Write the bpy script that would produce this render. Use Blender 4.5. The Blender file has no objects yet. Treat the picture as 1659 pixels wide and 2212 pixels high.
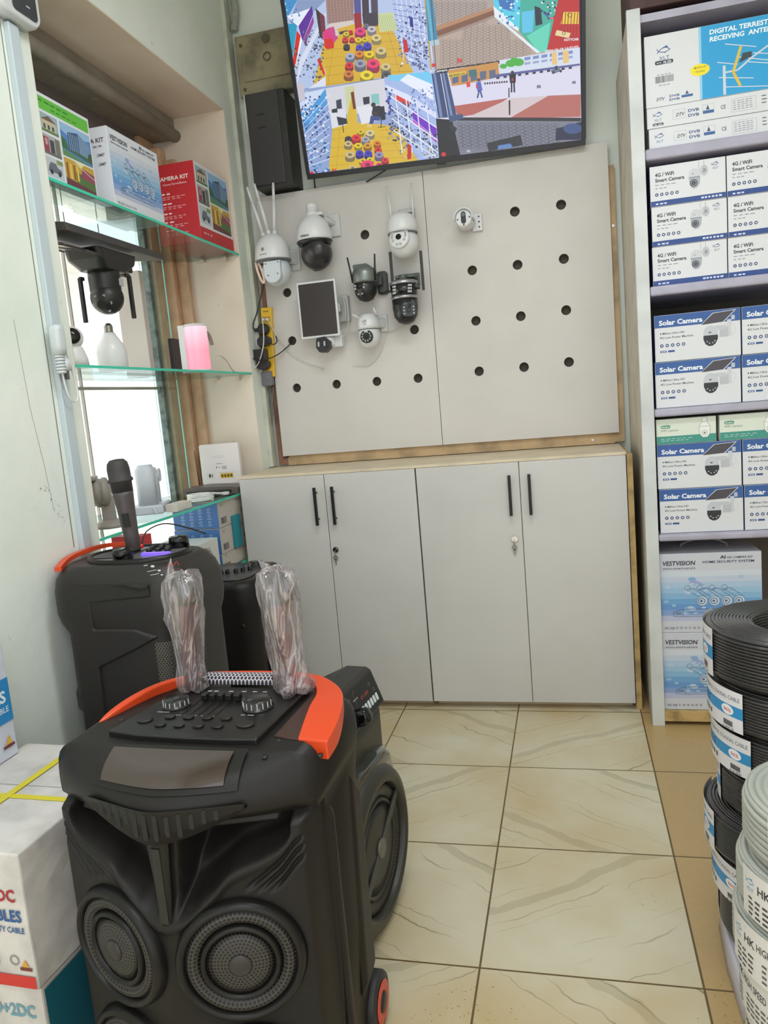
import bpy, math, random
from mathutils import Vector, Matrix
random.seed(7)
sin, cos, pi = math.sin, math.cos, math.pi
sc = bpy.context.scene
# ---------------------------------------------------------------- camera
FW, FH, FPX = 1659, 2212, 1645.3
CAM = Vector((0.2695, -1.6249, 1.3482))
YAW, PITCH, ROLL = 0.2455, 0.1419, -0.0866
_d = Vector((-sin(YAW)*cos(PITCH), cos(YAW)*cos(PITCH), -sin(PITCH)))
_r = Vector((cos(YAW), sin(YAW), 0)); _u = _r.cross(_d)
CR = _r*cos(ROLL) + _u*sin(ROLL); CU = -_r*sin(ROLL) + _u*cos(ROLL)
cam = bpy.data.cameras.new('camera'); camo = bpy.data.objects.new('camera', cam)
sc.collection.objects.link(camo); sc.camera = camo
camo.matrix_world = Matrix(((CR.x, CU.x, -_d.x, CAM.x), (CR.y, CU.y, -_d.y, CAM.y), (CR.z, CU.z, -_d.z, CAM.z), (0, 0, 0, 1)))
cam.sensor_fit = 'HORIZONTAL'; cam.sensor_width = 36; cam.lens = 36*FPX/FW
cam.clip_start = .02; cam.clip_end = 200
# ---------------------------------------------------------------- light
sc.view_settings.view_transform = 'Standard'; sc.view_settings.look = 'None'
sc.view_settings.gamma = 1; sc.view_settings.use_curve_mapping = False
sc.view_settings.exposure = 0.0
w = bpy.data.worlds.new('World'); sc.world = w; w.use_nodes = True
w.node_tree.nodes['Background'].inputs[0].default_value = (.93, .97, 1, 1)
w.node_tree.nodes['Background'].inputs[1].default_value = 1.8
def area(name, loc, rot, sx, sy, power, col):
    L = bpy.data.lights.new(name, 'AREA'); L.shape = 'RECTANGLE'; L.size = sx; L.size_y = sy; L.energy = power; L.color = col
    o = bpy.data.objects.new(name, L); o.location = loc; o.rotation_euler = rot; sc.collection.objects.link(o); return o
area('ceiling_tube_light', (.2, -.1, 3.05), (0, 0, 0), 1.3, .25, 24, (.94, 1, 1.04))
area('ceiling_tube_light', (.2, -1.9, 3.05), (0, 0, 0), 1.3, .25, 20, (.94, 1, 1.04))
area('shop_front_daylight', (.6, -3.4, 1.7), (math.radians(-90), 0, 0), 3.0, 2.6, 10, (1, .99, 1.0))
sl = bpy.data.lights.new('street_sun', 'SUN'); sl.energy = 9; sl.angle = .02; sl.color = (1, .96, .9)
slo = bpy.data.objects.new('street_sun', sl); sc.collection.objects.link(slo)
slo.rotation_euler = Vector((-.35, .3, -1)).to_track_quat('-Z', 'Y').to_euler(); slo.location = (-3, 0, 6)
sc.cycles.max_bounces = 8; sc.cycles.transparent_max_bounces = 24; sc.cycles.caustics_reflective = False; sc.cycles.caustics_refractive = False
sc.cycles.sample_clamp_indirect = 4
# ---------------------------------------------------------------- helpers
def at(px, py, ax, c):
    """point of the room seen at a photo pixel, on the plane x|y|z = c"""
    v = _d + CR*((px-FW/2)/FPX) + CU*((FH/2-py)/FPX)
    k = 'xyz'.index(ax); return CAM + v*((c-CAM[k])/v[k])
def lin(c):
    c = c/255.0; return c/12.92 if c <= .04045 else ((c+.055)/1.055)**2.4
def rgb(c): return (lin(c[0]), lin(c[1]), lin(c[2]), 1)
_M = {}
def mat(name, c, rough=.5, metal=0, noise=0, nscale=8, bump=0, bscale=200, spec=.5, emit=0, alpha=1, trans=0, coat=0):
    if name in _M: return _M[name]
    m = bpy.data.materials.new(name); m.use_nodes = True; nt = m.node_tree; b = nt.nodes['Principled BSDF']
    b.inputs['Base Color'].default_value = rgb(c); b.inputs['Roughness'].default_value = rough; b.inputs['Metallic'].default_value = metal
    b.inputs['Specular IOR Level'].default_value = spec; b.inputs['Coat Weight'].default_value = coat; b.inputs['Coat Roughness'].default_value = .08
    if emit: b.inputs['Emission Color'].default_value = rgb(c); b.inputs['Emission Strength'].default_value = emit
    if alpha < 1: b.inputs['Alpha'].default_value = alpha
    if trans: b.inputs['Transmission Weight'].default_value = trans
    tc = nt.nodes.new('ShaderNodeTexCoord')
    if noise:
        n = nt.nodes.new('ShaderNodeTexNoise'); n.inputs['Scale'].default_value = nscale; n.inputs['Detail'].default_value = 6
        mx = nt.nodes.new('ShaderNodeMix'); mx.data_type = 'RGBA'; mx.inputs[6].default_value = rgb(c)
        mx.inputs[7].default_value = rgb([max(0, k*(1-noise)) for k in c])
        rp = nt.nodes.new('ShaderNodeValToRGB'); rp.color_ramp.elements[0].position = .42; rp.color_ramp.elements[1].position = .68
        nt.links.new(tc.outputs['Object'], n.inputs['Vector']); nt.links.new(n.outputs[0], rp.inputs[0])
        nt.links.new(rp.outputs[0], mx.inputs[0]); nt.links.new(mx.outputs[2], b.inputs['Base Color'])
    if bump:
        n2 = nt.nodes.new('ShaderNodeTexNoise'); n2.inputs['Scale'].default_value = bscale; n2.inputs['Detail'].default_value = 3
        bp = nt.nodes.new('ShaderNodeBump'); bp.inputs['Strength'].default_value = bump; bp.inputs['Distance'].default_value = .002
        nt.links.new(tc.outputs['Object'], n2.inputs['Vector']); nt.links.new(n2.outputs[0], bp.inputs['Height']); nt.links.new(bp.outputs[0], b.inputs['Normal'])
    _M[name] = m; return m
def nodes_of(name):
    m = bpy.data.materials.new(name); m.use_nodes = True; _M[name] = m
    return m, m.node_tree, m.node_tree.nodes['Principled BSDF']
def math_node(nt, op, a, b=None, c=None):
    n = nt.nodes.new('ShaderNodeMath'); n.operation = op
    for i, v in enumerate((a, b, c)):
        if v is None: continue
        if isinstance(v, (int, float)): n.inputs[i].default_value = v
        else: nt.links.new(v, n.inputs[i])
    return n.outputs[0]
def clear_glass(name, tint=(.93, .99, .97), gloss=.06):
    if name in _M: return _M[name]
    m = bpy.data.materials.new(name); m.use_nodes = True; nt = m.node_tree; nt.nodes.clear()
    o = nt.nodes.new('ShaderNodeOutputMaterial'); t = nt.nodes.new('ShaderNodeBsdfTransparent'); g = nt.nodes.new('ShaderNodeBsdfGlossy')
    t.inputs[0].default_value = (*tint, 1); g.inputs['Roughness'].default_value = .02
    f = nt.nodes.new('ShaderNodeFresnel'); f.inputs[0].default_value = 1.35
    mx = nt.nodes.new('ShaderNodeMixShader')
    k = math_node(nt, 'MULTIPLY', f.outputs[0], gloss*10)
    k = math_node(nt, 'MINIMUM', k, .6)
    nt.links.new(k, mx.inputs[0]); nt.links.new(t.outputs[0], mx.inputs[1]); nt.links.new(g.outputs[0], mx.inputs[2]); nt.links.new(mx.outputs[0], o.inputs[0])
    _M[name] = m; return m
def attr_mat(name, emit=0, rough=.45):
    if name in _M: return _M[name]
    m, nt, b = nodes_of(name)
    a = nt.nodes.new('ShaderNodeVertexColor'); a.layer_name = 'Col'
    b.inputs['Roughness'].default_value = rough
    if emit:
        b.inputs['Base Color'].default_value = (.01, .01, .01, 1); b.inputs['Roughness'].default_value = .2
        nt.links.new(a.outputs[0], b.inputs['Emission Color']); b.inputs['Emission Strength'].default_value = emit
    else: nt.links.new(a.outputs[0], b.inputs['Base Color'])
    return m
def holes_mat(name, base, hole, dr, n0=6, rough=.45, cx=0, cy=0, size=.34, rmin=0, rmax=9, metal=0):
    """polar rows of punched holes in the local xy plane of the part"""
    m, nt, b = nodes_of(name)
    tc = nt.nodes.new('ShaderNodeTexCoord'); sp = nt.nodes.new('ShaderNodeSeparateXYZ'); nt.links.new(tc.outputs['Object'], sp.inputs[0])
    x, y = sp.outputs[0], sp.outputs[1]
    r = math_node(nt, 'SQRT', math_node(nt, 'ADD', math_node(nt, 'MULTIPLY', x, x), math_node(nt, 'MULTIPLY', y, y)))
    rr = math_node(nt, 'DIVIDE', r, dr); ri = math_node(nt, 'FLOOR', rr); rf = math_node(nt, 'SUBTRACT', math_node(nt, 'FRACT', rr), .5)
    N = math_node(nt, 'MULTIPLY', ri, n0)
    a = math_node(nt, 'DIVIDE', math_node(nt, 'ARCTAN2', y, x), 2*pi)
    af = math_node(nt, 'SUBTRACT', math_node(nt, 'FRACT', math_node(nt, 'MULTIPLY', math_node(nt, 'ADD', a, 1), N)), .5)
    k = math_node(nt, 'DIVIDE', 6.283, n0)
    af = math_node(nt, 'MULTIPLY', af, k)
    d2 = math_node(nt, 'ADD', math_node(nt, 'MULTIPLY', af, af), math_node(nt, 'MULTIPLY', rf, rf))
    h = math_node(nt, 'LESS_THAN', d2, size*size)
    h = math_node(nt, 'MULTIPLY', h, math_node(nt, 'GREATER_THAN', r, rmin)); h = math_node(nt, 'MULTIPLY', h, math_node(nt, 'LESS_THAN', r, rmax))
    mx = nt.nodes.new('ShaderNodeMix'); mx.data_type = 'RGBA'; mx.inputs[6].default_value = rgb(base); mx.inputs[7].default_value = rgb(hole)
    nt.links.new(h, mx.inputs[0]); nt.links.new(mx.outputs[2], b.inputs['Base Color']); b.inputs['Roughness'].default_value = rough; b.inputs['Metallic'].default_value = metal
    bp = nt.nodes.new('ShaderNodeBump'); bp.inputs['Strength'].default_value = .8; bp.inputs['Distance'].default_value = .001; bp.invert = True
    nt.links.new(h, bp.inputs['Height']); nt.links.new(bp.outputs[0], b.inputs['Normal'])
    return m
def mesh_mat(name, base, hole, s, rough=.4, metal=0, ax='XZ', size=.33):
    """staggered punched metal mesh, s = pitch in metres, on two object axes"""
    m, nt, b = nodes_of(name)
    tc = nt.nodes.new('ShaderNodeTexCoord'); sp = nt.nodes.new('ShaderNodeSeparateXYZ'); nt.links.new(tc.outputs['Object'], sp.inputs[0])
    x = math_node(nt, 'DIVIDE', sp.outputs['XYZ'.index(ax[0])] if ax[0] != 'S' else math_node(nt, 'ADD', sp.outputs[0], sp.outputs[1]), s); y = math_node(nt, 'DIVIDE', sp.outputs['XYZ'.index(ax[1])], s*.6)
    row = math_node(nt, 'FLOOR', y); sh = math_node(nt, 'MULTIPLY', math_node(nt, 'MODULO', row, 2), .5)
    xf = math_node(nt, 'SUBTRACT', math_node(nt, 'FRACT', math_node(nt, 'ADD', math_node(nt, 'ADD', x, sh), 100)), .5)
    yf = math_node(nt, 'MULTIPLY', math_node(nt, 'SUBTRACT', math_node(nt, 'FRACT', y), .5), .6)
    d2 = math_node(nt, 'ADD', math_node(nt, 'MULTIPLY', xf, xf), math_node(nt, 'MULTIPLY', math_node(nt, 'MULTIPLY', yf, yf), 1.6))
    h = math_node(nt, 'LESS_THAN', d2, size*size)
    mx = nt.nodes.new('ShaderNodeMix'); mx.data_type = 'RGBA'; mx.inputs[6].default_value = rgb(base); mx.inputs[7].default_value = rgb(hole)
    nt.links.new(h, mx.inputs[0]); nt.links.new(mx.outputs[2], b.inputs['Base Color']); b.inputs['Roughness'].default_value = rough; b.inputs['Metallic'].default_value = metal
    return m
def finish(o, label=None, cat=None, group=None, kind=None):
    if label: o['label'] = label
    if cat: o['category'] = cat
    if group: o['group'] = group
    if kind: o['kind'] = kind
    return o
def empty(name, loc=(0, 0, 0), rz=0, label=None, cat=None, group=None, rot=None):
    o = bpy.data.objects.new(name, None); sc.collection.objects.link(o); o.location = loc
    o.rotation_euler = rot if rot is not None else (0, 0, rz); o.empty_display_size = .05
    return finish(o, label, cat, group)
def copy_tree(o, parent=None):
    c = o.copy(); sc.collection.objects.link(c); c.parent = parent
    for ch in [q for q in list(sc.collection.objects) if q.parent == o]: copy_tree(ch, c)
    return c
class MB:
    def __init__(s): s.v = []; s.f = []; s.mi = []; s.sm = []; s.M = Matrix(); s.m = 0; s.smooth = False
    def add(s, vs, fs, smooth=None):
        b = len(s.v); s.v += [s.M @ Vector(p) for p in vs]
        for f in fs: s.f.append([b+i for i in f]); s.mi.append(s.m); s.sm.append(s.smooth if smooth is None else smooth)
        return s
    def box(s, x0, x1, y0, y1, z0, z1):
        return s.add([(x, y, z) for x in (x0, x1) for y in (y0, y1) for z in (z0, z1)],
                     [(0, 1, 3, 2), (4, 6, 7, 5), (0, 4, 5, 1), (2, 3, 7, 6), (0, 2, 6, 4), (1, 5, 7, 3)], False)
    def loft(s, rings, cap=True, closed=True, smooth=True):
        n = len(rings[0]); vs = [p for r in rings for p in r]; fs = []
        for i in range(len(rings)-1):
            for j in range(n if closed else n-1):
                k = (j+1) % n; fs.append((i*n+j, i*n+k, (i+1)*n+k, (i+1)*n+j))
        b0 = len(s.v); s.add(vs, fs, smooth)
        if cap:
            for base, rev in ((0, True), ((len(rings)-1)*n, False)):
                f = [b0+base+i for i in range(n)]; s.f.append(f[::-1] if rev else f); s.mi.append(s.m); s.sm.append(False)
        return s
    def lathe(s, prof, c=(0, 0, 0), ax='z', n=32, cap=True, smooth=True):
        rings = []
        for r, h in prof:
            ring = []
            for k in range(n):
                a = 2*pi*k/n; p, q = r*cos(a), r*sin(a)
                ring.append({'z': (c[0]+p, c[1]+q, c[2]+h), 'y': (c[0]+q, c[1]+h, c[2]+p), 'x': (c[0]+h, c[1]+p, c[2]+q)}[ax])
            rings.append(ring)
        return s.loft(rings, cap, True, smooth)
    def cyl(s, c, r, h, ax='z', n=24): return s.lathe([(r, 0), (r, h)], c, ax, n)
    def tube(s, pts, r, n=10, cap=True):
        P = [Vector(p) for p in pts]; rings = []; up = Vector((.13, .21, .97)).normalized()
        for i, p in enumerate(P):
            t = (P[min(i+1, len(P)-1)]-P[max(i-1, 0)]).normalized()
            if abs(t.dot(up)) > .95: up = Vector((1, .1, 0)).normalized()
            a = t.cross(up).normalized(); b = t.cross(a).normalized(); up = -b if b.dot(up) < 0 else b
            b = up; a = t.cross(b).normalized()
            rr = r[i] if isinstance(r, (list, tuple)) else r
            rings.append([p + a*rr*cos(2*pi*k/n) + b*rr*sin(2*pi*k/n) for k in range(n)])
        return s.loft(rings, cap)
    def prism(s, poly, h0, h1, ax='z', smooth=False):
        def P(a, b, h): return {'z': (a, b, h), 'y': (a, h, b), 'x': (h, a, b)}[ax]
        return s.loft([[P(a, b, h0) for a, b in poly], [P(a, b, h1) for a, b in poly]], True, True, smooth)
    def ball(s, c, r, n=24, sc_=(1, 1, 1)):
        rings = []
        for i in range(1, n//2):
            t = pi*i/(n//2); rings.append([(c[0]+sc_[0]*r*sin(t)*cos(2*pi*k/n), c[1]+sc_[1]*r*sin(t)*sin(2*pi*k/n), c[2]-sc_[2]*r*cos(t)) for k in range(n)])
        return s.loft(rings)
    def build(s, name, mats, parent=None, bevel=0, seg=2, label=None, cat=None, group=None, kind=None, loc=None, rot=None, subsurf=0):
        me = bpy.data.meshes.new(name); me.from_pydata([tuple(p) for p in s.v], [], s.f); me.validate()
        for m in (mats if isinstance(mats, (list, tuple)) else [mats]): me.materials.append(m)
        if len(me.polygons) == len(s.f):
            me.polygons.foreach_set('material_index', s.mi); me.polygons.foreach_set('use_smooth', s.sm)
        import bmesh
        bm = bmesh.new(); bm.from_mesh(me); bmesh.ops.recalc_face_normals(bm, faces=bm.faces); bm.to_mesh(me); bm.free()
        o = bpy.data.objects.new(name, me); sc.collection.objects.link(o)
        if parent: o.parent = parent
        if loc is not None: o.location = loc
        if rot is not None: o.rotation_euler = rot
        if bevel:
            b = o.modifiers.new('Bevel', 'BEVEL'); b.width = bevel; b.segments = seg; b.limit_method = 'ANGLE'; b.angle_limit = .6; b.harden_normals = False
        if subsurf:
            b = o.modifiers.new('Sub', 'SUBSURF'); b.levels = subsurf; b.render_levels = subsurf
        return finish(o, label, cat, group, kind)
def smooth_path(pts, n=6):
    P = [Vector(p) for p in pts]; out = []
    for i in range(len(P)-1):
        p0, p1, p2, p3 = P[max(i-1, 0)], P[i], P[i+1], P[min(i+2, len(P)-1)]
        for k in range(n):
            t = k/n; out.append(.5*((2*p1)+(p2-p0)*t+(2*p0-5*p1+4*p2-p3)*t*t+(3*p1-p0-3*p2+p3)*t**3))
    return out+[P[-1]]
def rrect(w, d, r, n=6, cx=0, cy=0):
    out = []
    for sx, sy, a0 in ((1, 1, 0), (-1, 1, pi/2), (-1, -1, pi), (1, -1, 1.5*pi)):
        for k in range(n+1):
            a = a0+pi/2*k/n; out.append((cx+sx*(w/2-r)+r*cos(a), cy+sy*(d/2-r)+r*sin(a)))
    return out
def circ(cx, cy, r, n=20, ry=None, a0=0): return [(cx+r*cos(a0+2*pi*k/n), cy+(ry or r)*sin(a0+2*pi*k/n)) for k in range(n)]
_T = {}
def text_geo(s, bold=0, res=2):
    key = (s, bold, res)
    if key not in _T:
        cu = bpy.data.curves.new('t', 'FONT'); cu.body = s; cu.size = 1; cu.resolution_u = res; cu.offset = bold; cu.fill_mode = 'FRONT'
        o = bpy.data.objects.new('t', cu); me = o.to_mesh()
        vs = [(v.co.x, v.co.y) for v in me.vertices]; fs = [tuple(p.vertices) for p in me.polygons]
        w_ = max([v[0] for v in vs], default=0); x0 = min([v[0] for v in vs], default=0)
        o.to_mesh_clear(); bpy.data.objects.remove(o); bpy.data.curves.remove(cu)
        _T[key] = (vs, fs, x0, w_)
    return _T[key]
class Print:
    """flat coloured artwork printed on a face: origin O, axes U and V"""
    def __init__(s, O, U, V, step=.00012):
        s.O = Vector(O); s.U = Vector(U); s.V = Vector(V); s.N = s.U.cross(s.V).normalized(); s.k = 0; s.step = step
        s.v = []; s.f = []; s.c = []; s.map = None
    def raw(s, vs, fs, col):
        s.k += 1; b = len(s.v); h = s.step*(1+s.k*.12)
        for a, q in vs:
            if s.map: s.v.append(s.map(a, q, h))
            else: s.v.append(s.O+s.U*a+s.V*q+s.N*h)
        for f in fs: s.f.append([b+i for i in f]); s.c.append(rgb(col))
        return s
    def poly(s, pts, col): return s.raw(pts, [list(range(len(pts)))], col)
    def rect(s, u0, u1, v0, v1, col): return s.poly([(u0, v0), (u1, v0), (u1, v1), (u0, v1)], col)
    def disc(s, u, v, r, col, ry=None, n=20): return s.poly(circ(u, v, r, n, ry), col)
    def ring(s, u, v, r, w_, col, ry=None, n=20):
        a = circ(u, v, r, n, ry); b = circ(u, v, r-w_, n, (ry-w_) if ry else None)
        return s.raw(a+b, [(i, (i+1) % n, n+(i+1) % n, n+i) for i in range(n)], col)
    def line(s, pts, w_, col, close=False):
        pts = list(pts)+([pts[0]] if close else [])
        for (a, b), (c, d) in zip(pts, pts[1:]):
            L = math.hypot(c-a, d-b) or 1; nx, ny = -(d-b)/L*w_/2, (c-a)/L*w_/2
            s.raw([(a+nx, b+ny), (a-nx, b-ny), (c-nx, d-ny), (c+nx, d+ny)], [(0, 1, 2, 3)], col); s.k -= 1
        s.k += 1; return s
    def text(s, t, u, v, h, col, bold=0, width=None, shear=0, align='l', rot=0):
        vs, fs, x0, x1 = text_geo(t, bold)
        sx = h if width is None else width/max(x1-x0, .01)
        off = {'l': 0, 'c': (x1-x0)*sx/2, 'r': (x1-x0)*sx}[align]
        P = [((a-x0)*sx+shear*b*h-off, b*h) for a, b in vs]
        if rot: P = [(a*cos(rot)-b*sin(rot), a*sin(rot)+b*cos(rot)) for a, b in P]
        return s.raw([(u+a, v+b) for a, b in P], fs, col)
    def fuzz(s, u0, u1, v, h, col, words=6):
        """a line of print too small to read"""
        n = max(2, words); x = u0; W_ = (u1-u0)/n
        for i in range(n):
            ww = W_*random.uniform(.55, .85); s.rect(x, x+ww, v, v+h, col); s.k -= 1; x += W_
        s.k += 1; return s
    def build(s, name, parent=None, m=None, label=None):
        me = bpy.data.meshes.new(name); me.from_pydata([tuple(p) for p in s.v], [], s.f)
        at_ = me.color_attributes.new('Col', 'FLOAT_COLOR', 'CORNER'); i = 0; buf = []
        for f, c in zip(s.f, s.c): buf += list(c)*len(f)
        at_.data.foreach_set('color', buf)
        me.materials.append(m or attr_mat('printed_ink'))
        o = bpy.data.objects.new(name, me); sc.collection.objects.link(o)
        if parent: o.parent = parent
        if label: o['label'] = label
        return o
PLASTIC = mat('dark_plastic', (60, 55, 53), .42, bump=.15, bscale=900)
BLACK = mat('black_plastic', (30, 29, 29), .4)
GLOSSBLACK = mat('gloss_black', (14, 13, 13), .12)
WHITEP = mat('white_plastic', (226, 226, 226), .35)
CHROME = mat('chrome', (200, 200, 200), .15, 1)
DKMETAL = mat('dark_metal', (60, 60, 60), .4, .6)
# ================================================================ the room
XL, YB, ZC = -1.188, 2.0, 3.3
NY0, NY1, NZT, NZB = .468, 1.84, 2.735, .62
def paint(name, c, dirty=.12, seed=0):
    m, nt, b = nodes_of(name)
    tc = nt.nodes.new('ShaderNodeTexCoord')
    def noise(sc_, det, lo, hi):
        n = nt.nodes.new('ShaderNodeTexNoise'); n.inputs['Scale'].default_value = sc_; n.inputs['Detail'].default_value = det
        r = nt.nodes.new('ShaderNodeMapRange'); r.inputs[1].default_value = lo; r.inputs[2].default_value = hi
        nt.links.new(tc.outputs['Object'], n.inputs['Vector']); nt.links.new(n.outputs[0], r.inputs[0]); return r.outputs[0]
    mx = nt.nodes.new('ShaderNodeMix'); mx.data_type = 'RGBA'; mx.inputs[6].default_value = rgb(c)
    mx.inputs[7].default_value = rgb((c[0]*.93, c[1]*(1-dirty), c[2]*(1-dirty*1.4)))
    nt.links.new(noise(2.3+seed, 8, .45, .8), mx.inputs[0])
    m2 = nt.nodes.new('ShaderNodeMix'); m2.data_type = 'RGBA'; m2.inputs[7].default_value = rgb((150, 146, 136))
    nt.links.new(mx.outputs[2], m2.inputs[6]); nt.links.new(math_node(nt, 'MULTIPLY', noise(30, 10, .70, .78), .4), m2.inputs[0])
    nt.links.new(m2.outputs[2], b.inputs['Base Color']); b.inputs['Roughness'].default_value = .55
    n = nt.nodes.new('ShaderNodeTexNoise'); n.inputs['Scale'].default_value = 14; n.inputs['Detail'].default_value = 5
    bp = nt.nodes.new('ShaderNodeBump'); bp.inputs['Strength'].default_value = .35; bp.inputs['Distance'].default_value = .006
    nt.links.new(tc.outputs['Object'], n.inputs['Vector']); nt.links.new(n.outputs[0], bp.inputs['Height']); nt.links.new(bp.outputs[0], b.inputs['Normal'])
    return m
WALL = paint('wall_paint', (237, 241, 234), .05); CREAM = paint('cream_plaster', (232, 218, 202), .07, 1.3)
# floor: 50 cm marbled tiles, plain beige tiles to the right of x = .5
def floor_mat():
    m, nt, b = nodes_of('marble_tiles')
    tc = nt.nodes.new('ShaderNodeTexCoord'); sp = nt.nodes.new('ShaderNodeSeparateXYZ'); nt.links.new(tc.outputs['Object'], sp.inputs[0])
    X, Y = sp.outputs[0], sp.outputs[1]; M_ = lambda *a: math_node(nt, *a)
    fx = M_('FRACT', M_('ADD', M_('DIVIDE', X, .5), 20)); fy = M_('FRACT', M_('ADD', M_('DIVIDE', Y, .5), 20))
    ix = M_('FLOOR', M_('ADD', M_('DIVIDE', X, .5), 20)); iy = M_('FLOOR', M_('ADD', M_('DIVIDE', Y, .5), 20))
    edge = lambda t: M_('LESS_THAN', M_('MINIMUM', t, M_('SUBTRACT', 1, t)), .0052)
    grout = M_('MAXIMUM', edge(fx), edge(fy))
    par = M_('MODULO', M_('ADD', ix, iy), 2); sgn = M_('SUBTRACT', M_('MULTIPLY', par, 2), 1)
    # diagonal veins, direction alternating tile by tile
    nz = nt.nodes.new('ShaderNodeTexNoise'); nz.inputs['Scale'].default_value = 3.2; nz.inputs['Detail'].default_value = 4
    nt.links.new(tc.outputs['Object'], nz.inputs['Vector'])
    wob = M_('MULTIPLY', M_('SUBTRACT', nz.outputs[0], .5), .34)
    seed = M_('FRACT', M_('MULTIPLY', M_('SINE', M_('ADD', M_('MULTIPLY', ix, 12.99), M_('MULTIPLY', iy, 78.2))), 43.7))
    t = M_('ADD', M_('ADD', M_('MULTIPLY', M_('MULTIPLY', fx, sgn), .62), M_('MULTIPLY', fy, .95)), M_('ADD', wob, seed))
    def vein(freq, off, w0, seg):
        u = M_('ABSOLUTE', M_('SUBTRACT', M_('FRACT', M_('ADD', M_('MULTIPLY', t, freq), off)), .5))
        r = nt.nodes.new('ShaderNodeMapRange'); r.inputs[1].default_value = 0; r.inputs[2].default_value = w0; r.inputs[3].default_value = 1; r.inputs[4].default_value = 0
        nt.links.new(u, r.inputs[0])
        n = nt.nodes.new('ShaderNodeTexNoise'); n.inputs['Scale'].default_value = seg; n.inputs['Detail'].default_value = 2
        nt.links.new(tc.outputs['Object'], n.inputs['Vector'])
        r2 = nt.nodes.new('ShaderNodeMapRange'); r2.inputs[1].default_value = .42; r2.inputs[2].default_value = .6; nt.links.new(n.outputs[0], r2.inputs[0])
        return M_('MULTIPLY', r.outputs[0], r2.outputs[0])
    thin = vein(2.1, .0, .016, 3.1); thin2 = vein(3.3, .37, .012, 4.3)
    u = M_('FRACT', M_('ADD', M_('MULTIPLY', t, 1.0), .2)); band = M_('MULTIPLY', M_('LESS_THAN', u, .07), .26)
    vn = M_('MINIMUM', M_('ADD', M_('ADD', M_('MULTIPLY', thin, 1.0), M_('MULTIPLY', thin2, .85)), band), 1)
    n2 = nt.nodes.new('ShaderNodeTexNoise'); n2.inputs['Scale'].default_value = 1.9; n2.inputs['Detail'].default_value = 8
    nt.links.new(tc.outputs['Object'], n2.inputs['Vector'])
    rp = nt.nodes.new('ShaderNodeValToRGB'); e = rp.color_ramp.elements
    e[0].position = .38; e[0].color = rgb((212, 204, 180)); e[1].position = .68; e[1].color = rgb((194, 170, 126))
    nt.links.new(n2.outputs[0], rp.inputs[0])
    mv = nt.nodes.new('ShaderNodeMix'); mv.data_type = 'RGBA'; mv.inputs[7].default_value = rgb((132, 118, 88)); nt.links.new(rp.outputs[0], mv.inputs[6]); nt.links.new(vn, mv.inputs[0])
    n3 = nt.nodes.new('ShaderNodeTexNoise'); n3.inputs['Scale'].default_value = 60; n3.inputs['Detail'].default_value = 6; nt.links.new(tc.outputs['Object'], n3.inputs['Vector'])
    r3 = nt.nodes.new('ShaderNodeValToRGB'); r3.color_ramp.elements[0].color = rgb((190, 162, 114)); r3.color_ramp.elements[1].color = rgb((180, 150, 104)); nt.links.new(n3.outputs[0], r3.inputs[0])
    ms = nt.nodes.new('ShaderNodeMix'); ms.data_type = 'RGBA'; nt.links.new(M_('GREATER_THAN', X, .5), ms.inputs[0]); nt.links.new(mv.outputs[2], ms.inputs[6]); nt.links.new(r3.outputs[0], ms.inputs[7])
    # specks of dirt
    vo = nt.nodes.new('ShaderNodeTexVoronoi'); vo.inputs['Scale'].default_value = 85; nt.links.new(tc.outputs['Object'], vo.inputs['Vector'])
    n4 = nt.nodes.new('ShaderNodeTexNoise'); n4.inputs['Scale'].default_value = 2.6; nt.links.new(tc.outputs['Object'], n4.inputs['Vector'])
    dirt = M_('MULTIPLY', M_('LESS_THAN', vo.outputs['Distance'], .13), M_('GREATER_THAN', n4.outputs[0], .60))
    md = nt.nodes.new('ShaderNodeMix'); md.data_type = 'RGBA'; md.inputs[7].default_value = rgb((92, 82, 66)); nt.links.new(ms.outputs[2], md.inputs[6]); nt.links.new(M_('MULTIPLY', dirt, .8), md.inputs[0])
    mg = nt.nodes.new('ShaderNodeMix'); mg.data_type = 'RGBA'; mg.inputs[7].default_value = rgb((104, 84, 50)); nt.links.new(md.outputs[2], mg.inputs[6]); nt.links.new(grout, mg.inputs[0])
    nt.links.new(mg.outputs[2], b.inputs['Base Color']); b.inputs['Roughness'].default_value = .3; b.inputs['Specular IOR Level'].default_value = .4
    return m
g = MB(); g.box(-1.25, 2.6, -3.4, 2.05, -.06, 0); g.build('floor', floor_mat(), kind='structure')
# left wall with the opening of the display window, thickness .42
WX = XL-.42
g = MB(); g.box(WX, XL, -3.4, NY0, 0, ZC); g.box(WX, XL, NY1, YB+.12, 0, ZC); g.box(WX, XL, NY0, NY1, NZT, ZC); g.box(WX, XL, NY0, NY1, 0, NZB)
wl_ = g.build('wall_left', WALL, kind='structure')
p = Print((XL, 0, 0), (0, 1, 0), (0, 0, 1), .0006); p.line([(.340, 1.0), (.343, 1.4), (.345, 1.9), (.350, 2.4), (.352, 2.9)], .0035, (120, 122, 108)); p.line([(.225, 1.66), (.238, 1.42), (.262, 1.25), (.275, 1.12)], .0012, (150, 150, 138))
random.seed(21)
for i in range(34):
    u = random.random(); a_ = .235+.075*u+random.uniform(-.012, .012); b_ = 1.185-.085*u+.03*math.sin(u*5)+random.uniform(-.012, .012); p.poly([(a_, b_), (a_+random.uniform(.002, .007), b_+.001), (a_+.003, b_+random.uniform(.001, .004))], (62, 60, 54)); p.k -= 1
p.build('paint_scuffs', wl_)
g = MB(); g.box(WX, 2.7, YB, YB+.12, 0, ZC); g.build('wall_back', WALL, kind='structure')
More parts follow.
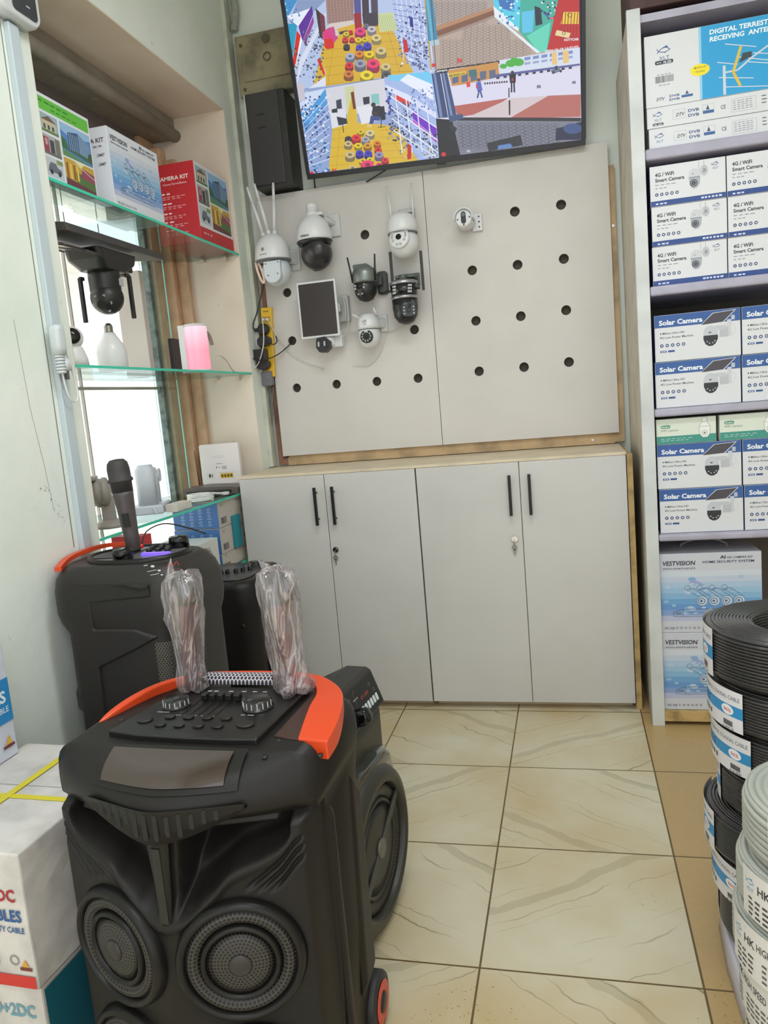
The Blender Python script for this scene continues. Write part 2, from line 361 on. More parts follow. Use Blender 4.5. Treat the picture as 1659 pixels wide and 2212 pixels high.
g = MB(); g.box(2.6, 2.72, -3.4, YB, 0, ZC); g.build('wall_right', WALL, kind='structure')
g = MB(); g.box(WX, 2.72, -3.4, YB+.12, ZC, ZC+.1); g.build('ceiling', WALL, kind='structure')
# plaster lining of the opening (warmer paint) as thin trim
g = MB(); g.box(-1.62, XL-.001, NY1-.004, NY1, NZB, NZT); g.box(-1.62, XL-.001, NY0, NY1, NZT-.004, NZT); g.box(-1.62, XL-.001, NY0, NY0+.004, NZB, NZT)
g.build('trim_1', CREAM, kind='structure')
# steel lintel beam and dark board at the window head
BEAM = mat('old_grey_paint', (150, 142, 130), .6, noise=.12, nscale=7, bump=.4, bscale=60)
g = MB(); g.box(-1.60, -1.44, NY0+.005, NY1-.005, 2.64, NZT-.005); g.tube([(-1.44, NY0+.01, 2.655), (-1.44, NY1-.002, 2.655)], .028, 10)
for k in range(6): g.cyl((-1.50, .62+k*.22, 2.634), .016, .01)
g.build('trim_2', BEAM, kind='structure')
g = MB(); g.box(-1.605, -1.575, NY0+.005, NY1-.005, 2.215, 2.64); g.build('trim_3', mat('dark_board', (122, 112, 108), .7, noise=.06), kind='structure')
# brown jamb at the far side of the window
WOODB = mat('brown_paint', (212, 174, 140), .55, noise=.10, nscale=14, bump=.4, bscale=40)
g = MB(); g.box(-1.60, -1.555, 1.70, NY1-.005, NZB, 2.64); g.box(-1.56, -1.50, 1.77, NY1-.005, NZB, 2.60); g.box(-1.50, -1.445, 1.805, NY1-.005, NZB, 2.55)
g.build('trim_4', WOODB, kind='structure', bevel=.004)
g = MB(); g.box(-1.605, -1.575, 1.672, 1.699, NZB, 2.22); g.build('trim_5', mat('scratched_grey', (120, 124, 120), .5, noise=.6, nscale=30), kind='structure')
win = MB(); win.box(-1.597, -1.591, NY0+.005, 1.671, NZB, 2.214); win.build('window_1', clear_glass('window_glass', (.98, 1, 1), .03), kind='structure')
g = MB(); g.box(-1.600, -1.588, 1.072, 1.078, NZB, 2.21); g.box(-1.604, -1.585, NY0+.006, 1.67, 1.50, 1.512); g.build('trim_6', mat('frame_grey', (190, 186, 178), .4), kind='structure')
# ledge under the display shelves
g = MB(); g.box(-1.60, XL-.002, NY0+.005, NY1-.005, NZB-.0, NZB+.02); g.build('trim_7', CREAM, kind='structure')
# vertical trunking strips by the near side of the opening, and in the corner
TR = mat('trunking_pvc', (205, 216, 212), .4); TR2 = mat('trunking_blue_grey', (196, 208, 214), .35)
g = MB(); g.box(XL, XL+.018, .362, .405, .985, 2.475); g.build('cable_trunking', TR2, bevel=.003, label='pale blue-grey vertical cable trunking on the left wall before the display opening', cat='trunking')
g = MB(); g.box(XL, XL+.022, 1.925, 1.985, 1.08, ZC-.01); g.build('cable_trunking', mat('trunking_cream', (214, 216, 200), .45, noise=.1), bevel=.003, label='wide cream cable trunking in the corner beside the black wall cabinet', cat='trunking')
# street outside, seen through the window
g = MB(); g.box(-9, WX-.01, -6, 9, -.5, -.2); g.build('trim_8', mat('street_paving', (235, 228, 218), .8, noise=.1), kind='structure')
FAC = mat('sunny_facade', (240, 236, 228), .8, noise=.05)
e0 = empty('street_building', (-7.5, 4, -.2), label='pale overexposed building across the street, seen through the window', cat='building')
g = MB(); g.box(-.3, 0, -7, 6, 0, 7); g.build('wall', FAC, e0)
for y, z in ((-1.6, 2.6), (.2, 2.6), (2.0, 2.6), (-3.4, 2.6), (3.6, 2.6)):
    g = MB(); g.box(-.05, .03, y, y+1.1, z, z+1.2); f = g.build('window', mat('shop_shutter', (205, 205, 205), .6), e0)
    g = MB(); g.box(.03, .04, y+.1, y+1.0, z+.1, z+1.1); g.build('pane', mat('far_pane', (170, 178, 182), .3), f)
g = MB(); g.box(0, 1.3, -7, 6, 4.1, 4.25); g.build('awning', mat('awning', (225, 222, 214), .7), e0)
# parked motorcycle outside
mt = empty('motorcycle', (-3.3, 2.72, -.2), 1.45, 'motorcycle parked on the bright street outside the window', 'motorcycle')
DK = mat('bike_dark', (120, 115, 110), .5); RB = mat('bike_tyre', (110, 106, 102), .7)
for x in (-.55, .6):
    g = MB(); g.M = Matrix.Translation((x, 0, .3))
    ring = []
    for k in range(25):
        a = 2*pi*k/24; ring.append((.27*cos(a), 0, .27*sin(a)))
    g.tube(ring, .04, 8, False); wl = g.build('wheel', RB, mt)
    g = MB(); g.M = Matrix.Translation((x, 0, .3))
    for k in range(10): a = 2*pi*k/10; g.tube([(0, 0, 0), (.25*cos(a), 0, .25*sin(a))], .006, 5)
    g.build('spokes', CHROME, wl)
g = MB(); g.tube([(-.5, 0, .4), (-.1, 0, .62), (.3, 0, .72), (.45, 0, .85)], .04); g.tube([(.6, .06, .3), (.4, .06, .95)], .022); g.tube([(.6, -.06, .3), (.4, -.06, .95)], .022)
g.box(-.2, .2, -.1, .1, .25, .5); g.build('frame', DK, mt, bevel=.01)
g = MB(); g.ball((.12, 0, .78), .16, 16, (1.5, .8, .8)); g.build('fuel_tank', mat('bike_tank', (200, 190, 150), .3), mt)
g = MB(); g.box(-.62, -.05, -.11, .11, .74, .82); g.build('seat', BLACK, mt, bevel=.03)
g = MB(); g.tube([(.35, -.34, 1.05), (.42, -.1, 1.0), (.42, .1, 1.0), (.35, .34, 1.05)], .015); g.ball((.48, 0, .9), .09, 14); g.build('handlebar', DK, mt)
# ================================================================ cabinets under the display board
LAM = mat('white_laminate', (208, 205, 202), .38, noise=.04, nscale=2)
LAMEDGE = mat('beige_laminate', (224, 208, 176), .45)
PINE = mat('pine_edge', (200, 168, 112), .6, noise=.25, nscale=20)
YC, ZT = 1.5176, 1.0764
def cabinet(x0, x1, xm, label, lockside, lockpx, keyz):
    t = empty('storage_cabinet', ((x0+x1)/2, 1.75, 0), label=label, cat='cabinet', group='storage cabinets below the camera display')
    ox = (x0+x1)/2; T = Matrix.Translation((-ox, -1.75, 0))
    g = MB(); g.M = T; g.box(x0+.002, x1-.002, YC+.02, 1.985, .032, 1.058); g.box(x0+.01, x1-.01, 1.575, 1.97, 0, .032); g.build('body', LAMEDGE, t)
    for a, b, hx in ((x0+.0015, xm-.0015, xm-.04), (xm+.0015, x1-.0015, xm+.04)):
        g = MB(); g.M = T; g.box(a, b, YC, YC+.018, .032, ZT-.013)
        dr = g.build('door', LAM, t, bevel=.0012)
        g = MB(); g.M = T; z0, z1 = handle_z
        g.box(hx-.006, hx+.006, YC-.034, YC-.022, z0, z1)
        for z in (z0+.025, z1-.025): g.cyl((hx, YC-.024, z), .0045, .025, 'y', 10)
        g.build('handle', mat('black_handle', (34, 33, 34), .4, .3), dr, bevel=.001)
        if (lockside == 'l') == (a < xm-.1 and b < xm+.001):
            g = MB(); g.M = T; L = at(*lockpx, 'y', YC)
            g.cyl((L.x, YC-.008, L.z), .0125, .009, 'y', 20); g.cyl((L.x, YC-.012, L.z), .008, .005, 'y', 16)
            g.build('lock', CHROME, dr)
            g = MB(); g.M = T
            g.tube([(L.x, YC-.012, L.z), (L.x-.004, YC-.02, L.z-.012), (L.x-.002, YC-.014, L.z-.024)], .0012, 6)
            g.cyl((L.x-.002, YC-.013, L.z-.034), .011, .0025, 'y', 18); g.box(L.x-.0045, L.x+.0005, YC-.013, YC-.0105, L.z-.066, L.z-.04)
            g.build('key', mat('key_metal', (150, 146, 136), .4, .3), dr)
    return t
handle_z = (at(686, 1133, 'y', YC).z, at(680, 1052, 'y', YC).z)
cabinet(-1.172, -.3695, -.7737, 'left white two-door storage cabinet with slim black handles and a key in its right door', 'r', (726, 1187), 0)
handle_z = (at(1105, 1112, 'y', YC).z, at(1103, 1025, 'y', YC).z)
cabinet(-.3665, .4835, .0635, 'right white two-door storage cabinet with key hanging in its left door, beside the shelf rack', 'l', (1112, 1164), 0)
g = MB(); g.box(-1.180, .4845, YC+.001, 1.99, 1.0645, ZT)
g.build('cabinet_top', mat('cabinet_top_laminate', (222, 206, 180), .5, noise=.08), bevel=.001, label='long cream worktop board lying across both white cabinets', cat='worktop')
g = MB(); g.box(.4860, .5080, 1.53, 1.56, .0, 1.066); g.box(.4865, .5, 1.56, 1.95, .03, 1.066); g.build('filler_batten', PINE, label='raw pine batten standing between the right cabinet and the white shelf rack', cat='batten')
# ================================================================ perforated display board
YP = 1.95
def board(x0, x1, z0, z1, holes, label):
    cu = bpy.data.curves.new('b', 'CURVE'); cu.dimensions = '2D'; cu.fill_mode = 'BOTH'; cu.extrude = .008
    def spl(pts):
        s = cu.splines.new('POLY'); s.points.add(len(pts)-1)
        for i, (a, b) in enumerate(pts): s.points[i].co = (a, b, 0, 1)
        s.use_cyclic_u = True
    spl([(x0, z0), (x1, z0), (x1, z1), (x0, z1)])
    for hx, hz in holes: spl(circ(hx, hz, .0215, 32))
    o = bpy.data.objects.new('b', cu); me = bpy.data.meshes.new_from_object(o); bpy.data.objects.remove(o)
    for v in me.vertices: v.co = (v.co.x, YP+.008-v.co.z, v.co.y)
    me.materials.clear(); me.materials.append(mat('board_white', (212, 207, 202), .42, noise=.03, nscale=3))
    o = bpy.data.objects.new('display_board', me); sc.collection.objects.link(o)
    finish(o, label, 'display board', 'perforated display boards')
    return o
H1 = [(788,507),(620,632),(631,736),(641,838),(727,830),(814,824),(903,817),(895,712),(680,500),(870,520)]
H2 = [(997,468),(1112,457),(1212,442),(1020,584),(1118,572),(1218,559),(1028,693),(1125,683),(1223,670),(1035,802),(1132,793),(1229,782)]
pz = lambda q: (at(*q, 'y', YP).x, at(*q, 'y', YP).z)
board(-1.118, -.3135, 1.128, 2.362, [pz(q) for q in H1], 'left white display board with round holes, carrying the mounted cameras')
board(-.3110, .4880, 1.128, 2.362, [pz(q) for q in H2], 'right white display board with rows of round holes, almost bare')
g = MB(); g.box(-1.150, -1.10, 1.968, 1.998, 1.085, 2.1); g.m = 1; g.box(.470, .512, 1.968, 1.998, 1.085, 2.27); g.box(-1.10, .47, 1.968, 1.998, 1.08, 1.14); g.box(-1.10, .47, 1.968, 1.998, 2.2, 2.24)
g.m = 3; g.box(-1.08, .45, 1.984, 1.996, 1.15, 2.19); g.m = 2; g.cyl((.500, 1.966, 2.02), .006, .004, 'y', 12); g.cyl((.372, 1.966, 1.10), .006, .004, 'y', 12)  # thin dark sheet added behind the boards so the holes look shaded
g.build('batten_frame', [mat('reddish_wood', (150, 108, 88), .6, noise=.3), mat('tan_wood', (202, 172, 132), .6, noise=.2, nscale=9), CHROME, mat('hole_shade_brown', (84, 72, 64), .7)], label='wooden batten frame behind the white display boards', cat='frame')
# ================================================================ shelf rack on the right
RK = empty('shelf_rack', (1.05, 1.7, 0), label='tall white open shelf rack stacked with boxed cameras on the right', cat='shelving')
T = Matrix.Translation((-1.05, -1.7, 0))
RW = mat('rack_white', (212, 214, 214), .4, noise=.08, nscale=6, bump=.15, bscale=30)
LIL = mat('taped_shelf', (178, 174, 192), .3, noise=.08, nscale=9); DKB = mat('rack_back', (112, 106, 98), .7)
g = MB(); g.M = T; g.box(.533, .579, 1.37, 1.392, 0, 2.615); g.build('post', RW, RK, bevel=.002)
g = MB(); g.M = T; g.box(.536, .552, 1.392, 1.985, 0, 2.60); g.build('side_panel', mat('rack_side', (204, 196, 182), .5, noise=.1), RK)
g = MB(); g.M = T; g.box(.553, 1.62, 1.965, 1.985, .02, 2.6); g.build('back_panel', DKB, RK)
g = MB(); g.M = T; g.box(1.6, 1.62, 1.37, 1.96, 0, 2.6); g.build('side_panel', RW, RK)
for z0, z1 in ((2.113, 2.152), (1.645, 1.680), (1.208, 1.238), (.738, .764)):
    g = MB(); g.M = T; g.box(.580, 1.6, 1.372, 1.963, z0, z1); g.build('shelf', LIL, RK, bevel=.008, seg=3)
g = MB(); g.M = T; g.box(.555, 1.6, 1.393, 1.963, 2.575, 2.60); g.build('shelf', LIL, RK)
g = MB(); g.M = T; g.box(.580, 1.6, 1.378, 1.963, .018, .057); g.build('shelf', PINE, RK)
g = MB(); g.box(.545, .86, 1.385, 1.72, 2.6165, 2.80); g.build('storage_crate', mat('dark_red_crate', (78, 50, 50), .6, noise=.3), bevel=.004, label='dark reddish crate on top of the white shelf rack', cat='crate')
CARD = mat('white_card', (222, 222, 226), .45); BLU = mat('blue_card', (44, 84, 150), .45)
def carton(name, wdt, d, h, m, loc, label=None, cat='box', group=None, rz=0):
    t = empty(name, loc, rz, label, cat, group)
    g = MB(); g.box(-wdt/2, wdt/2, 0, d, 0, h); g.build('box_body', m, t, bevel=.0015)
    return t
INK = (52, 54, 66); NAVY = (46, 74, 140); GREY = (150, 152, 160)
def fish(p, u, v, s, col):
    """the leaping-fish emblem over XLT"""
    p.line([(u-.5*s, v+.30*s), (u-.38*s, v+.12*s), (u-.15*s, v+.3*s), (u+.15*s, v+.34*s), (u+.42*s, v+.16*s), (u+.1*s, v+.02*s), (u-.2*s, v+.04*s), (u-.38*s, v+.12*s), (u-.48*s, v-.02*s)], .05*s, col)
    p.poly([(u-.1*s, v+.34*s), (u+.2*s, v+.46*s), (u+.3*s, v+.27*s)], col); p.poly([(u-.2*s, v+.05*s), (u+.1*s, v-.05*s), (u+.12*s, v+.04*s)], col)
    p.text('XLT', u-.36*s, v-.48*s, .36*s, col, width=.72*s)
def icons(p, u, v, n, pitch, r, col):
    for i in range(n): p.disc(u+i*pitch, v, r, col, n=14); p.disc(u+i*pitch, v, r*.5, (225, 228, 236), n=4+i)
def dome_pic(p, u, v, s, dark):
    p.rect(u-.02*s, u+.0*s, v+.9*s, v+1.38*s, GREY); p.rect(u+.3*s, u+.33*s, v+.9*s, v+1.38*s, GREY)
    p.disc(u+.32*s, v+.75*s, .25*s, (188, 190, 198), .34*s); p.disc(u+.32*s, v+.75*s, .13*s, (150, 152, 160))
    p.rect(u-.1*s, u+.25*s, v+.72*s, v+.85*s, (196, 198, 205)); p.disc(u-.3*s, v+.55*s, .36*s, (205, 206, 212), .42*s)
    p.poly([(u-.66*s, v+.4*s), (u+.06*s, v+.4*s), (u+.03*s, v-.05*s), (u-.15*s, v-.3*s), (u-.4*s, v-.34*s), (u-.6*s, v-.1*s)], (172, 174, 182) if not dark else (46, 48, 52))
    p.rect(u-.66*s, u+.06*s, v+.38*s, v+.42*s, (120, 122, 130))
    if not dark:
        p.disc(u-.36*s, v+.02*s, .24*s, (40, 42, 48)); p.ring(u-.36*s, v+.02*s, .19*s, .06*s, (150, 155, 165)); p.disc(u-.36*s, v+.02*s, .08*s, (90, 96, 110))
        p.disc(u-.4*s, v+.62*s, .06*s, (170, 172, 180))
# --- 4G / WiFi boxes
W4, H4 = .252, .1375
def box4g(loc, label):
    t = carton('camera_box', W4, .2, H4, CARD, loc, label, 'box', 'white smart camera boxes on the second shelf')
    p = Print((-W4/2, 0, 0), (1, 0, 0), (0, 0, 1))
    p.rect(.001, W4-.001, .001, .019, NAVY); p.fuzz(.018, .06, .006, .005, (215, 222, 240), 3); p.fuzz(.17, .24, .007, .006, (215, 222, 240), 6)
    p.text('4G / WiFi', .018, .101, .0175, INK, .03, .064); p.text('Smart Camera', .018, .083, .0165, INK, .03, .098)
    p.fuzz(.018, .09, .071, .003, GREY, 4); p.fuzz(.018, .06, .060, .003, GREY, 3)
    icons(p, .022, .040, 5, .017, .0058, (52, 62, 110)); dome_pic(p, .165, .062, .052, False); fish(p, .218, .113, .026, (70, 96, 140))
    p.build('printed_front', t)
    p = Print((-W4/2, .2, 0), (0, -1, 0), (0, 0, 1)); p.rect(.001, .199, .001, H4-.001, (40, 62, 116)); p.build('printed_side', t)
    return t
r4 = ['bottom', 'middle', 'top']
for c, x in enumerate((.720, .975)):
    for k in range(3):
        L = '%s white 4G WiFi smart camera box in the %s column on the second shelf' % (r4[k], ('left', 'right, cut-off')[c])
        if c == 0 and k == 0: b4 = box4g((x, 1.40, 1.681), L)
        else:
            b = copy_tree(b4); b.location = (x+(.002 if k == 1 else 0), 1.40-.003*k, 1.681+k*(H4+.0006)); b['label'] = L
# --- Solar boxes
WS, HS = .293, .168
def solar(loc, label):
    t = carton('solar_camera_box', WS, .2, HS, CARD, loc, label, 'box', 'blue and white solar camera boxes')
    p = Print((-WS/2, 0, 0), (1, 0, 0), (0, 0, 1))
    p.rect(.001, WS-.001, HS-.045, HS-.001, (52, 92, 158)); p.text('Solar Camera', .016, HS-.036, .024, (238, 240, 246), .035, .150)
    p.text('4 Million Ultra HD', .018, .098, .0105, INK, .012, .085); p.text('4G Low Power Machine', .018, .083, .0105, INK, .012, .115)
    icons(p, .024, .058, 5, .0188, .0062, (52, 70, 120))
    p.rect(.018, .040, .033, .040, (52, 80, 140)); p.rect(.045, .068, .033, .040, (52, 80, 140)); p.fuzz(.022, .038, .035, .003, (210, 220, 240), 2)
    dome_pic_s(p); p.build('printed_front', t)
    p = Print((-WS/2, .2, 0), (0, -1, 0), (0, 0, 1)); p.rect(.001, .199, .001, HS-.001, (58, 90, 150)); p.build('printed_side', t)
    p = Print((-WS/2, 0, HS), (1, 0, 0), (0, 1, 0)); p.rect(.001, WS-.001, .001, .199, (62, 98, 160)); p.build('printed_top', t)
    return t
def dome_pic_s(p):
    p.rect(.248, .262, .072, .130, (205, 206, 212)); p.rect(.222, .252, .070, .105, (188, 190, 196)); p.line([(.262, .118), (.273, .105), (.276, .09), (.262, .074), (.25, .072)], .002, (210, 210, 214))
    p.rect(.205, .245, .098, .112, (196, 198, 204)); p.disc(.192, .088, .0245, (198, 200, 208), .026); p.disc(.190, .09, .005, (110, 112, 120), .003)
    p.poly([(.1675, .080), (.2165, .080), (.2165, .066), (.208, .049), (.197, .042), (.185, .042), (.174, .050), (.1675, .066)], (44, 46, 52))
    for a, b in ((.180, .058), (.188, .052), (.199, .053), (.206, .059)): p.disc(a, b, .0023, (205, 206, 210), n=8)
    p.poly([(.158, .118), (.236, .122), (.279, .163), (.200, .158)], (226, 226, 230)); p.poly([(.161, .1195), (.234, .1235), (.274, .161), (.202, .1565)], (72, 68, 76))
    for k in range(1, 6): a = .161+.0142*k; p.line([(a, .1197+.0008*k), (a+.0405, .157+.0009*k)], .0007, (96, 92, 100))
    p.rect(.262, .274, .128, .144, (190, 192, 200))
k = 0
for (zz, nm) in ((1.239, 'third shelf'), (.765, 'fourth shelf')):
    for c, x in enumerate((.7365, 1.034)):
        for r_ in range(2):
            L = '%s blue and white solar camera box in the %s column on the %s' % (('lower', 'upper')[r_], ('left', 'right, cut-off')[c], nm)
            if k == 0: s0 = solar((x, 1.40, zz), L)
            else: b = copy_tree(s0); b.location = (x+.003*r_*(1 if zz > 1 else -1), 1.40+.002*r_, zz+r_*(HS+.0015)); b['label'] = L
            k += 1
# --- green boxes
WG, HG = .209, .094
def green(loc, label):
    t = carton('wifi_camera_box', WG, .12, HG, mat('pale_card', (222, 228, 214), .45), loc, label, 'box', 'white and teal bulb camera boxes')
    p = Print((-WG/2, 0, 0), (1, 0, 0), (0, 0, 1)); p.rect(.001, WG-.001, .001, .030, (64, 148, 136)); p.fuzz(.016, .13, .019, .002, (180, 210, 205), 6); p.fuzz(.016, .12, .012, .002, (180, 210, 205), 6)
    p.poly(rrect(.034, .012, .0058, cx=.033, cy=.065), (60, 140, 110)); p.text('Smart', .019, .0615, .011, (240, 245, 240), .01, .027)
    p.text('WiFi Camera', .016, .047, .012, (110, 118, 118), .004, .062)
    W_ = (240, 240, 236); c = (120, 126, 124)
    p.rect(.160, .178, .074, .090, W_); p.line([(.160, .074), (.178, .074), (.178, .090), (.160, .090)], .0012, c, True)
    p.poly([(.160, .074), (.178, .074), (.188, .058), (.150, .058)], W_); p.line([(.160, .074), (.150, .058), (.188, .058), (.178, .074)], .0012, c, True)
    p.poly([(.150, .058), (.188, .058), (.187, .030), (.178, .018), (.162, .018), (.152, .030)], W_); p.line([(.150, .058), (.188, .058), (.187, .030), (.178, .018), (.162, .018), (.152, .030)], .0012, c, True)
    p.ring(.169, .034, .010, .0014, c); p.disc(.169, .034, .004, c)
    p.build('printed_front', t); return t
g0 = green((.6915, 1.40, 1.1035), 'left white and teal WiFi camera box on top of the fourth-shelf solar boxes')
b = copy_tree(g0); b.location = (.912, 1.40, 1.1035); b['label'] = 'right white and teal WiFi camera box on top of the fourth-shelf solar boxes'
# --- big camera kits on the bottom shelf; flat art shared with the kit in the window
WV, HV = .366, .312
def kit_art(p, w_, h_, sc_=1):
    S = lambda q: q*w_/.366
    cols = [(186, 192, 220), (136, 164, 212), (108, 154, 210), (114, 166, 214), (138, 184, 220), (158, 194, 224), (176, 200, 226), (196, 206, 226), (210, 216, 228)]
    v0 = h_*.15; dv = (h_*.78-v0)/len(cols)
    for i, c in enumerate(cols): p.rect(.0015, w_-.0015, v0+i*dv, v0+(i+1)*dv, c); p.k -= 1
    p.k += 1
    random.seed(3)
    for i in range(46):
        a = S(random.uniform(.02, .34)); b = random.uniform(v0+.01, h_*.7); r = S(random.uniform(.004, .016)); c = random.choice([(156, 190, 222), (172, 198, 226), (186, 208, 230), (140, 176, 216), (160, 172, 216)])
        p.disc(a, b, min(r, a-.002, w_-a-.002), c, r*.5, 12)
    p.text('VESTVISION', S(.014), h_*.855, S(.024), (50, 56, 70), .022, S(.118), .12); p.text('vision-smart-secure', S(.015), h_*.805, S(.013), (84, 90, 104), .004, S(.118), .1)
    p.text('AI', S(.222), h_*.925, S(.017), (40, 44, 56), .03, S(.019)); p.text('HD CAMERA KIT', S(.246), h_*.925, S(.011), (70, 74, 88), .012, S(.090))
    p.text('HOME SECURITY SYSTEM', S(.160), h_*.873, S(.013), (60, 66, 84), .014, S(.180))
    ln = (92, 112, 142)
    for i in range(4):
        a = S(.155+.044*i); b = h_*.40; p.disc(a, b, S(.020), (196, 212, 232)); p.ring(a, b, S(.020), S(.0016), ln); p.ring(a-S(.002), b, S(.013), S(.003), ln); p.disc(a-S(.003), b, S(.005), ln)
        p.line([(a-S(.012), b+S(.017)), (a-S(.055), b+S(.046)), (a-S(.03), b+S(.05)), (a+S(.012), b+S(.018))], S(.0015), ln); p.ring(a-S(.052), b+S(.052), S(.011), S(.0014), ln)
    p.line([(S(.05), h_*.21), (S(.05), h_*.265), (S(.085), h_*.30), (S(.30), h_*.30), (S(.30), h_*.21), (S(.085), h_*.205)], S(.0015), ln, True); p.line([(S(.085), h_*.30), (S(.085), h_*.205)], S(.0015), ln)
    p.rect(S(.058), S(.078), h_*.235, h_*.262, (120, 134, 160)); p.line([(S(.1), h_*.26), (S(.28), h_*.25)], S(.0012), ln)
    p.text('FC CE', S(.018), h_*.045, S(.012), (84, 88, 100), .01, S(.034))
    for i in range(6): p.ring(S(.062+.0155*i), h_*.062, S(.0042), S(.0014), (96, 100, 112), n=6+2*(i % 3))
def kit(loc, label):
    t = carton('camera_kit_box', WV, .25, HV, mat('kit_card', (206, 208, 218), .45), loc, label, 'box', 'camera kit boxes on the bottom shelf')
    p = Print((-WV/2, 0, 0), (1, 0, 0), (0, 0, 1)); kit_art(p, WV, HV); p.build('printed_front', t)
    return t
k1 = kit((.760, 1.40, .058), 'lower blue security camera kit box on the bottom shelf, partly behind the black coils')
k2 = copy_tree(k1); k2.location = (.760, 1.402, .371); k2['label'] = 'upper blue security camera kit box on the bottom shelf with a carrying loop on top'
g = MB(); g.tube(smooth_path([(-.085, .12, HV), (-.08, .12, HV+.012), (-.04, .12, HV+.028), (0, .12, HV+.032), (.04, .12, HV+.028), (.08, .12, HV+.012), (.085, .12, HV)]), .004, 8); g.build('carrying_loop', mat('loop_grey', (150, 142, 134), .5), k2)
# --- antenna cartons on the top shelf
AW = .60
t = carton('antenna_box', AW, .3, .070, CARD, (.597+AW/2, 1.40, 2.1525), 'bottom white antenna carton lying flat on the top shelf', 'box', 'long antenna cartons')
def strip(p, model):
    fish(p, .036 if not model else .034, .038, .034, (62, 92, 150))
    if model: p.poly(rrect(.036, .009, .003, cx=.034, cy=.0115), (60, 64, 80)); p.text('HL-202', .02, .008, .008, (230, 230, 235), .02, .028)
    p.text('DTV', .094, .028, .016, (60, 66, 84), .02, .026, .25); p.line([(.084, .020), (.124, .020), (.124, .050), (.084, .050)], .0006, GREY, True)
    for j in range(2): p.text('DVB', .134, .036-j*.016, .013, (70, 90, 140), .03, .036)
    p.rect(.182, .218, .022, .032, (60, 100, 160)); p.poly([(.192, .034), (.204, .034), (.198, .050)], (70, 80, 110)); p.line([(.182, .022), (.218, .022), (.218, .052), (.182, .052)], .0006, GREY, True)
    p.text('CE', .240, .028, .018, (70, 74, 86), .01, .016)
    p.line([(.275, .012), (.352, .012), (.352, .054), (.275, .054)], .0007, GREY, True)
    for j in range(5): p.fuzz(.280, .345, .046-j*.0068, .002, (130, 134, 146), 5)
    for j in range(3): p.fuzz(.37, .45, .048-j*.011, .003, (90, 94, 106), 4)
def addstrip(t, model):
    p = Print((-AW/2, 0, 0), (1, 0, 0), (0, 0, 1)); strip(p, model); p.build('printed_front', t)
addstrip(t, False)
t = carton('antenna_box', AW+.006, .3, .068, CARD, (.595+AW/2, 1.398, 2.2235), 'middle white antenna carton with a model number badge, lying flat on the top shelf', 'box', 'long antenna cartons'); addstrip(t, True)
t = carton('antenna_box', AW, .08, .236, CARD, (.591+AW/2, 1.398, 2.2925), 'large blue and white terrestrial antenna carton standing on the flat cartons on the top shelf', 'box')
p = Print((-AW/2, 0, 0), (1, 0, 0), (0, 0, 1)); SKY = (44, 160, 218)
p.rect(.183, AW-.001, .001, .235, SKY); p.rect(.178, .186, .001, .235, (150, 205, 235))
fish(p, .065, .175, .048, (58, 88, 150)); p.poly(rrect(.060, .013, .005, cx=.064, cy=.144), (56, 60, 76)); p.text('HL-202', .062, .1395, .012, (235, 235, 240), .02, .026); p.fuzz(.04, .058, .142, .003, (200, 200, 210), 2)
random.seed(5); x = .034
while x < .094: wq = random.choice([.0008, .0012, .002]); p.rect(x, x+wq, .078, .100, (60, 60, 66)); p.k -= 1; x += wq+random.choice([.001, .0014])
p.fuzz(.04, .09, .103, .003, GREY, 4); p.fuzz(.045, .085, .068, .003, GREY, 3)
p.text('DTV', .035, .020, .014, (60, 66, 84), .02, .026, .25)
for j in range(2): p.text('DVB', .078, .026-j*.012, .010, (70, 90, 140), .03, .034)
p.rect(.118, .155, .018, .026, (60, 100, 160)); p.poly([(.130, .028), (.142, .028), (.136, .040)], (70, 80, 110))
st = []
for i in range(40): a = 2*pi*i/40; r_ = .034 if i % 2 else .029; st.append((.180+r_*cos(a), .098+r_*.62*sin(a)))
p.poly(st, (244, 224, 40)); p.text('MUDAH DI', .180, .103, .009, (110, 92, 30), .01, .038, .2, 'c'); p.text('PASANG', .180, .090, .009, (110, 92, 30), .01, .030, .2, 'c')
WT = (240, 248, 252)
p.text('DIGITAL TERRESTRIAL', .213, .205, .021, WT, .03, .232, .08); p.text('RECEIVING  ANTENNA', .213, .182, .021, WT, .03, .232, .08)
p.rect(.253, .262, .004, .098, (206, 214, 222)); p.line([(.256, .075), (.30, .076), (.345, .108), (.42, .150), (.52, .2)], .006, (200, 210, 220))
for a, b, c, d in ((.262, .166, .36, .140), (.236, .112, .30, .094), (.30, .118, .40, .09), (.24, .062, .35, .042), (.262, .028, .40, .008), (.335, .096, .42, .076), (.35, .122, .44, .102)): p.line([(a, b), (c, d)], .0028, (214, 222, 230))
p.line([(.312, .150), (.286, .072)], .009, (226, 190, 70)); p.line([(.286, .072), (.308, .024)], .009, (226, 190, 70)); p.poly([(.305, .098), (.345, .112), (.345, .128), (.318, .128)], (58, 66, 74))
p.build('printed_front', t)
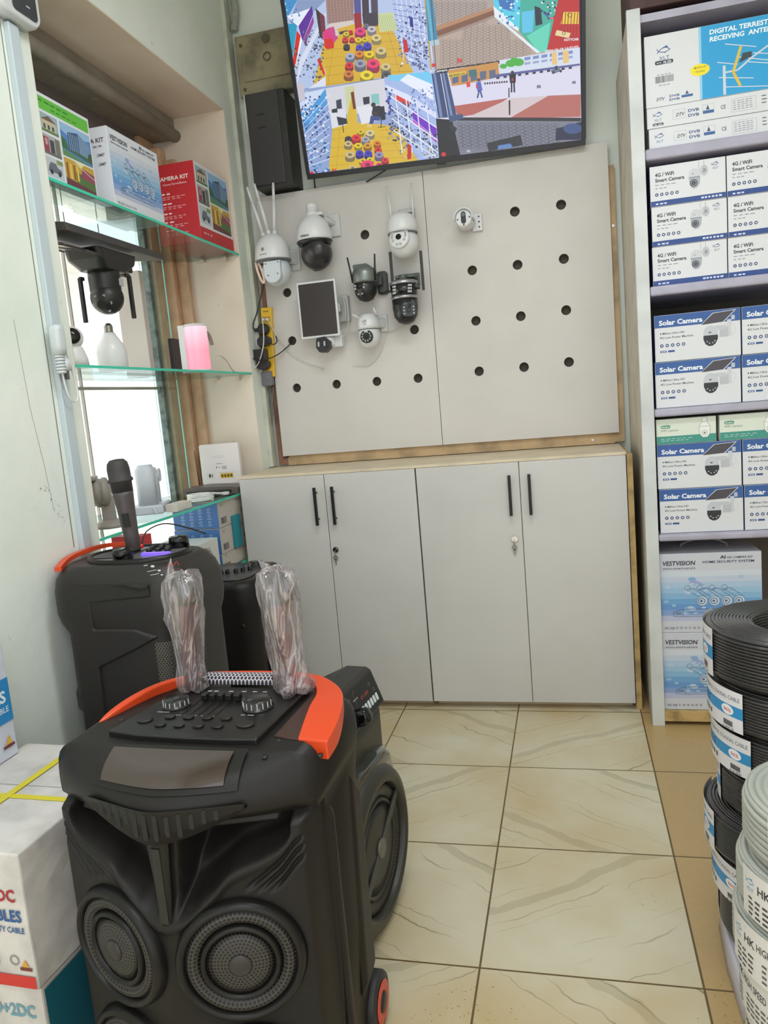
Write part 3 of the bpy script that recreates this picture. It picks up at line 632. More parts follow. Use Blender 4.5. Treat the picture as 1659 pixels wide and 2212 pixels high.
# ================================================================ cable coils
def pdiv(p):
    base = p.rect
    def rect(u0, u1, v0, v1, col):
        n = max(1, int((u1-u0)/.012)); vs = []; fs = []
        for i in range(n+1): q = u0+(u1-u0)*i/n; vs += [(q, v0), (q, v1)]
        for i in range(n): fs.append((2*i, 2*i+2, 2*i+3, 2*i+1))
        return p.raw(vs, fs, col)
    def disc(u, v, r, col, ry=None, n=20):
        q = ry or r; vs = [(u, v)]+[(u+r*s_*cos(2*pi*k/n), v+q*s_*sin(2*pi*k/n)) for s_ in (.5, 1) for k in range(n)]
        fs = [(0, 1+k, 1+(k+1) % n) for k in range(n)]+[(1+k, 1+n+k, 1+n+(k+1) % n, 1+(k+1) % n) for k in range(n)]
        return p.raw(vs, fs, col)
    p.rect = rect; p.disc = disc; p.step = .0005; return p
def coil_mat(name, c, rough, film):
    m, nt, b = nodes_of(name); b.inputs['Base Color'].default_value = rgb(c); b.inputs['Roughness'].default_value = rough
    b.inputs['Coat Weight'].default_value = film; b.inputs['Coat Roughness'].default_value = .12
    tc = nt.nodes.new('ShaderNodeTexCoord'); n = nt.nodes.new('ShaderNodeTexNoise'); n.inputs['Scale'].default_value = 26; n.inputs['Detail'].default_value = 4; n.inputs['Distortion'].default_value = 1.5
    bp = nt.nodes.new('ShaderNodeBump'); bp.inputs['Strength'].default_value = .5; bp.inputs['Distance'].default_value = .003
    nt.links.new(tc.outputs['Object'], n.inputs['Vector']); nt.links.new(n.outputs[0], bp.inputs['Height']); nt.links.new(bp.outputs[0], b.inputs['Coat Normal'])
    return m
def coil(name, R, r, H, rows, m, loc, rz, art, label, cat, group, lean=(0, 0)):
    t = empty(name, loc, 0, label, cat, group, rot=(lean[0], lean[1], rz))
    prof = [(r+.004, .006)]; dz = (H-.012)/rows; nr = max(5, int((R-r)/dz/1.2)); dr = (R-r-.014)/nr
    def arc(c0, c1, rad, a0, a1, k=4): return [(c0+rad*cos(a0+(a1-a0)*i/k), c1+rad*sin(a0+(a1-a0)*i/k)) for i in range(k+1)]
    pr = [(r+.006, 0), (R-.010, 0)]
    for i in range(rows): pr += arc(R-dz*.5-(.004 if i in (0, rows-1) else 0), .006+dz*(i+.5), dz*.52, -pi/2, pi/2)
    for i in range(nr): pr += arc(R-.009-dr*(i+.5), H-.006-(.002 if i in (0, nr-1) else 0), dr*.5, 0, pi)
    for i in range(rows): pr += arc(r+dz*.5, H-.006-dz*(i+.5), dz*.5, pi/2, 3*pi/2, 2)
    g = MB(); g.lathe(pr+[pr[0]], n=56, cap=False); g.build('cable_windings', m, t)
    if art:
        p = pdiv(Print((0, 0, 0), (1, 0, 0), (0, 0, 1))); RR = R+.0012
        p.map = lambda a, q, h: Vector(((RR+h)*cos(a/RR), (RR+h)*sin(a/RR), q)); art(p, H); p.build('paper_label', t)
    return t
def art_black(p, H):
    p.rect(-.085, .085, .004, H-.004, (226, 222, 226)); p.rect(-.085, .085, H*.36, H*.62, (56, 144, 200))
    p.ring(-.068, H*.80, .008, .002, (120, 150, 190)); p.text('RG59+2C COAXIAL CABLE', -.052, H*.74, .012, (112, 116, 132), .01, .130)
    p.fuzz(-.076, -.02, H*.52, .004, (30, 70, 120), 3); p.fuzz(-.076, -.026, H*.42, .004, (30, 70, 120), 3)
    p.disc(.044, H*.49, .018, (240, 236, 240), .011); p.text('96%', .044, H*.445, .011, (200, 50, 70), .012, .022, 0, 'c')
    for i in range(4): p.rect(-.074+i*.016, -.066+i*.016, H*.16, H*.27, (96, 84, 76))
    x = .032
    for i in range(14): p.rect(x, x+.0012, H*.13, H*.25, (50, 46, 46)); x += .002
    p.fuzz(.03, .065, H*.07, .002, (90, 86, 90), 4)
def art_grey(p, H):
    p.rect(-.09, .09, .004, H-.003, (226, 222, 220)); fish(p, -.068, H*.68, .026, (70, 150, 200))
    p.text('HK', -.048, H*.60, .022, (60, 60, 64), .02, .028); p.text('HIGH SPEED LAN', -.016, H*.62, .020, (70, 68, 70), .01, .098)
    for i in range(4): p.fuzz(-.072, -.02, H*(.40-.1*i), .004, (70, 66, 66), 3)
    for i in range(4): p.fuzz(-.004, .07, H*(.42-.1*i), .004, (96, 92, 92), 5)
MBK = coil_mat('black_cable', (34, 31, 33), .34, .9); MGR = coil_mat('grey_cable', (176, 178, 170), .45, .7)
BX, BY, BR = .722, .105, .185
names = ['bottom', 'second from the bottom', 'third from the bottom', 'middle', 'third from the top', 'second from the top', 'topmost']
zz = .088; hs = [.112, .100, .106, .100, .098, .100, .118]; offs = [(.018, 0), (.006, 0), (-.008, .0), (.022, .0), (.012, 0), (.006, 0), (0, 0)]
rzs = [2.6, 3.4, 3.0, 2.8, 3.45, 3.40, 2.98]
for k in range(7):
    coil('black_cable_coil', BR, .085, hs[k]-.004, 13 if k != 6 else 15, MBK, (BX+offs[k][0], BY+offs[k][1], zz), rzs[k], art_black,
         '%s wrapped black coaxial cable coil in the tall stack at right' % names[k], 'cable coil', 'stack of black cable coils', ((.003, -.002), (-.002, .003))[k % 2])
    zz += hs[k]
GX, GY, GR = .690, -.262, .165
zz = .004; hs = [.098, .098, .104, .106, .100, .112]; offs = [(.01, 0), (.012, 0), (.004, 0), (-.008, 0), (.0, 0), (.012, 0)]; rzs = [3.3, 3.4, 3.35, 3.75, 3.9, 4.2]
names = ['bottom', 'second from the bottom', 'third from the bottom', 'third from the top', 'second from the top', 'topmost']
for k in range(6):
    coil('grey_cable_coil', GR, .075, hs[k]-.004, 8, MGR, (GX+offs[k][0], GY+offs[k][1], zz), rzs[k], art_grey if k else None,
         '%s grey network cable coil in the stack at the lower right corner' % names[k], 'cable coil', 'stack of grey cable coils', ((.003, -.002), (-.002, .003))[k % 2])
    zz += hs[k]
g = MB()
ring0 = [(.562, -.085), (.558, .06), (.566, .20), (.62, .29), (.80, .29), (.88, .20), (.88, -.04), (.60, -.088)]
g.loft([[(x, y, z+random.uniform(-.003, .003)) for x, y in [((a-.72)*s_+.72, (b-.1)*s_+.1) for a, b in ring0]] for z, s_ in ((.003, 1.0), (.03, .985), (.06, .99), (.083, .965))])
g.build('packing_sack', mat('white_sack', (198, 194, 206), .5, bump=.6, bscale=30), label='crumpled white packing sack under the black coil stack', cat='sack')
# ================================================================ display window: glass shelves and what stands on them
GLASS = clear_glass('shelf_glass', (.90, .985, .965), .05); GEDGE = mat('glass_edge_green', (64, 206, 176), .2)
GEDGE2 = mat('glass_edge_dark', (60, 130, 110), .2)
SH = {1: 2.095, 2: 1.545, 3: 1.0, 4: .695}
labs = {1: 'topmost green-edged glass shelf in the display window, under the kit boxes', 2: 'middle green-edged glass shelf in the display window, under the pink lamp', 3: 'third green-edged glass shelf in the display window, under the upright router', 4: 'lowest green-edged glass shelf in the display window, under the blue boxes'}
for k, z in SH.items():
    g = MB(); g.box(-1.585, -1.192, NY0+.006, NY1-.006, z-.008, z)
    s = g.build('glass_shelf', GLASS, label=labs[k], cat='shelf', group='glass shelves in the display window')
    g = MB(); g.box(-1.1919, -1.1875, NY0+.006, NY1-.006, z-.0085, z+.0005); g.build('polished_edge', GEDGE, s)
    g = MB(); g.box(-1.38, -1.36, NY1-.03, NY1-.004, z-.02, z-.009); g.box(-1.26, -1.245, NY1-.03, NY1-.004, z-.03, z-.009); g.build('bracket', mat('bracket_cream', (214, 200, 180), .4), s)
# upright glass divider standing against the window
t = empty('glass_divider', (-1.57, 1.60, 1.0), label='upright glass divider with bright green edge standing before the brown window jamb', cat='glass panel')
g = MB(); g.box(-.014, .1, .014, .02, .005, .535); g.box(-.014, .1, .014, .02, .551, 1.084); g.build('glass_pane', GLASS, t)
g = MB(); g.box(.1, .104, .0135, .0205, .005, .535); g.box(.1, .104, .0135, .0205, .551, 1.084); g.build('polished_edge', mat('pale_glass_edge', (150, 214, 204), .2), t)
def xbox(name, y0, y1, z0, h, x, dep, m, label, group=None):
    """carton whose printed front looks into the room (+x); local frame: x right along +y ... front at y=0"""
    t = empty(name, (x, (y0+y1)/2, z0+.001), pi/2, label, 'box', group)
    w_ = y1-y0; g = MB(); g.box(-w_/2, w_/2, 0, dep, 0, h); g.build('box_body', m, t, bevel=.0015)
    p = Print((-w_/2, 0, 0), (1, 0, 0), (0, 0, 1)); return t, p, w_
def photos(p, u0, u1, v0, v1):
    W_ = u1-u0; H_ = v1-v0; R = lambda a, b, c, d, col: p.rect(u0+a*W_, u0+b*W_, v0+c*H_, v0+d*H_, col)
    def Q(col, *pts): p.poly([(u0+a*W_, v0+b*H_) for a, b in pts], col)
    # small pictures on the left: house, street, car
    R(0, .34, .70, .98, (150, 176, 186)); R(.03, .30, .72, .88, (196, 186, 160)); Q((120, 92, 80), (.02, .88), (.17, .96), (.32, .88)); [R(.06+.08*i, .10+.08*i, .75, .82, (70, 84, 96)) for i in range(3)]; R(0, .34, .70, .74, (96, 128, 84))
    R(0, .34, .36, .66, (172, 168, 170)); R(.02, .12, .38, .62, (152, 70, 84)); R(.14, .22, .4, .6, (70, 74, 84)); R(.24, .33, .38, .64, (116, 120, 100)); R(.05, .1, .5, .6, (196, 150, 150)); R(0, .34, .36, .40, (110, 104, 104))
    R(0, .34, .03, .32, (190, 198, 204)); Q((104, 110, 122), (.04, .10), (.30, .10), (.30, .17), (.23, .19), (.2, .25), (.1, .25), (.06, .18)); p.disc(u0+.1*W_, v0+.1*H_, .03*W_, (50, 52, 58)); p.disc(u0+.25*W_, v0+.1*H_, .03*W_, (50, 52, 58)); R(.22, .34, .25, .32, (130, 150, 90))
    # glass office block
    R(.38, 1, .46, .98, (86, 132, 196)); Q((150, 186, 222), (.38, .98), (1, .98), (1, .88), (.6, .78), (.38, .86)); Q((66, 92, 128), (.52, .58), (.52, .86), (.74, .92), (.74, .56)); Q((116, 146, 178), (.74, .56), (.74, .92), (.97, .80), (.97, .58))
    for i in range(5): p.line([(u0+(.55+.04*i)*W_, v0+.59*H_), (u0+(.55+.04*i)*W_, v0+.86*H_)], .012*W_, (148, 176, 204))
    Q((66, 108, 66), (.38, .58), (.38, .76), (.47, .72), (.52, .58)); Q((92, 138, 88), (.38, .46), (.38, .56), (1, .46)); Q((72, 106, 84), (.38, .58), (1, .50), (1, .57), (.7, .60)); Q((58, 92, 58), (.9, .55), (.93, .66), (1, .68), (1, .55))
    # market street
    R(.38, 1, .0, .43, (196, 160, 66)); Q((108, 62, 70), (.38, 0), (.38, .12), (1, .05), (1, 0)); Q((84, 116, 66), (.60, .10), (.60, .27), (1, .22), (1, .04)); Q((150, 74, 92), (.7, .2), (.74, .36), (1, .32), (1, .18)); [R(.41+.07*i, .45+.07*i, .12, .36, ((150, 90, 40), (224, 196, 92))[i % 2]) for i in range(4)]; Q((236, 220, 150), (.6, .43), (.8, .43), (.72, .36)); p.line([(u0+.6*W_, v0+.4*H_), (u0+W_, v0+.25*H_)], .01*W_, (220, 210, 200))
KITW = mat('kit_white', (222, 224, 232), .45)
t, p, w_ = xbox('camera_kit_box', .476, .742, SH[1], .248, -1.202, .16, KITW, 'kit box with green header and building photos at the near end of the glass shelves', 'kit boxes on the top glass shelf')
p.rect(.008, w_-.008, .200, .238, (100, 186, 66)); p.fuzz(.012, .16, .223, .005, (52, 130, 40), 5); p.fuzz(.07, .2, .209, .004, (52, 130, 40), 5); photos(p, .010, w_-.008, .006, .196); p.build('printed_front', t)
t, p, w_ = xbox('camera_kit_box', .845, 1.180, SH[1], .262, -1.202, .17, KITW, 'pale blue security kit box in the middle of the top glass shelf', 'kit boxes on the top glass shelf')
kit_art(p, w_, .262); p.build('printed_front', t)
p = Print((-w_/2, .17, 0), (0, -1, 0), (0, 0, 1)); p.text('CAMERA KIT', .155, .212, .020, (84, 76, 92), .03, .12, 0, 'r'); p.fuzz(.09, .152, .196, .006, (150, 140, 156), 3); p.text('.0MP', .152, .165, .015, (110, 100, 120), .02, .032, 0, 'r'); p.text('.0MP', .154, .135, .015, (110, 100, 120), .02, .032, 0, 'r'); p.build('printed_side', t)
RED = mat('red_card', (196, 46, 54), .45)
t, p, w_ = xbox('camera_kit_box', 1.495, 1.828, SH[1], .328, -1.206, .19, [RED], 'red camera kit box with white text at the far end of the top glass shelf', 'kit boxes on the top glass shelf')
p.rect(.001, w_-.001, .062, .327, (222, 222, 226)); photos(p, .014, w_-.014, .072, .318); p.fuzz(.03, .12, .035, .007, (236, 170, 170), 3); p.build('printed_front', t)
p = Print((-w_/2, .19, 0), (0, -1, 0), (0, 0, 1)); p.text('CAMERA KIT', .012, .262, .022, (244, 226, 226), .03, .15); p.text('Home Surveillance', .04, .242, .013, (240, 200, 204), .01, .11)
for i, v in enumerate((.205, .165, .125, .09, .055)): p.fuzz(.03, .075, v, .006, (246, 220, 220), 2); p.fuzz(.03, .14, v-.012, .004, (232, 150, 156), 5); p.fuzz(.03, .12, v-.020, .004, (232, 150, 156), 4)
p.build('printed_side', t)
g = MB(); g.tube([(.0, .1, .328), (.03, .1, .340), (.10, .1, .342), (.13, .1, .328)], .002, 6); g.build('carrying_loop', DKMETAL, t)
# ---- black PTZ camera with solar panels hung under the top shelf
DKG = mat('charcoal_plastic', (70, 66, 64), .45)
t = empty('solar_ptz_camera', (-1.31, .885, 1.976), label='black dome camera with solar panel wings hanging under the top glass shelf', cat='camera')
g = MB(); g.M = Matrix.Rotation(.10, 4, 'Y')
g.loft([[(-.10, -.33, .005), (.09, -.30, .0), (.09, .30, .0), (-.10, .33, .005)], [(-.10, -.33, .030), (.075, -.30, .028), (.075, .30, .028), (-.10, .33, .030)]], smooth=False); g.build('panel_housing', DKG, t, bevel=.004)
for i, (y0, y1) in enumerate(((-.30, -.19), (-.175, -.065), (-.05, .02))):
    g = MB(); sl = -.018-.008*i
    for a, b in (((-.10, y0, -.01), (.055, y0, -.045)), ((.055, y0, -.045), (.055, y1, -.045)), ((.055, y1, -.045), (-.10, y1, -.01)), ((-.10, y0, -.01), (-.10, y1, -.01))): g.tube([a, b], .005, 6)
    fr = g.build('wing_frame', DKG, t)
    g = MB(); g.add([(-.095, y0, -.011), (.052, y0, -.044), (.052, y1, -.044), (-.095, y1, -.011)], [(0, 1, 2, 3)], False); g.build('solar_sheet', mat('solar_backing', (188, 180, 170), .5, noise=.5, nscale=60), fr)
g = MB(); g.loft([[(x, y, -.02) for x, y in rrect(.14, .25, .02)], [(x, y, -.055) for x, y in rrect(.14, .22, .02)], [(x, y, -.085) for x, y in rrect(.11, .15, .03)]], smooth=False); g.build('mount', BLACK, t, bevel=.004)
g = MB(); g.lathe([(.052, -.06), (.055, -.10), (.054, -.150), (.050, -.165)], n=32); g.build('neck', BLACK, t)
g = MB(); g.ball((.004, -.004, -.175), .058, 28, (1, 1, .98)); hd = g.build('head', BLACK, t)
g = MB(); g.M = Matrix.Translation((.004, -.004, -.175)) @ Matrix.Rotation(.1, 4, 'Z') @ Matrix.Rotation(2.1, 4, 'X')
g.cyl((0, 0, .048), .016, .010); g.m = 1
for i in range(6): a = 2*pi*i/6; g.cyl((.030*cos(a), .030*sin(a), .041), .0065, .007, 'z', 10)
g.build('lens_face', [GLOSSBLACK, mat('led_grey', (160, 156, 156), .3)], hd)
g = MB(); g.box(.050, .0565, .005, .03, -.135, -.11); g.build('sticker', mat('sticker', (190, 190, 192), .4), t)
for y in (-.082, .085):
    g = MB(); s_ = -1 if y < 0 else 1; g.M = Matrix.Translation((y*.9, y*.43-y, 0)); g.box(-.007, .007, y-.006, y+.006, -.255 if y < 0 else -.25, -.10); g.box(-.006, .006, min(y, y-.02*s_), max(y, y-.02*s_), -.108, -.095); g.build('antenna', BLACK, t, bevel=.002)
g = MB(); g.box(-.02, .03, .09, .15, -.07, -.02); g.cyl((.0, .10, -.085), .025, .03); g.build('swivel_joint', BLACK, t, bevel=.004)
g = MB(); [g.tube([(x, y, .028), (x, y, .110)], .0015, 6) for x in (-.06,) for y in (-.1, .1)]; g.build('hanging_clip', DKMETAL, t)
def on(px, py, z): q = at(px, py, 'z', z); return q
# ---- items standing on the middle shelf (z = 1.545)
Z2 = SH[2]+.001
c = at(243, 776, 'x', -1.33); t = empty('bulb_camera', (-1.33, c.y, Z2), label='white bulb-shaped camera with metal screw base on the middle glass shelf', cat='camera')
g = MB(); g.lathe([(.050, 0), (.053, .01), (.053, .07), (.045, .095), (.026, .125), (.019, .138)], n=32); g.build('housing', mat('frosted_white', (226, 226, 226), .3), t)
g = MB(); g.lathe([(.0155, .138), (.0165, .142), (.014, .146), (.0165, .150), (.014, .154), (.0165, .158), (.014, .162), (.012, .168), (.006, .172)], n=20); g.build('screw_base', mat('nickel', (150, 146, 136), .3, .9), t)
g = MB(); g.tube([(-.03, .045, .11), (-.01, .075, .05), (.0, .09, .008)], .0025, 6); g.build('wire_antenna', WHITEP, t)
c = at(162, 760, 'x', -1.30); t = empty('white_ptz_camera', (-1.30, c.y-.01, Z2), label='small white swivel camera with black lens window at the near end of the middle shelf', cat='camera')
g = MB(); g.lathe([(.046, 0), (.044, .03), (.034, .062), (.030, .07)], n=28); g.build('base', WHITEP, t)
g = MB(); g.ball((0, 0, .100), .038, 24); hd = g.build('head', WHITEP, t)
g = MB(); g.M = Matrix.Translation((0, 0, .100)) @ Matrix.Rotation(.75, 4, 'Z') @ Matrix.Rotation(1.45, 4, 'X'); g.lathe([(.027, .024), (.024, .036), (.004, .0385)], ax='z'); g.build('lens_window', GLOSSBLACK, hd)
# big white carton panel leaning at the glass and dark strip behind
g = MB(); g.box(-1.565, -1.447, 1.365, 1.40, Z2, 1.985); g.build('tall_carton', mat('grey_white_card', (206, 198, 190), .5), bevel=.002, label='tall plain off-white carton standing behind the bulb camera against the window', cat='box')
g = MB(); g.box(-1.56, -1.50, 1.415, 1.46, Z2, 1.855); g.build('dark_case', mat('dark_grey_case', (88, 84, 82), .5), bevel=.01, label='slim dark grey case standing upright beside the tall off-white carton', cat='case')
g = MB(); g.box(-1.41, -1.385, 1.47, 1.57, Z2, 1.705); g.build('set_top_box', mat('black_case', (46, 42, 42), .35), bevel=.003, label='small black box standing upright left of the pink lamp on the middle shelf', cat='box')
c = at(431, 797, 'x', -1.27); t = empty('pink_lamp', (-1.27, c.y, Z2), label='round lamp glowing pink and white on the middle glass shelf with grey handle', cat='lamp')
lm, nt, b = nodes_of('pink_glow'); tc = nt.nodes.new('ShaderNodeTexCoord'); sp = nt.nodes.new('ShaderNodeSeparateXYZ'); nt.links.new(tc.outputs['Object'], sp.inputs[0])
rp = nt.nodes.new('ShaderNodeValToRGB'); mr = nt.nodes.new('ShaderNodeMapRange'); mr.inputs[2].default_value = .2; nt.links.new(sp.outputs[2], mr.inputs[0]); nt.links.new(mr.outputs[0], rp.inputs[0])
rp.color_ramp.elements[0].color = rgb((250, 140, 165)); rp.color_ramp.elements[1].color = rgb((226, 210, 222)); rp.color_ramp.elements[0].position = .45; rp.color_ramp.elements[1].position = .92
nt.links.new(rp.outputs[0], b.inputs['Emission Color']); b.inputs['Emission Strength'].default_value = .75; b.inputs['Base Color'].default_value = rgb((210, 150, 165)); b.inputs['Roughness'].default_value = .3
g = MB(); g.lathe([(.048, .004), (.050, .01), (.050, .19), (.047, .198)], n=36); g.build('shade', lm, t)
g = MB(); g.lathe([(.0515, 0), (.0515, .010), (.05, .012)], n=36); g.box(-.055, -.030, -.05, -.03, 0, .2); g.lathe([(.050, .194), (.051, .2), (.046, .204)], n=36); g.build('rim', WHITEP, t)
g = MB(); g.tube(smooth_path([(.02, .050, .175), (.02, .075, .17), (.022, .092, .15), (.024, .10, .12)]), .008, 10); g.build('handle', mat('handle_grey', (140, 134, 128), .4), t)
# ---- third shelf (z = 1.0)
Z3 = SH[3]+.001
t = empty('wifi_router', (-1.355, 1.74, Z3+.028), label='flat white router standing upright with a row of yellow ports and a sticker', cat='router')
g = MB(); g.prism(rrect(.205, .195, .012, cx=0, cy=.0975), -.012, .012, 'y'); g.build('housing', mat('router_white', (228, 220, 218), .35), t, bevel=.003)
p = Print((-.1025, -.0125, 0), (1, 0, 0), (0, 0, 1)); K = (120, 112, 112)
for v, n in ((.135, 4), (.128, 3), (.098, 5)): p.fuzz(.07, .13, v, .002, (190, 180, 180), n)
p.text('MODEL', .085, .098, .006, K, .01, .03); p.rect(.08, .086, .080, .086, (60, 56, 56)); p.rect(.096, .099, .080, .085, (80, 76, 76))
for j in range(4): p.fuzz(.11, .135, .085-j*.004, .0022, K, 5)
p.rect(.038, .048, .036, .052, (44, 42, 44)); p.rect(.054, .058, .036, .052, (60, 58, 60)); p.line([(.03, .03), (.066, .03), (.066, .056), (.03, .056)], .0008, (196, 186, 184), True)
p.rect(.098, .164, .030, .052, (214, 178, 30))
for i in range(4): p.rect(.102+i*.0155, .113+i*.0155, .034, .046, (96, 78, 16)); p.rect(.105+i*.0155, .110+i*.0155, .046, .049, (96, 78, 16))
p.line([(.09, .056), (.175, .056)], .0008, (150, 140, 140)); p.build('port_panel', t)
g = MB(); g.box(-.06, .06, -.03, .03, -.0275, 0); g.build('foot', WHITEP, t)
t = empty('network_recorder', (-1.33, 1.60, Z3), .12, 'flat dark grey recorder box lying on the third shelf in front of the white router', 'recorder')
g = MB(); g.prism([(-.13, 0), (.13, 0), (.13, .028), (.10, .034), (-.05, .040), (-.13, .034)], -.075, .075, 'y'); g.build('housing', mat('recorder_grey', (92, 84, 80), .4), t, bevel=.002)
g = MB(); g.box(-.11, .10, -.077, -.0745, .006, .022); g.build('front_strip', BLACK, t)
g = MB(); g.tube([(0, 0, 0), (-.012, .01, .17)], [.004, .002], 8); g.build('stick_antenna', mat('brown_stick', (104, 66, 58), .5), loc=(-1.44, 1.66, Z3+.03), label='thin brown stick antenna standing left of the white router', cat='antenna')
c = at(448, 1088, 'z', Z3+.02); cx, cy = c.x, c.y
g = MB()
pts = []
for i in range(5*16+1): a = 2*pi*i/16; pts.append((.052*cos(a)+random.uniform(-.002, .002), .052*sin(a)+random.uniform(-.002, .002), .005+.006*i/16))
g.tube(pts, .0042, 8); g.tube(smooth_path([pts[-1], (.07, .02, .03), (.085, .05, .025)]), .0042, 8)
t = empty('patch_cable', (-1.255, 1.30, Z3), label='coiled white patch cable with clear plug lying at the shelf edge', cat='cable'); g.build('cable', WHITEP, t)
g = MB(); g.box(.075, .100, .045, .072, .018, .030); g.build('plug', mat('clear_plug', (214, 214, 216), .2), t, bevel=.002)
g = MB(); pts = []
for i in range(3*14+1): a = 2*pi*i/14; pts.append((.035*cos(a), .06*sin(a), .004+.005*i/14))
g.tube(pts, .0036, 8); g.build('black_cable', BLACK, loc=(-1.262, 1.135, Z3), label='loose loops of dark cable lying left of the white cable coil', cat='cable')
g = MB(); g.box(-.025, .025, -.06, .06, 0, .03); g.box(.0255, .0275, -.012, .012, .008, .022); g.build('power_adapter', mat('off_white', (220, 212, 204), .4), loc=(-1.235, 1.075, Z3), bevel=.004, label='small off-white adapter box at the shelf edge below the cable loops', cat='adapter')
# grey camera on pedestal, near end
GRYM = mat('grey_metal_paint', (150, 142, 136), .45)
c = at(240, 1139, 'z', Z3); t = empty('grey_speed_camera', (c.x, c.y, Z3), .5, 'large grey pedestal camera with ribbed housing and two black antennas behind the microphone', 'camera')
g = MB(); g.lathe([(.052, 0), (.052, .01), (.040, .022), (.026, .03)], n=28); g.box(-.022, .022, -.02, .02, .028, .11); g.build('pedestal', GRYM, t, bevel=.003)
g = MB(); g.M = Matrix.Translation((-.015, 0, .125)); g.lathe([(.03, -.11), (.045, -.085), (.047, -.02), (.052, -.018), (.052, -.008), (.048, -.006), (.048, .004), (.052, .006), (.05, .02), (.03, .03)], ax='x', n=32); g.build('housing', GRYM, t)
g = MB(); g.M = Matrix.Translation((-.015, 0, .125)); g.box(-.10, -.01, -.04, .04, .044, .058); g.build('sun_hood', GRYM, t, bevel=.003)
for y in (-.045, .045):
    g = MB(); g.tube([(-.09, y, .12), (-.095, y, .235)], .006, 8); g.build('antenna', BLACK, t)
# white bullet-style cameras in the strong light
c = at(330, 1128, 'z', Z3); WH = mat('bluish_white_plastic', (206, 210, 220), .35)
t = empty('white_station_camera', (-1.34, 1.05, Z3), .35, 'big white two-part camera station standing in the bright window light', 'camera')
g = MB(); g.box(-.06, .06, -.09, .10, 0, .035); g.build('base', WH, t, bevel=.006)
g = MB(); g.loft([[(x, y, z) for x, y in rrect(.07, .075, .02, cx=0, cy=-.045)] for z in (.035, .17)]+[[(x, y, .19) for x, y in rrect(.05, .06, .02, cx=0, cy=-.04)]], smooth=True); g.build('left_housing', WH, t)
g = MB(); g.loft([[(x, y, z) for x, y in rrect(.06, .06, .02, cx=0, cy=.055)] for z in (.035, .14)]+[[(x, y, .172) for x, y in rrect(.045, .05, .02, cx=0, cy=.055)]], smooth=True); g.cyl((.028, .068, .140), .026, .008, 'x'); g.build('right_housing', WH, t)
g = MB(); g.box(.0605, .0625, .045, .095, .012, .030); g.m = 1; [g.box(.0626, .063, .05+.011*i, .056+.011*i, .016, .026) for i in range(4)]; g.build('rating_label', [mat('label_grey', (150, 150, 156), .4), mat('label_dark', (92, 92, 98), .4)], t)
g = MB(); g.tube(smooth_path([(0, -.05, .05), (.03, -.10, .02), (.04, -.12, .005)]), .003, 6); g.build('cord', WH, t)
t = empty('black_side_mirror', (-1.31, .555, Z3), label='dark glossy curved object half hidden by the near side of the display opening', cat='case')
g = MB(); g.loft([[(x, y, z*1.0) for x, y in rrect(.05+.02*z/.05, .07, .02)] for z in (0, .03, .05)]); g.ball((0, .02, .055), .032, 16, (1, 1.2, .6)); g.build('shell', GLOSSBLACK, t)
# ---- lowest glass shelf (z = .695): network boxes
Z4 = SH[4]+.001
def nbox(y0, y1, z0, h, label, art='blue'):
    # two visible faces: the long one looking at the camera side (-y) and the end (+x)
    x0, x1 = -1.415, -1.200
    t = empty('network_box', ((x0+x1)/2, (y0+y1)/2, z0), label=label, cat='box', group='network product boxes on the lowest glass shelf')
    w_, d_ = x1-x0, y1-y0
    g = MB(); g.box(-w_/2, w_/2, -d_/2, d_/2, 0, h); g.build('box_body', mat('beige_grey_card', (196, 186, 178), .5), t, bevel=.001)
    p = Print((-w_/2, -d_/2, 0), (1, 0, 0), (0, 0, 1)); p.rect(.001, w_-.001, .001, h-.001, (70, 116, 176))
    n = 3
    for i in range(4):
        for j in range(n): p.ring(.045+i*.042, h-.03-j*(h-.03)/n, .0065, .002, (176, 204, 232)); p.rect(.035+i*.042, .055+i*.042, h-.044-j*(h-.03)/n, h-.041-j*(h-.03)/n, (160, 190, 224))
    p.build('printed_front', t)
    p = Print((w_/2, -d_/2, 0), (0, 1, 0), (0, 0, 1)); p.text('NET', .03, h*.8, .014, (90, 84, 84), .01, .02)
    p.rect(.02, .075, h*.12, h*.38, (128, 120, 116)); p.rect(.022, .045, h*.15, h*.35, (100, 96, 94)); p.line([(.012, h*.06), (d_-.06, h*.06), (d_-.06, h*.92), (.012, h*.92)], .001, (160, 152, 146), True); p.fuzz(d_-.12, d_-.07, h*.85, .004, (96, 90, 90), 2); p.rect(d_-.075, d_-.068, h*.3, h*.5, (80, 76, 76))
    p.build('printed_end', t); return t
nbox(1.335, 1.64, Z4+.182, .112, 'upper blue-fronted network box right under the third glass shelf')
nbox(1.330, 1.645, Z4+.068, .112, 'lower blue-fronted network box with the teal sleeve leaning on it')
t = nbox(1.325, 1.66, Z4+.001, .065, 'flat white network box at the bottom of the blue box pile')
g = MB(); g.box(0, .012, -.035, .035, 0, .145); g.build('teal_sleeve', mat('teal_card', (30, 132, 148), .45), bevel=.002, loc=(-1.199, 1.485, Z4+.071), label='teal product sleeve standing against the end of the blue network boxes', cat='box')
g = MB(); g.box(-1.42, -1.20, .86, 1.30, Z4, Z4+.15); g.m = 1; g.box(-1.1995, -1.1992, .87, 1.0, Z4+.01, Z4+.06)
t = g.build('white_carton', [mat('matte_white_card', (216, 216, 212), .5), mat('green_patch', (60, 150, 100), .5)], bevel=.0015, label='wide white carton with dark line drawing left of the blue network boxes', cat='box')
p = Print((-1.1999, .86, Z4), (0, 1, 0), (0, 0, 1)); D = (84, 82, 84)
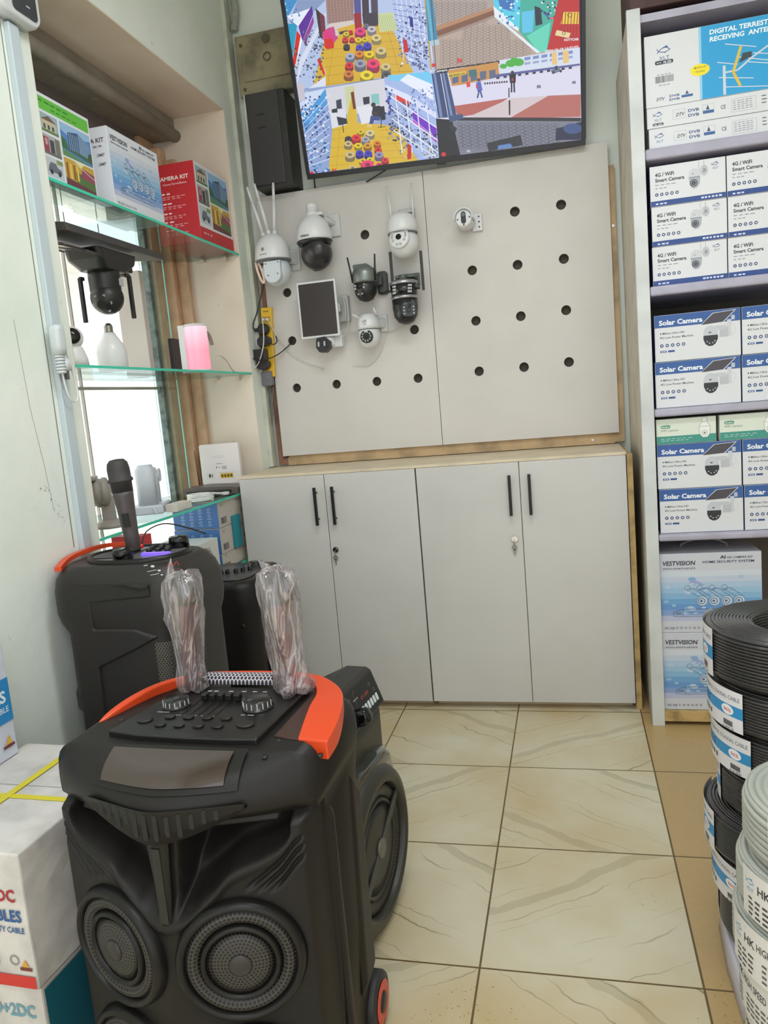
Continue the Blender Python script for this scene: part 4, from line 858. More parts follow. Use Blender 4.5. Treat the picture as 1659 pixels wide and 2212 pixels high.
for a in (((.25, .12), (.33, .125), (.36, .10)), ((.28, .105), (.36, .11)), ((.30, .13), (.31, .09), (.34, .085)), ((.26, .09), (.33, .095), (.345, .075)), ((.31, .07), (.38, .08)), ((.35, .125), (.38, .09)), ((.33, .055), (.37, .06))): p.line(a, .0035, D)
p.build('line_drawing', t)
g = MB(); g.box(-1.40, -1.20, .50, .84, Z4, Z4+.17); t = g.build('white_carton', mat('matte_white_card', (216, 216, 212), .5), bevel=.0015, label='plain white carton under the near end of the third glass shelf', cat='box')
g = MB(); g.box(-1.33, -1.205, .74, .80, Z4+.172, Z4+.262); g.build('red_box', RED, bevel=.002, label='small red box under the third glass shelf behind the microphone', cat='box')
# ================================================================ things fixed to the near part of the left wall
t = empty('access_reader', (XL+.001, .39, 2.48), label='white wall access reader with black glass front at the top left corner', cat='reader')
g = MB()
for_ = rrect(.165, .23, .035, cx=0, cy=.115)
g.loft([[(x_, a, b) for a, b in [(u*s_, .115+(v-.115)*s_) for u, v in for_]] for x_, s_ in ((0, 1), (.035, 1), (.045, .95))]); g.build('housing', mat('reader_white', (206, 208, 210), .3), t)
g = MB(); g.loft([[(x_, a, b) for a, b in rrect(.10, .20, .012, cx=.012, cy=.118)] for x_ in (.0452, .049)], smooth=False); sc1 = g.build('glass_front', mat('reader_black', (62, 62, 68), .15), t)
p = Print((.0495, -.035, .02), (0, 1, 0), (0, 0, 1)); p.rect(.012, .032, .055, .059, (190, 190, 196)); p.rect(.05, .066, .022, .026, (190, 190, 196)); p.build('marking', t)
t = empty('white_cable_plug', (XL+.037, .352, 1.55), label='white plug with ribbed strain relief and looped cord hanging on the left wall', cat='plug')
g = MB(); g.loft([[(x, y, z) for x, y in rrect(.035, w2, .012)] for z, w2 in ((.10, .030), (.085, .040), (.04, .042), (.015, .036))]); g.build('plug_body', mat('plug_white', (204, 210, 212), .35), t)
g = MB(); [g.lathe([(.012, -.038+.009*i), (.015, -.036+.009*i), (.015, -.032+.009*i), (.012, -.030+.009*i)], (0, -.004, 0), 'z', 16) for i in range(6)]; g.build('strain_relief', mat('plug_white', (204, 210, 212), .35), t)
g = MB(); g.loft([[(x, y, z) for x, y in rrect(.03, .03, .01, cx=0, cy=.018)] for z in (.005, -.03)]); g.m = 1; g.box(-.008, .008, .008, .020, -.055, -.03); g.build('socket_shell', [mat('plug_white', (204, 210, 212), .35), mat('pin_grey', (110, 112, 112), .3, .8)], t)
g = MB(); g.tube(smooth_path([(0, .0, -.03), (0, .004, -.07), (0, .016, -.105), (0, .04, -.12), (0, .058, -.105), (-.002, .058, -.06), (-.002, .045, -.01), (-.002, .028, .05), (-.002, .018, .10)]), .0028, 8); g.build('cord', WHITEP, t)
# ================================================================ cameras on the display board
def AT(px, py, y): return at(px, py, 'y', y)
CW = mat('camera_white', (222, 222, 224), .3); CB = mat('camera_black', (36, 36, 38), .3); CS = mat('camera_silver', (128, 132, 130), .32, .5)
LED = mat('led_dome', (176, 178, 178), .15); LENS = mat('lens_black', (16, 16, 18), .08); PANEL = mat('solar_cells', (62, 56, 56), .25)
def antenna(t, p0, p1, r0, r1, m, steps=False):
    g = MB()
    if steps:
        P0, P1 = Vector(p0), Vector(p1); q = P0.lerp(P1, .12); s = P0.lerp(P1, .68)
        g.tube([P0, q], r0*1.25, 12); g.tube([q, s], [r0, r0*.95], 12); g.tube([s, P1], [r0*.85, r1], 12)
    else: g.tube([p0, p1], [r0, r1], 10)
    return g.build('antenna', m, t)
def bracket(t, m, x=0, z=0, y0=0, y1=.05, w_=.05, h=.09, name='wall_bracket'):
    g = MB(); g.box(x-w_/2, x+w_/2, YP-.013-t.location.y, YP-.001-t.location.y, z-h/2, z+h/2); g.loft([[(x+a, YP-.013-t.location.y, z+b) for a, b in rrect(w_*.7, h*.6, .012)], [(a, y0, z+b) for a, b in rrect(.045, .03, .01)]], smooth=False)
    return g.build(name, m, t, bevel=.003)
def facing(hd, loc, tilt, yaw, build):
    g = MB(); g.M = Matrix.Translation(loc) @ Matrix.Rotation(yaw, 4, 'Z') @ Matrix.Rotation(pi/2+tilt, 4, 'X'); build(g); return g
# 1: white dome with three antennas, far left
c = AT(590, 560, 1.84); t = empty('dome_camera', (c.x, 1.84, c.z), label='large white dome camera with three white antennas at the upper left of the board', cat='camera')
g = MB(); g.lathe([(.0835, -.012), (.0835, 0), (.082, .02), (.076, .052), (.062, .082), (.04, .104), (.018, .112), (.004, .113)], n=40); g.build('upper_dome', CW, t)
g = MB(); g.lathe([(.078, -.012), (.0838, -.0121), (.0838, -.006)], n=40, cap=False); g.lathe([(.060, -.02), (.078, -.014)], n=40, cap=False); g.build('rim', mat('rim_grey', (120, 124, 128), .4), t)
g = MB(); g.ball((.012, 0, -.055), .068, 32, (.98, 1, 1.02)); hd = g.build('head', mat('camera_bluish_white', (212, 218, 224), .3), t)
g = MB(); U_ = [(-.040, .03), (.042, .03)]+[(.001+.041*cos(a), -.030+.040*sin(a)) for a in [-.0-pi*k/14 for k in range(15)]]
g.loft([[(.014+a*s_, -y, -.048+b*s_) for a, b in U_] for y, s_ in ((.04, 1.0), (.064, .98), (.068, .94))], smooth=False); g.m = 1
for a, b in ((-.028, .018), (.032, .020), (-.020, -.034), (.026, -.030)): g.cyl((.014+a, -.070, -.048+b), .0032, .003, 'y', 10)
g.build('front_cover', [mat('camera_bluish_white', (212, 218, 224), .3), mat('screw_hole', (70, 70, 74), .5)], hd, bevel=.001)
g = MB(); lp = []
for k in range(25): a = 2*pi*k/24; lp.append((-.058+.012*cos(a)+.022*sin(a)*-.5, -.032, -.055+.050*sin(a)-.006*cos(a)))
g.tube(lp, .0055, 8, False); g.build('lens_ring', mat('peach_white', (232, 208, 194), .35), hd)
for (bx, bz), (tx, ty) in (((-.030, .10), (533, 404)), ((-.004, .108), (549, 397)), ((.020, .104), (590, 395))):
    q = AT(tx, ty, 1.80) if tx != 590 else AT(tx, ty, 1.84)
    antenna(t, (bx-.004, .006, bz-.004), (q.x-c.x, q.y-1.84, q.z-c.z), .0085, .0055, CW, True)
bracket(t, mat('camera_bracket_white', (206, 208, 206), .4), x=.075, z=.015, y0=.03, w_=.045, h=.12)
p = Print((0, 0, 0), (1, 0, 0), (0, 0, 1)); pm = lambda R_, zz: (lambda a, q, h: Vector(((R_+h)*sin(a/R_), -(R_+h)*cos(a/R_), q)))
p.map = pm(.0845, 0); p.ring(-.016, .034, .007, .0028, (86, 88, 92)); p.line([(-.020, .030), (-.012, .038)], .002, (86, 88, 92)); p.fuzz(-.034, .006, .010, .0028, (96, 98, 102), 3); p.build('emblem', t)
# 2: white and black speed dome
c = AT(680, 522, 1.845); t = empty('speed_dome_camera', (c.x, 1.845, c.z), label='white speed dome camera with dark smoked globe at the top of the left board', cat='camera')
g = MB(); g.lathe([(.080, 0), (.081, .012), (.079, .04), (.068, .075), (.048, .100), (.030, .112), (.028, .113)], n=40); g.build('upper_dome', CW, t)
g = MB(); g.lathe([(.028, .110), (.028, .128), (.0255, .129), (.0265, .158), (.0245, .163)], n=28); g.box(.026, .05, -.01, .06, .112, .124); g.build('neck', CW, t)
g = MB(); g.lathe([(.072, -.018), (.082, -.004), (.082, .001)], n=40); g.build('collar', CB, t)
g = MB(); g.ball((.004, 0, -.055), .073, 32); hd = g.build('globe', mat('smoked_plastic', (50, 48, 50), .28), t)
g = MB(); g.lathe([(.050, -.050), (.046, -.062), (.030, -.074), (.010, -.078), (.002, -.0785)], (.018, 0, -.045), 'y', 32); g.build('side_cover', mat('smoked_plastic', (50, 48, 50), .28), hd)
g = MB(); g.M = Matrix.Translation((.004, 0, -.055)) @ Matrix.Rotation(.5, 4, 'X') ; g.lathe([(.030, -.068), (.027, -.073), (.010, -.076)], (-.006, 0, 0)); g.build('lens_window', mat('pale_lens', (170, 160, 160), .1), hd)
g = MB(); g.tube([(.04, .03, .10), (.07, .10, .09)], .016, 10); g.box(.04, .1, YP-.014-1.845, YP-.001-1.845, .03, .13); g.build('wall_bracket', mat('camera_bracket_white', (206, 208, 206), .4), t, bevel=.003)
p = Print((0, 0, 0), (1, 0, 0), (0, 0, 1)); p.map = pm(.082, 0); p.text('HITSENCH', -.044, .010, .013, (58, 54, 58), .03, .044, 0, 'l', .0); p.build('lettering', t)
# 3: white two-antenna dome
c = AT(870, 505, 1.85); t = empty('dome_camera', (c.x, 1.85, c.z), label='white dome camera with two thin white antennas and a ring of lamp windows, top right of the left board', cat='camera')
t['label'] = 'white dome camera with two thin white antennas above the twin-lens black camera'
g = MB(); g.lathe([(.0665, 0), (.067, .02), (.064, .05), (.052, .075), (.03, .086), (.006, .088)], n=36); g.build('upper_dome', CW, t)
g = MB(); g.lathe([(.0668, -.003), (.0672, 0), (.0668, .003)], n=36); g.build('rim', mat('rim_grey', (120, 124, 128), .4), t)
g = MB(); g.ball((.001, 0, -.040), .066, 32, (1, 1, 1.05)); hd = g.build('head', CW, t)
g = facing(hd, (0, 0, -.042), -.22, -.1, lambda g: (g.lathe([(.044, .052), (.047, .064), (.040, .069), (.010, .071)], n=32))); fc = g.build('lens_face', CW, hd)
def leds(g):
    g.cyl((0, .002, .070), .0125, .004); g.m = 1
    for a, b in ((-.029, .022), (-.031, .004), (-.026, -.013), (.029, .022), (.031, .004), (.026, -.013), (-.008, -.030), (.008, -.030)): g.cyl((a, b, .066), .0058, .0058, 'z', 14)
    g.m = 0
    g.tube([(-.028, .027, .062), (-.032, .004, .062), (-.025, -.018, .062)], .0080, 8); g.tube([(.028, .027, .062), (.032, .004, .062), (.025, -.018, .062)], .0080, 8); g.tube([(-.012, -.031, .062), (.012, -.031, .062)], .0080, 8)
facing(hd, (0, 0, -.042), -.22, -.1, leds).build('lenses', [LENS, LED], fc)
for bx, q in ((-.045, (835, 402)), (.045, (888, 396))): q = AT(*q, 1.90); antenna(t, (bx*1.05, .03, .04), (q.x-c.x, q.y-1.85, q.z-c.z), .005, .0035, CW)
g = MB(); g.box(-.03, .045, .0, .088, .088, .098); g.box(-.03, .045, .086, .099, .06, .125); g.build('wall_bracket', mat('bracket_grey_white', (186, 188, 184), .4), t, bevel=.002)
# 4: silver camera with two black antennas
c = AT(789, 612, 1.85); t = empty('dome_camera', (c.x, 1.85, c.z), label='silver and black round camera with two short black antennas, left of the twin-lens camera', cat='camera')
g = MB(); g.lathe([(.054, 0), (.056, .01), (.056, .045), (.050, .062), (.046, .064)], n=36); g.build('upper_housing', CS, t)
g = MB(); g.prism(rrect(.07, .020, .008, cx=-.01, cy=.072), -.03, .06, 'y'); g.build('top_grip', mat('dull_silver', (90, 96, 92), .4, .3), t)
g = MB(); g.lathe([(.010, -.082), (.032, -.074), (.048, -.05), (.053, -.02), (.054, 0)], n=36); hd = g.build('head', CB, t)
def f4(g):
    g.cyl((-.004, .005, .047), .012, .006); g.m = 1
    for a, b in ((-.026, .010), (-.026, -.004), (.018, .012), (.018, -.002)): g.cyl((a, b, .046), .0048, .006, 'z', 12)
    g.cyl((-.014, -.028, .042), .004, .004, 'z', 10); g.cyl((.006, -.028, .042), .004, .004, 'z', 10)
facing(hd, (0, 0, -.028), -.12, -.25, f4).build('lens_face', [LENS, LED], hd)
for bx, q in ((-.052, (750, 556)), (.052, (809, 548))): q = AT(*q, 1.82); antenna(t, (bx, -.02, .006), (q.x-c.x, q.y-1.85, q.z-c.z), .0055, .0035, CB)
g = MB(); g.prism(rrect(.05, .105, .016, cx=.062, cy=.005), YP-.020-1.85, YP-.001-1.85, 'y'); g.box(.03, .07, .03, .09, -.01, .03); g.prism(rrect(.040, .088, .012, cx=.066, cy=.004), .060, .081, 'y'); g.build('wall_bracket', mat('dark_bracket', (72, 76, 74), .4, .3), t, bevel=.003)
# 5: black camera with lens band
c = AT(874, 643, 1.85); t = empty('twin_lens_camera', (c.x, 1.85, c.z), label='tall black and silver twin-lens camera with two upright black antennas', cat='camera')
BLK = mat('tinted_window', (34, 32, 34), .12)
g = MB(); g.lathe([(.058, .006), (.062, .058)], n=36); g.build('lens_band', BLK, t)
for z0, z1, r0, r1 in ((-.008, .007, .057, .061), (.056, .070, .063, .064)):
    g = MB(); g.lathe([(r0, z0), (r1, z0+.003), (r1, z1-.003), (r0-.002, z1)], n=36); g.build('silver_ring', mat('bright_silver', (168, 168, 172), .28, .6), t)
g = MB(); g.lathe([(.052, .070), (.05, .076), (.02, .078)], n=30); g.lathe([(.018, .078), (.018, .098), (.016, .10)], n=24); g.box(-.04, .05, .01, .098, .088, .100); g.box(-.045, .06, .085, .099, .06, .115); g.build('mount', mat('dull_silver', (90, 96, 92), .4, .3), t, bevel=.002)
g = MB(); g.lathe([(.012, -.118), (.036, -.108), (.053, -.082), (.058, -.045), (.058, -.010)], n=36); hd = g.build('head', CB, t)
g = MB()
for s_ in (-1, 1):
    for k in range(3):
        a0 = s_*.62+k*.02
        for j in range(2): a = a0+(j-.5)*.17; g.M = Matrix.Rotation(a, 4, 'Z'); g.box(-.0045, .0045, -.0625, -.058, .014+.0135*k, .023+.0135*k)
g.M = Matrix(); g.build('lamp_cells', mat('lamp_cell', (190, 190, 196), .25), t)
def f5(g):
    g.prism(rrect(.064, .074, .018), .046, .0515); g.m = 1
    for a in (-.020, .022):
        for b in (.004, -.010, -.024): g.cyl((a, b, .051), .0042, .0035, 'z', 12)
    g.m = 2; g.prism(rrect(.022, .014, .004, cx=.002, cy=.022), .0515, .055); g.cyl((0, -.01, .0515), .009, .003)
facing(hd, (.010, 0, -.055), -.05, .28, f5).build('lens_face', [CB, LED, LENS], hd, bevel=.001)
for s_, q in ((-1, (842, 544)), (1, (908, 541))):
    q = AT(*q, 1.84); g = MB(); x1 = q.x-c.x; z1 = q.z-c.z
    g.tube([(s_*.058, -.004, .034), (s_*.075, -.004, .034)], .006, 8); g.box(x1-.006, x1+.006, -.010, .001, .022, z1); g.build('antenna', CB, t, bevel=.001)
# 6: small white camera with round black face
c = AT(797, 712, 1.86); t = empty('dome_camera', (c.x, 1.86, c.z), label='small white dome camera with a round black lamp face, below the silver camera', cat='camera')
g = MB(); g.lathe([(.050, 0), (.0505, .02), (.046, .045), (.032, .066), (.012, .073)], n=36); g.build('upper_dome', CW, t)
g = MB(); g.lathe([(.0505, -.003), (.051, 0), (.0505, .002)], n=36); g.build('rim', mat('rim_grey', (120, 124, 128), .4), t)
g = MB(); g.lathe([(.012, -.082), (.034, -.072), (.047, -.045), (.050, -.001)], n=36); hd = g.build('head', CW, t)
def f6(g):
    g.lathe([(.029, .036), (.030, .048), (.027, .050)], n=28); g.m = 1
    for k in range(10): a = 2*pi*k/10; g.cyl((.020*cos(a), .020*sin(a), .049), .0036, .003, 'z', 10)
    g.m = 2; g.cyl((0, 0, .049), .010, .0035)
facing(hd, (0, 0, -.036), -.05, -.05, f6).build('lens_face', [CB, LED, LENS], hd)
antenna(t, (-.035, 0, .052), (-.068, -.015, .075), .005, .004, CW); antenna(t, (.04, .02, .055), (.03, .0, .095), .005, .004, CW)
bracket(t, mat('camera_bracket_white', (206, 208, 206), .4), x=.055, z=.03, y0=.02, w_=.035, h=.08)
p = Print((0, 0, 0), (1, 0, 0), (0, 0, 1)); p.map = pm(.0512, 0); fish(p, -.006, .030, .024, (50, 54, 62)); p.build('emblem', t)
# 7: solar panel camera
c = AT(687, 668, 1.835); t = empty('solar_panel_camera', (c.x, 1.835, c.z), label='black solar panel in white frame with a small camera beneath it on the board', cat='camera')
g = MB(); g.box(-.094, .094, 0, .016, -.128, .128); pn = g.build('panel_frame', CW, t, bevel=.003)
g = MB(); g.box(-.085, .085, -.003, 0, -.118, .118); g.build('solar_cells', PANEL, pn, bevel=.001)
g = MB(); g.box(.07, .125, .075, .1135, -.06, .06); g.box(-.01, .10, .016, .06, -.02, .02); g.build('wall_bracket', mat('bracket_grey_white', (186, 188, 184), .4), t, bevel=.004)
g = MB(); g.tube(smooth_path([(.10, .06, .05), (.125, .05, .03), (.128, .05, -.04), (.12, .05, -.09), (.10, .05, -.125), (.07, .04, -.14)]), .003, 8); g.tube(smooth_path([(.11, .055, .04), (.118, .05, 0), (.112, .05, -.05)]), .003, 8); g.build('cable', mat('pale_cable', (190, 192, 190), .4), t)
g = MB(); g.box(.035, .09, .035, .085, -.175, -.10); g.lathe([(.045, -.13), (.045, -.165), (.03, -.175)], (.015, .045, 0), n=28); g.build('camera_body', CW, t, bevel=.004)
def f7(g):
    g.prism([(-.030, .032), (.012, .036), (.034, .014), (.036, -.018), (.012, -.036), (-.018, -.034), (-.034, -.012), (-.034, .015)], .0, .030, smooth=False); g.m = 1
    g.box(-.024, -.014, -.008, .014, .030, .033); g.box(.006, .016, -.008, .014, .030, .033); g.m = 2; g.cyl((-.004, .004, .030), .008, .004)
facing(t, (.014, .015, -.165), -.1, -.15, f7).build('lens_face', [CB, LED, LENS], t, bevel=.004)
# 8: small bullet camera on the right board
c = AT(1001, 471, 1.82); t = empty('bullet_camera', (c.x, 1.82, c.z), label='small white bullet camera, the only one on the right board', cat='camera')
g = MB(); g.lathe([(.030, 0), (.036, .004), (.037, .10), (.032, .112)], ax='y', n=32); g.build('housing', CW, t)
g = MB(); hood = [(.041*cos(a), .041*sin(a)) for a in [-.1+(pi+.2)*k/16 for k in range(17)]]+[(.038*cos(a), .038*sin(a)) for a in [pi+.1-(pi+.2)*k/16 for k in range(17)]]
g.prism(hood, -.016, .09, 'y', True); g.build('sun_hood', CW, t)
g = MB(); g.prism(rrect(.021, .050, .010, cx=0, cy=.002), -.003, .002, 'y'); g.m = 1; g.cyl((0, -.004, .014), .008, .002, 'y', 20); g.m = 2
for a, b in ((-.026, -.004), (.026, .002), (0, -.028)): g.cyl((a, -.002, b), .0035, .004, 'y', 10)
g.build('lens_face', [GLOSSBLACK, mat('lens_grey', (96, 98, 100), .2), mat('screw_hole', (70, 70, 74), .5)], t)
g = MB(); g.box(.025, .068, .112, .128, -.038, .034); g.cyl((0, .105, 0), .014, .018, 'y'); g.box(0, .03, .112, .126, -.02, .012); g.m = 1; [g.cyl((.055, .110, z), .004, .003, 'y', 10) for z in (-.022, 0, .022)]; g.build('wall_bracket', [CW, mat('screw_hole', (70, 70, 74), .5)], t, bevel=.002)
# ---- yellow extension strip with plugs
c0 = AT(574, 664, 1.925); t = empty('extension_strip', (c0.x, 1.925, c0.z), rot=(0, .06, 0), label='yellow extension socket strip hanging upright at the left edge of the board', cat='socket strip')
g = MB(); g.box(-.028, .028, 0, .024, -.33, 0); g.build('housing', mat('yellow_plastic', (226, 182, 44), .35), t, bevel=.004)
g = MB(); g.box(-.018, .018, -.002, 0, -.065, -.045); g.build('usb_ports', mat('yellow_dark', (170, 128, 40), .4), t)
p = Print((0, -.0005, 0), (1, 0, 0), (0, 0, 1)); p.fuzz(-.014, .014, -.022, .006, (120, 92, 30), 3); p.build('printed_mark', t)
g = MB(); [g.box(x-.006, x+.006, -.018, -.001, -.064, -.052) for x in (-.010, .010)]; g.build('usb_plugs', WHITEP, label='two small white charger plugs pushed into the yellow strip', cat='plug'); o = bpy.data.objects['usb_plugs']; o.location = t.location; o.rotation_euler = t.rotation_euler
bpy.data.objects.remove(o)
for i, x in enumerate((-.010, .010)):
    g = MB(); g.box(x-.006, x+.006, -.018, -.0008, -.064, -.052); o = g.build('usb_plug', WHITEP, label='%s small white plug in the top of the yellow strip' % ('left', 'right')[i], cat='plug', bevel=.001); o.location = t.location; o.rotation_euler = t.rotation_euler
def plug(px, py, build, label):
    q = AT(px, py, 1.924); g = MB(); g.M = Matrix.Translation(q); build(g); return g.build('power_plug', mat('plug_black', (40, 38, 40), .4), label=label, cat='plug', bevel=.003, group='black plugs in the yellow strip')
plug(572, 712, lambda g: (g.lathe([(.028, 0), (.028, -.028), (.022, -.036)], ax='y', n=24), g.box(-.045, -.01, -.025, -.005, -.008, .008)), 'topmost round black plug in the yellow strip')
plug(574, 738, lambda g: (g.prism([(-.03, .01), (-.012, .026), (.02, .024), (.034, .012), (.034, -.012), (.016, -.022), (-.02, -.026), (-.03, -.012)], -.04, 0, 'y')), 'angular black plug below the topmost one in the yellow strip')
plug(566, 766, lambda g: (g.box(-.036, .034, -.045, 0, -.026, .024)), 'square black adapter in the middle of the yellow strip')
plug(573, 788, lambda g: (g.prism(circ(0, 0, .032, 24, .026), -.036, 0, 'y')), 'lowest rounded black plug at the bottom of the yellow strip')
q = AT(579, 818, 1.935); g = MB(); g.M = Matrix.Translation(q); g.prism(rrect(.056, .072, .010), -.02, .01, 'y'); g.m = 1; g.cyl((.006, -.022, .01), .002, .002, 'y', 8)
g.build('junction_plug', [mat('grey_plug', (112, 112, 118), .45), WHITEP], bevel=.003, label='grey plug block hanging right below the yellow strip', cat='plug')
def cable(pts, r, m, label, n=5):
    P = [at(a, b, 'y', y) for a, b, y in pts]; g = MB(); g.tube(smooth_path(P, n), r, 7); return g.build('cable', m, label=label, cat='cable')
KB = mat('cable_black', (46, 44, 46), .45); KW = mat('cable_white', (214, 212, 208), .4); KG = mat('cable_grey', (120, 118, 116), .5)
cable([(573, 600, 1.93), (566, 630, 1.93), (556, 672, 1.92), (547, 700, 1.91), (550, 713, 1.905), (560, 712, 1.905)], .0032, KB, 'black cable from the three-antenna camera down to the top plug')
cable([(566, 686, 1.90), (569, 712, 1.86), (569, 745, 1.86), (562, 775, 1.87), (553, 792, 1.88), (530, 805, 1.84), (505, 802, 1.70), (490, 780, 1.58), (475, 768, 1.5), (462, 769, 1.46)], .0028, KW, 'white cable running from the yellow strip to the pink lamp')
cable([(577, 688, 1.90), (590, 712, 1.92), (612, 744, 1.94), (628, 765, 1.944), (655, 783, 1.946), (700, 799, 1.947)], .0022, KW, 'thin white cable trailing from the strip across the left board')
cable([(872, 698, 1.90), (850, 714, 1.942), (834, 722, 1.945), (828, 745, 1.946), (818, 768, 1.946), (800, 788, 1.946), (785, 792, 1.946), (762, 790, 1.946)], .0018, KW, 'thin white cable hanging from the twin-lens camera')
cable([(631, 737, 1.96), (624, 746, 1.93), (606, 762, 1.915), (588, 772, 1.89), (566, 778, 1.87), (549, 776, 1.87), (544, 768, 1.88), (552, 762, 1.89)], .003, KB, 'black cable looping from a board hole round the square adapter')
cable([(596, 726, 1.92), (598, 738, 1.90), (590, 744, 1.88), (578, 738, 1.885)], .0028, KB, 'short black cable loop beside the angular plug')
cable([(550, 795, 1.92), (538, 820, 1.93), (537, 860, 1.95), (537, 900, 1.96), (545, 935, 1.965), (560, 965, 1.97), (572, 990, 1.975), (585, 1003, 1.975)], .0032, KB, 'leftmost dark cable sagging from the strip to the worktop')
cable([(556, 800, 1.93), (564, 840, 1.95), (573, 870, 1.96), (575, 900, 1.965), (571, 940, 1.97), (570, 975, 1.972), (577, 1004, 1.975)], .003, KB, 'middle dark cable dropping from the strip to the worktop')
cable([(583, 836, 1.94), (583, 880, 1.96), (578, 930, 1.968), (574, 975, 1.972), (565, 1000, 1.96), (562, 1009, 1.93)], .003, KG, 'grey cable from the grey block bending down to the worktop')
cable([(590, 836, 1.94), (588, 890, 1.96), (584, 950, 1.968), (576, 985, 1.97), (582, 1006, 1.96)], .0026, KG, 'thin grey cable beside the batten going down behind the worktop')
g = MB(); g.tube(smooth_path([at(572, 1009, 'z', ZT+.004), at(592, 998, 'z', ZT+.02), at(612, 990, 'y', 1.972), at(632, 984, 'y', 1.975)]), .003, 7); g.build('cable', KB, label='dark cable lying on the worktop and rising behind the board', cat='cable')
# ---- black wall cabinet and beige metal box at the upper left
x0 = AT(528, 205, 1.84).x; x1 = AT(612, 200, 1.84).x; zt = AT(560, 198, 1.84).z
t = empty('wall_cabinet', ((x0+x1)/2, 1.92, 2.375), label='tall black wall cabinet beside the television at the top left', cat='cabinet')
g = MB(); T_ = Matrix.Translation((-(x0+x1)/2, -1.92, -2.375)); g.M = T_; g.box(x0, x1, 1.845, 1.998, 2.375, zt); g.build('body', mat('cabinet_black', (52, 50, 50), .5, noise=.2, nscale=20), t, bevel=.002)
g = MB(); g.M = T_; g.box(x0+.002, x1-.03, 1.838, 1.8448, 2.38, zt-.005); dr = g.build('door', mat('cabinet_black_front', (60, 58, 60), .4), t, bevel=.002)
g = MB(); g.M = T_; [g.box(x0+.05, x1-.10, 1.8365, 1.838, z, z+.006) for z in (zt-.10, zt-.155)]; g.build('vent_slots', BLACK, dr)
x0 = AT(503, 75, 1.93).x; zt2 = AT(560, 66, 1.93).z; zb = AT(530, 208, 1.93).z
t = empty('junction_cabinet', (x0+.17, 1.965, zb), label='weathered beige metal box with lock ring above the black wall cabinet', cat='electrical box')
T_ = Matrix.Translation((-(x0+.17), -1.965, -zb)); BG = mat('old_beige_paint', (158, 148, 118), .55, noise=.3, nscale=9, bump=.2, bscale=30)
g = MB(); g.M = T_; g.box(x0, x0+.36, 1.935, 1.998, zb, zt2); g.build('body', BG, t, bevel=.008)
g = MB(); g.M = T_; g.box(x0+.03, x0+.33, 1.929, 1.9345, zb+.06, zt2-.06); dr = g.build('door', BG, t, bevel=.003)
g = MB(); g.M = T_; rg = [(x0+.155+.017*cos(2*pi*k/18), 1.927, zt2-.115+.017*sin(2*pi*k/18)) for k in range(19)]; g.tube(rg, .003, 6, False); g.build('lock_ring', mat('dark_olive', (98, 90, 70), .5), dr)
g = MB(); g.M = T_; g.cyl((x0+.155, 1.931, zt2-.035), .020, .005, 'y', 20); [g.cyl((x, 1.931, z), .008, .005, 'y', 12) for x, z in ((x0+.03, zt2-.045), (x0+.03, zb+.03))]; g.build('screws', mat('dark_olive', (98, 90, 70), .5), t)
g = MB(); g.tube(smooth_path([AT(503, -10, 1.96), AT(508, 20, 1.96), AT(507, 45, 1.965), AT(506, 66, 1.97)]), .016, 12)
P_ = smooth_path([AT(503, -10, 1.96), AT(508, 20, 1.96), AT(507, 45, 1.965), AT(506, 66, 1.97)], 8); [g.lathe([(.0165, -.002), (.0185, 0), (.0165, .002)], P_[i], 'z', 12) for i in range(len(P_))]
g.build('flexible_conduit', mat('conduit_grey', (168, 172, 160), .5), label='ribbed grey conduit coming down beside the corner trunking', cat='conduit')
g = MB(); g.tube([AT(527, 206, 1.83), AT(531, 250, 1.83), AT(535, 288, 1.83)], .0035, 6); g.build('white_wire', KW, label='short white wire hanging down the left edge of the black wall cabinet', cat='cable')
# ================================================================ trolley loudspeakers
SPK = mat('speaker_shell', (31, 28, 27), .44, bump=.1, bscale=1200, spec=.28); SPG = mat('speaker_satin', (25, 23, 22), .36, spec=.32); ORG = mat('orange_plastic', (222, 74, 32), .38)
HOLE = holes_mat('punched_grille', (60, 56, 53), (2, 2, 2), .0060, 6, .5)
HOLE2 = holes_mat('slotted_grille', (62, 58, 55), (2, 2, 2), .0070, 6, .5, size=.37)
def sstep(a, b, x): t = min(1, max(0, (x-a)/(b-a))); return t*t*(3-2*t)
def interp(tb, x):
    if x <= tb[0][0]: return tb[0][1]
    for (a, b), (c, d) in zip(tb, tb[1:]):
        if x <= c: return b+(d-b)*sstep(0, 1, (x-a)/(c-a))*.5+(d-b)*(x-a)/(c-a)*.5
    return tb[-1][1]
def relief(x0, x1, z0, z1, nx, nz, fn):
    vs = []; fs = []
    for j in range(nz+1):
        for i in range(nx+1):
            x, z = x0+(x1-x0)*i/nx, z0+(z1-z0)*j/nz; vs.append((x, fn(x, z), z))
    for j in range(nz):
        for i in range(nx): a = j*(nx+1)+i; fs.append((a, a+1, a+nx+2, a+nx+1))
    return vs, fs
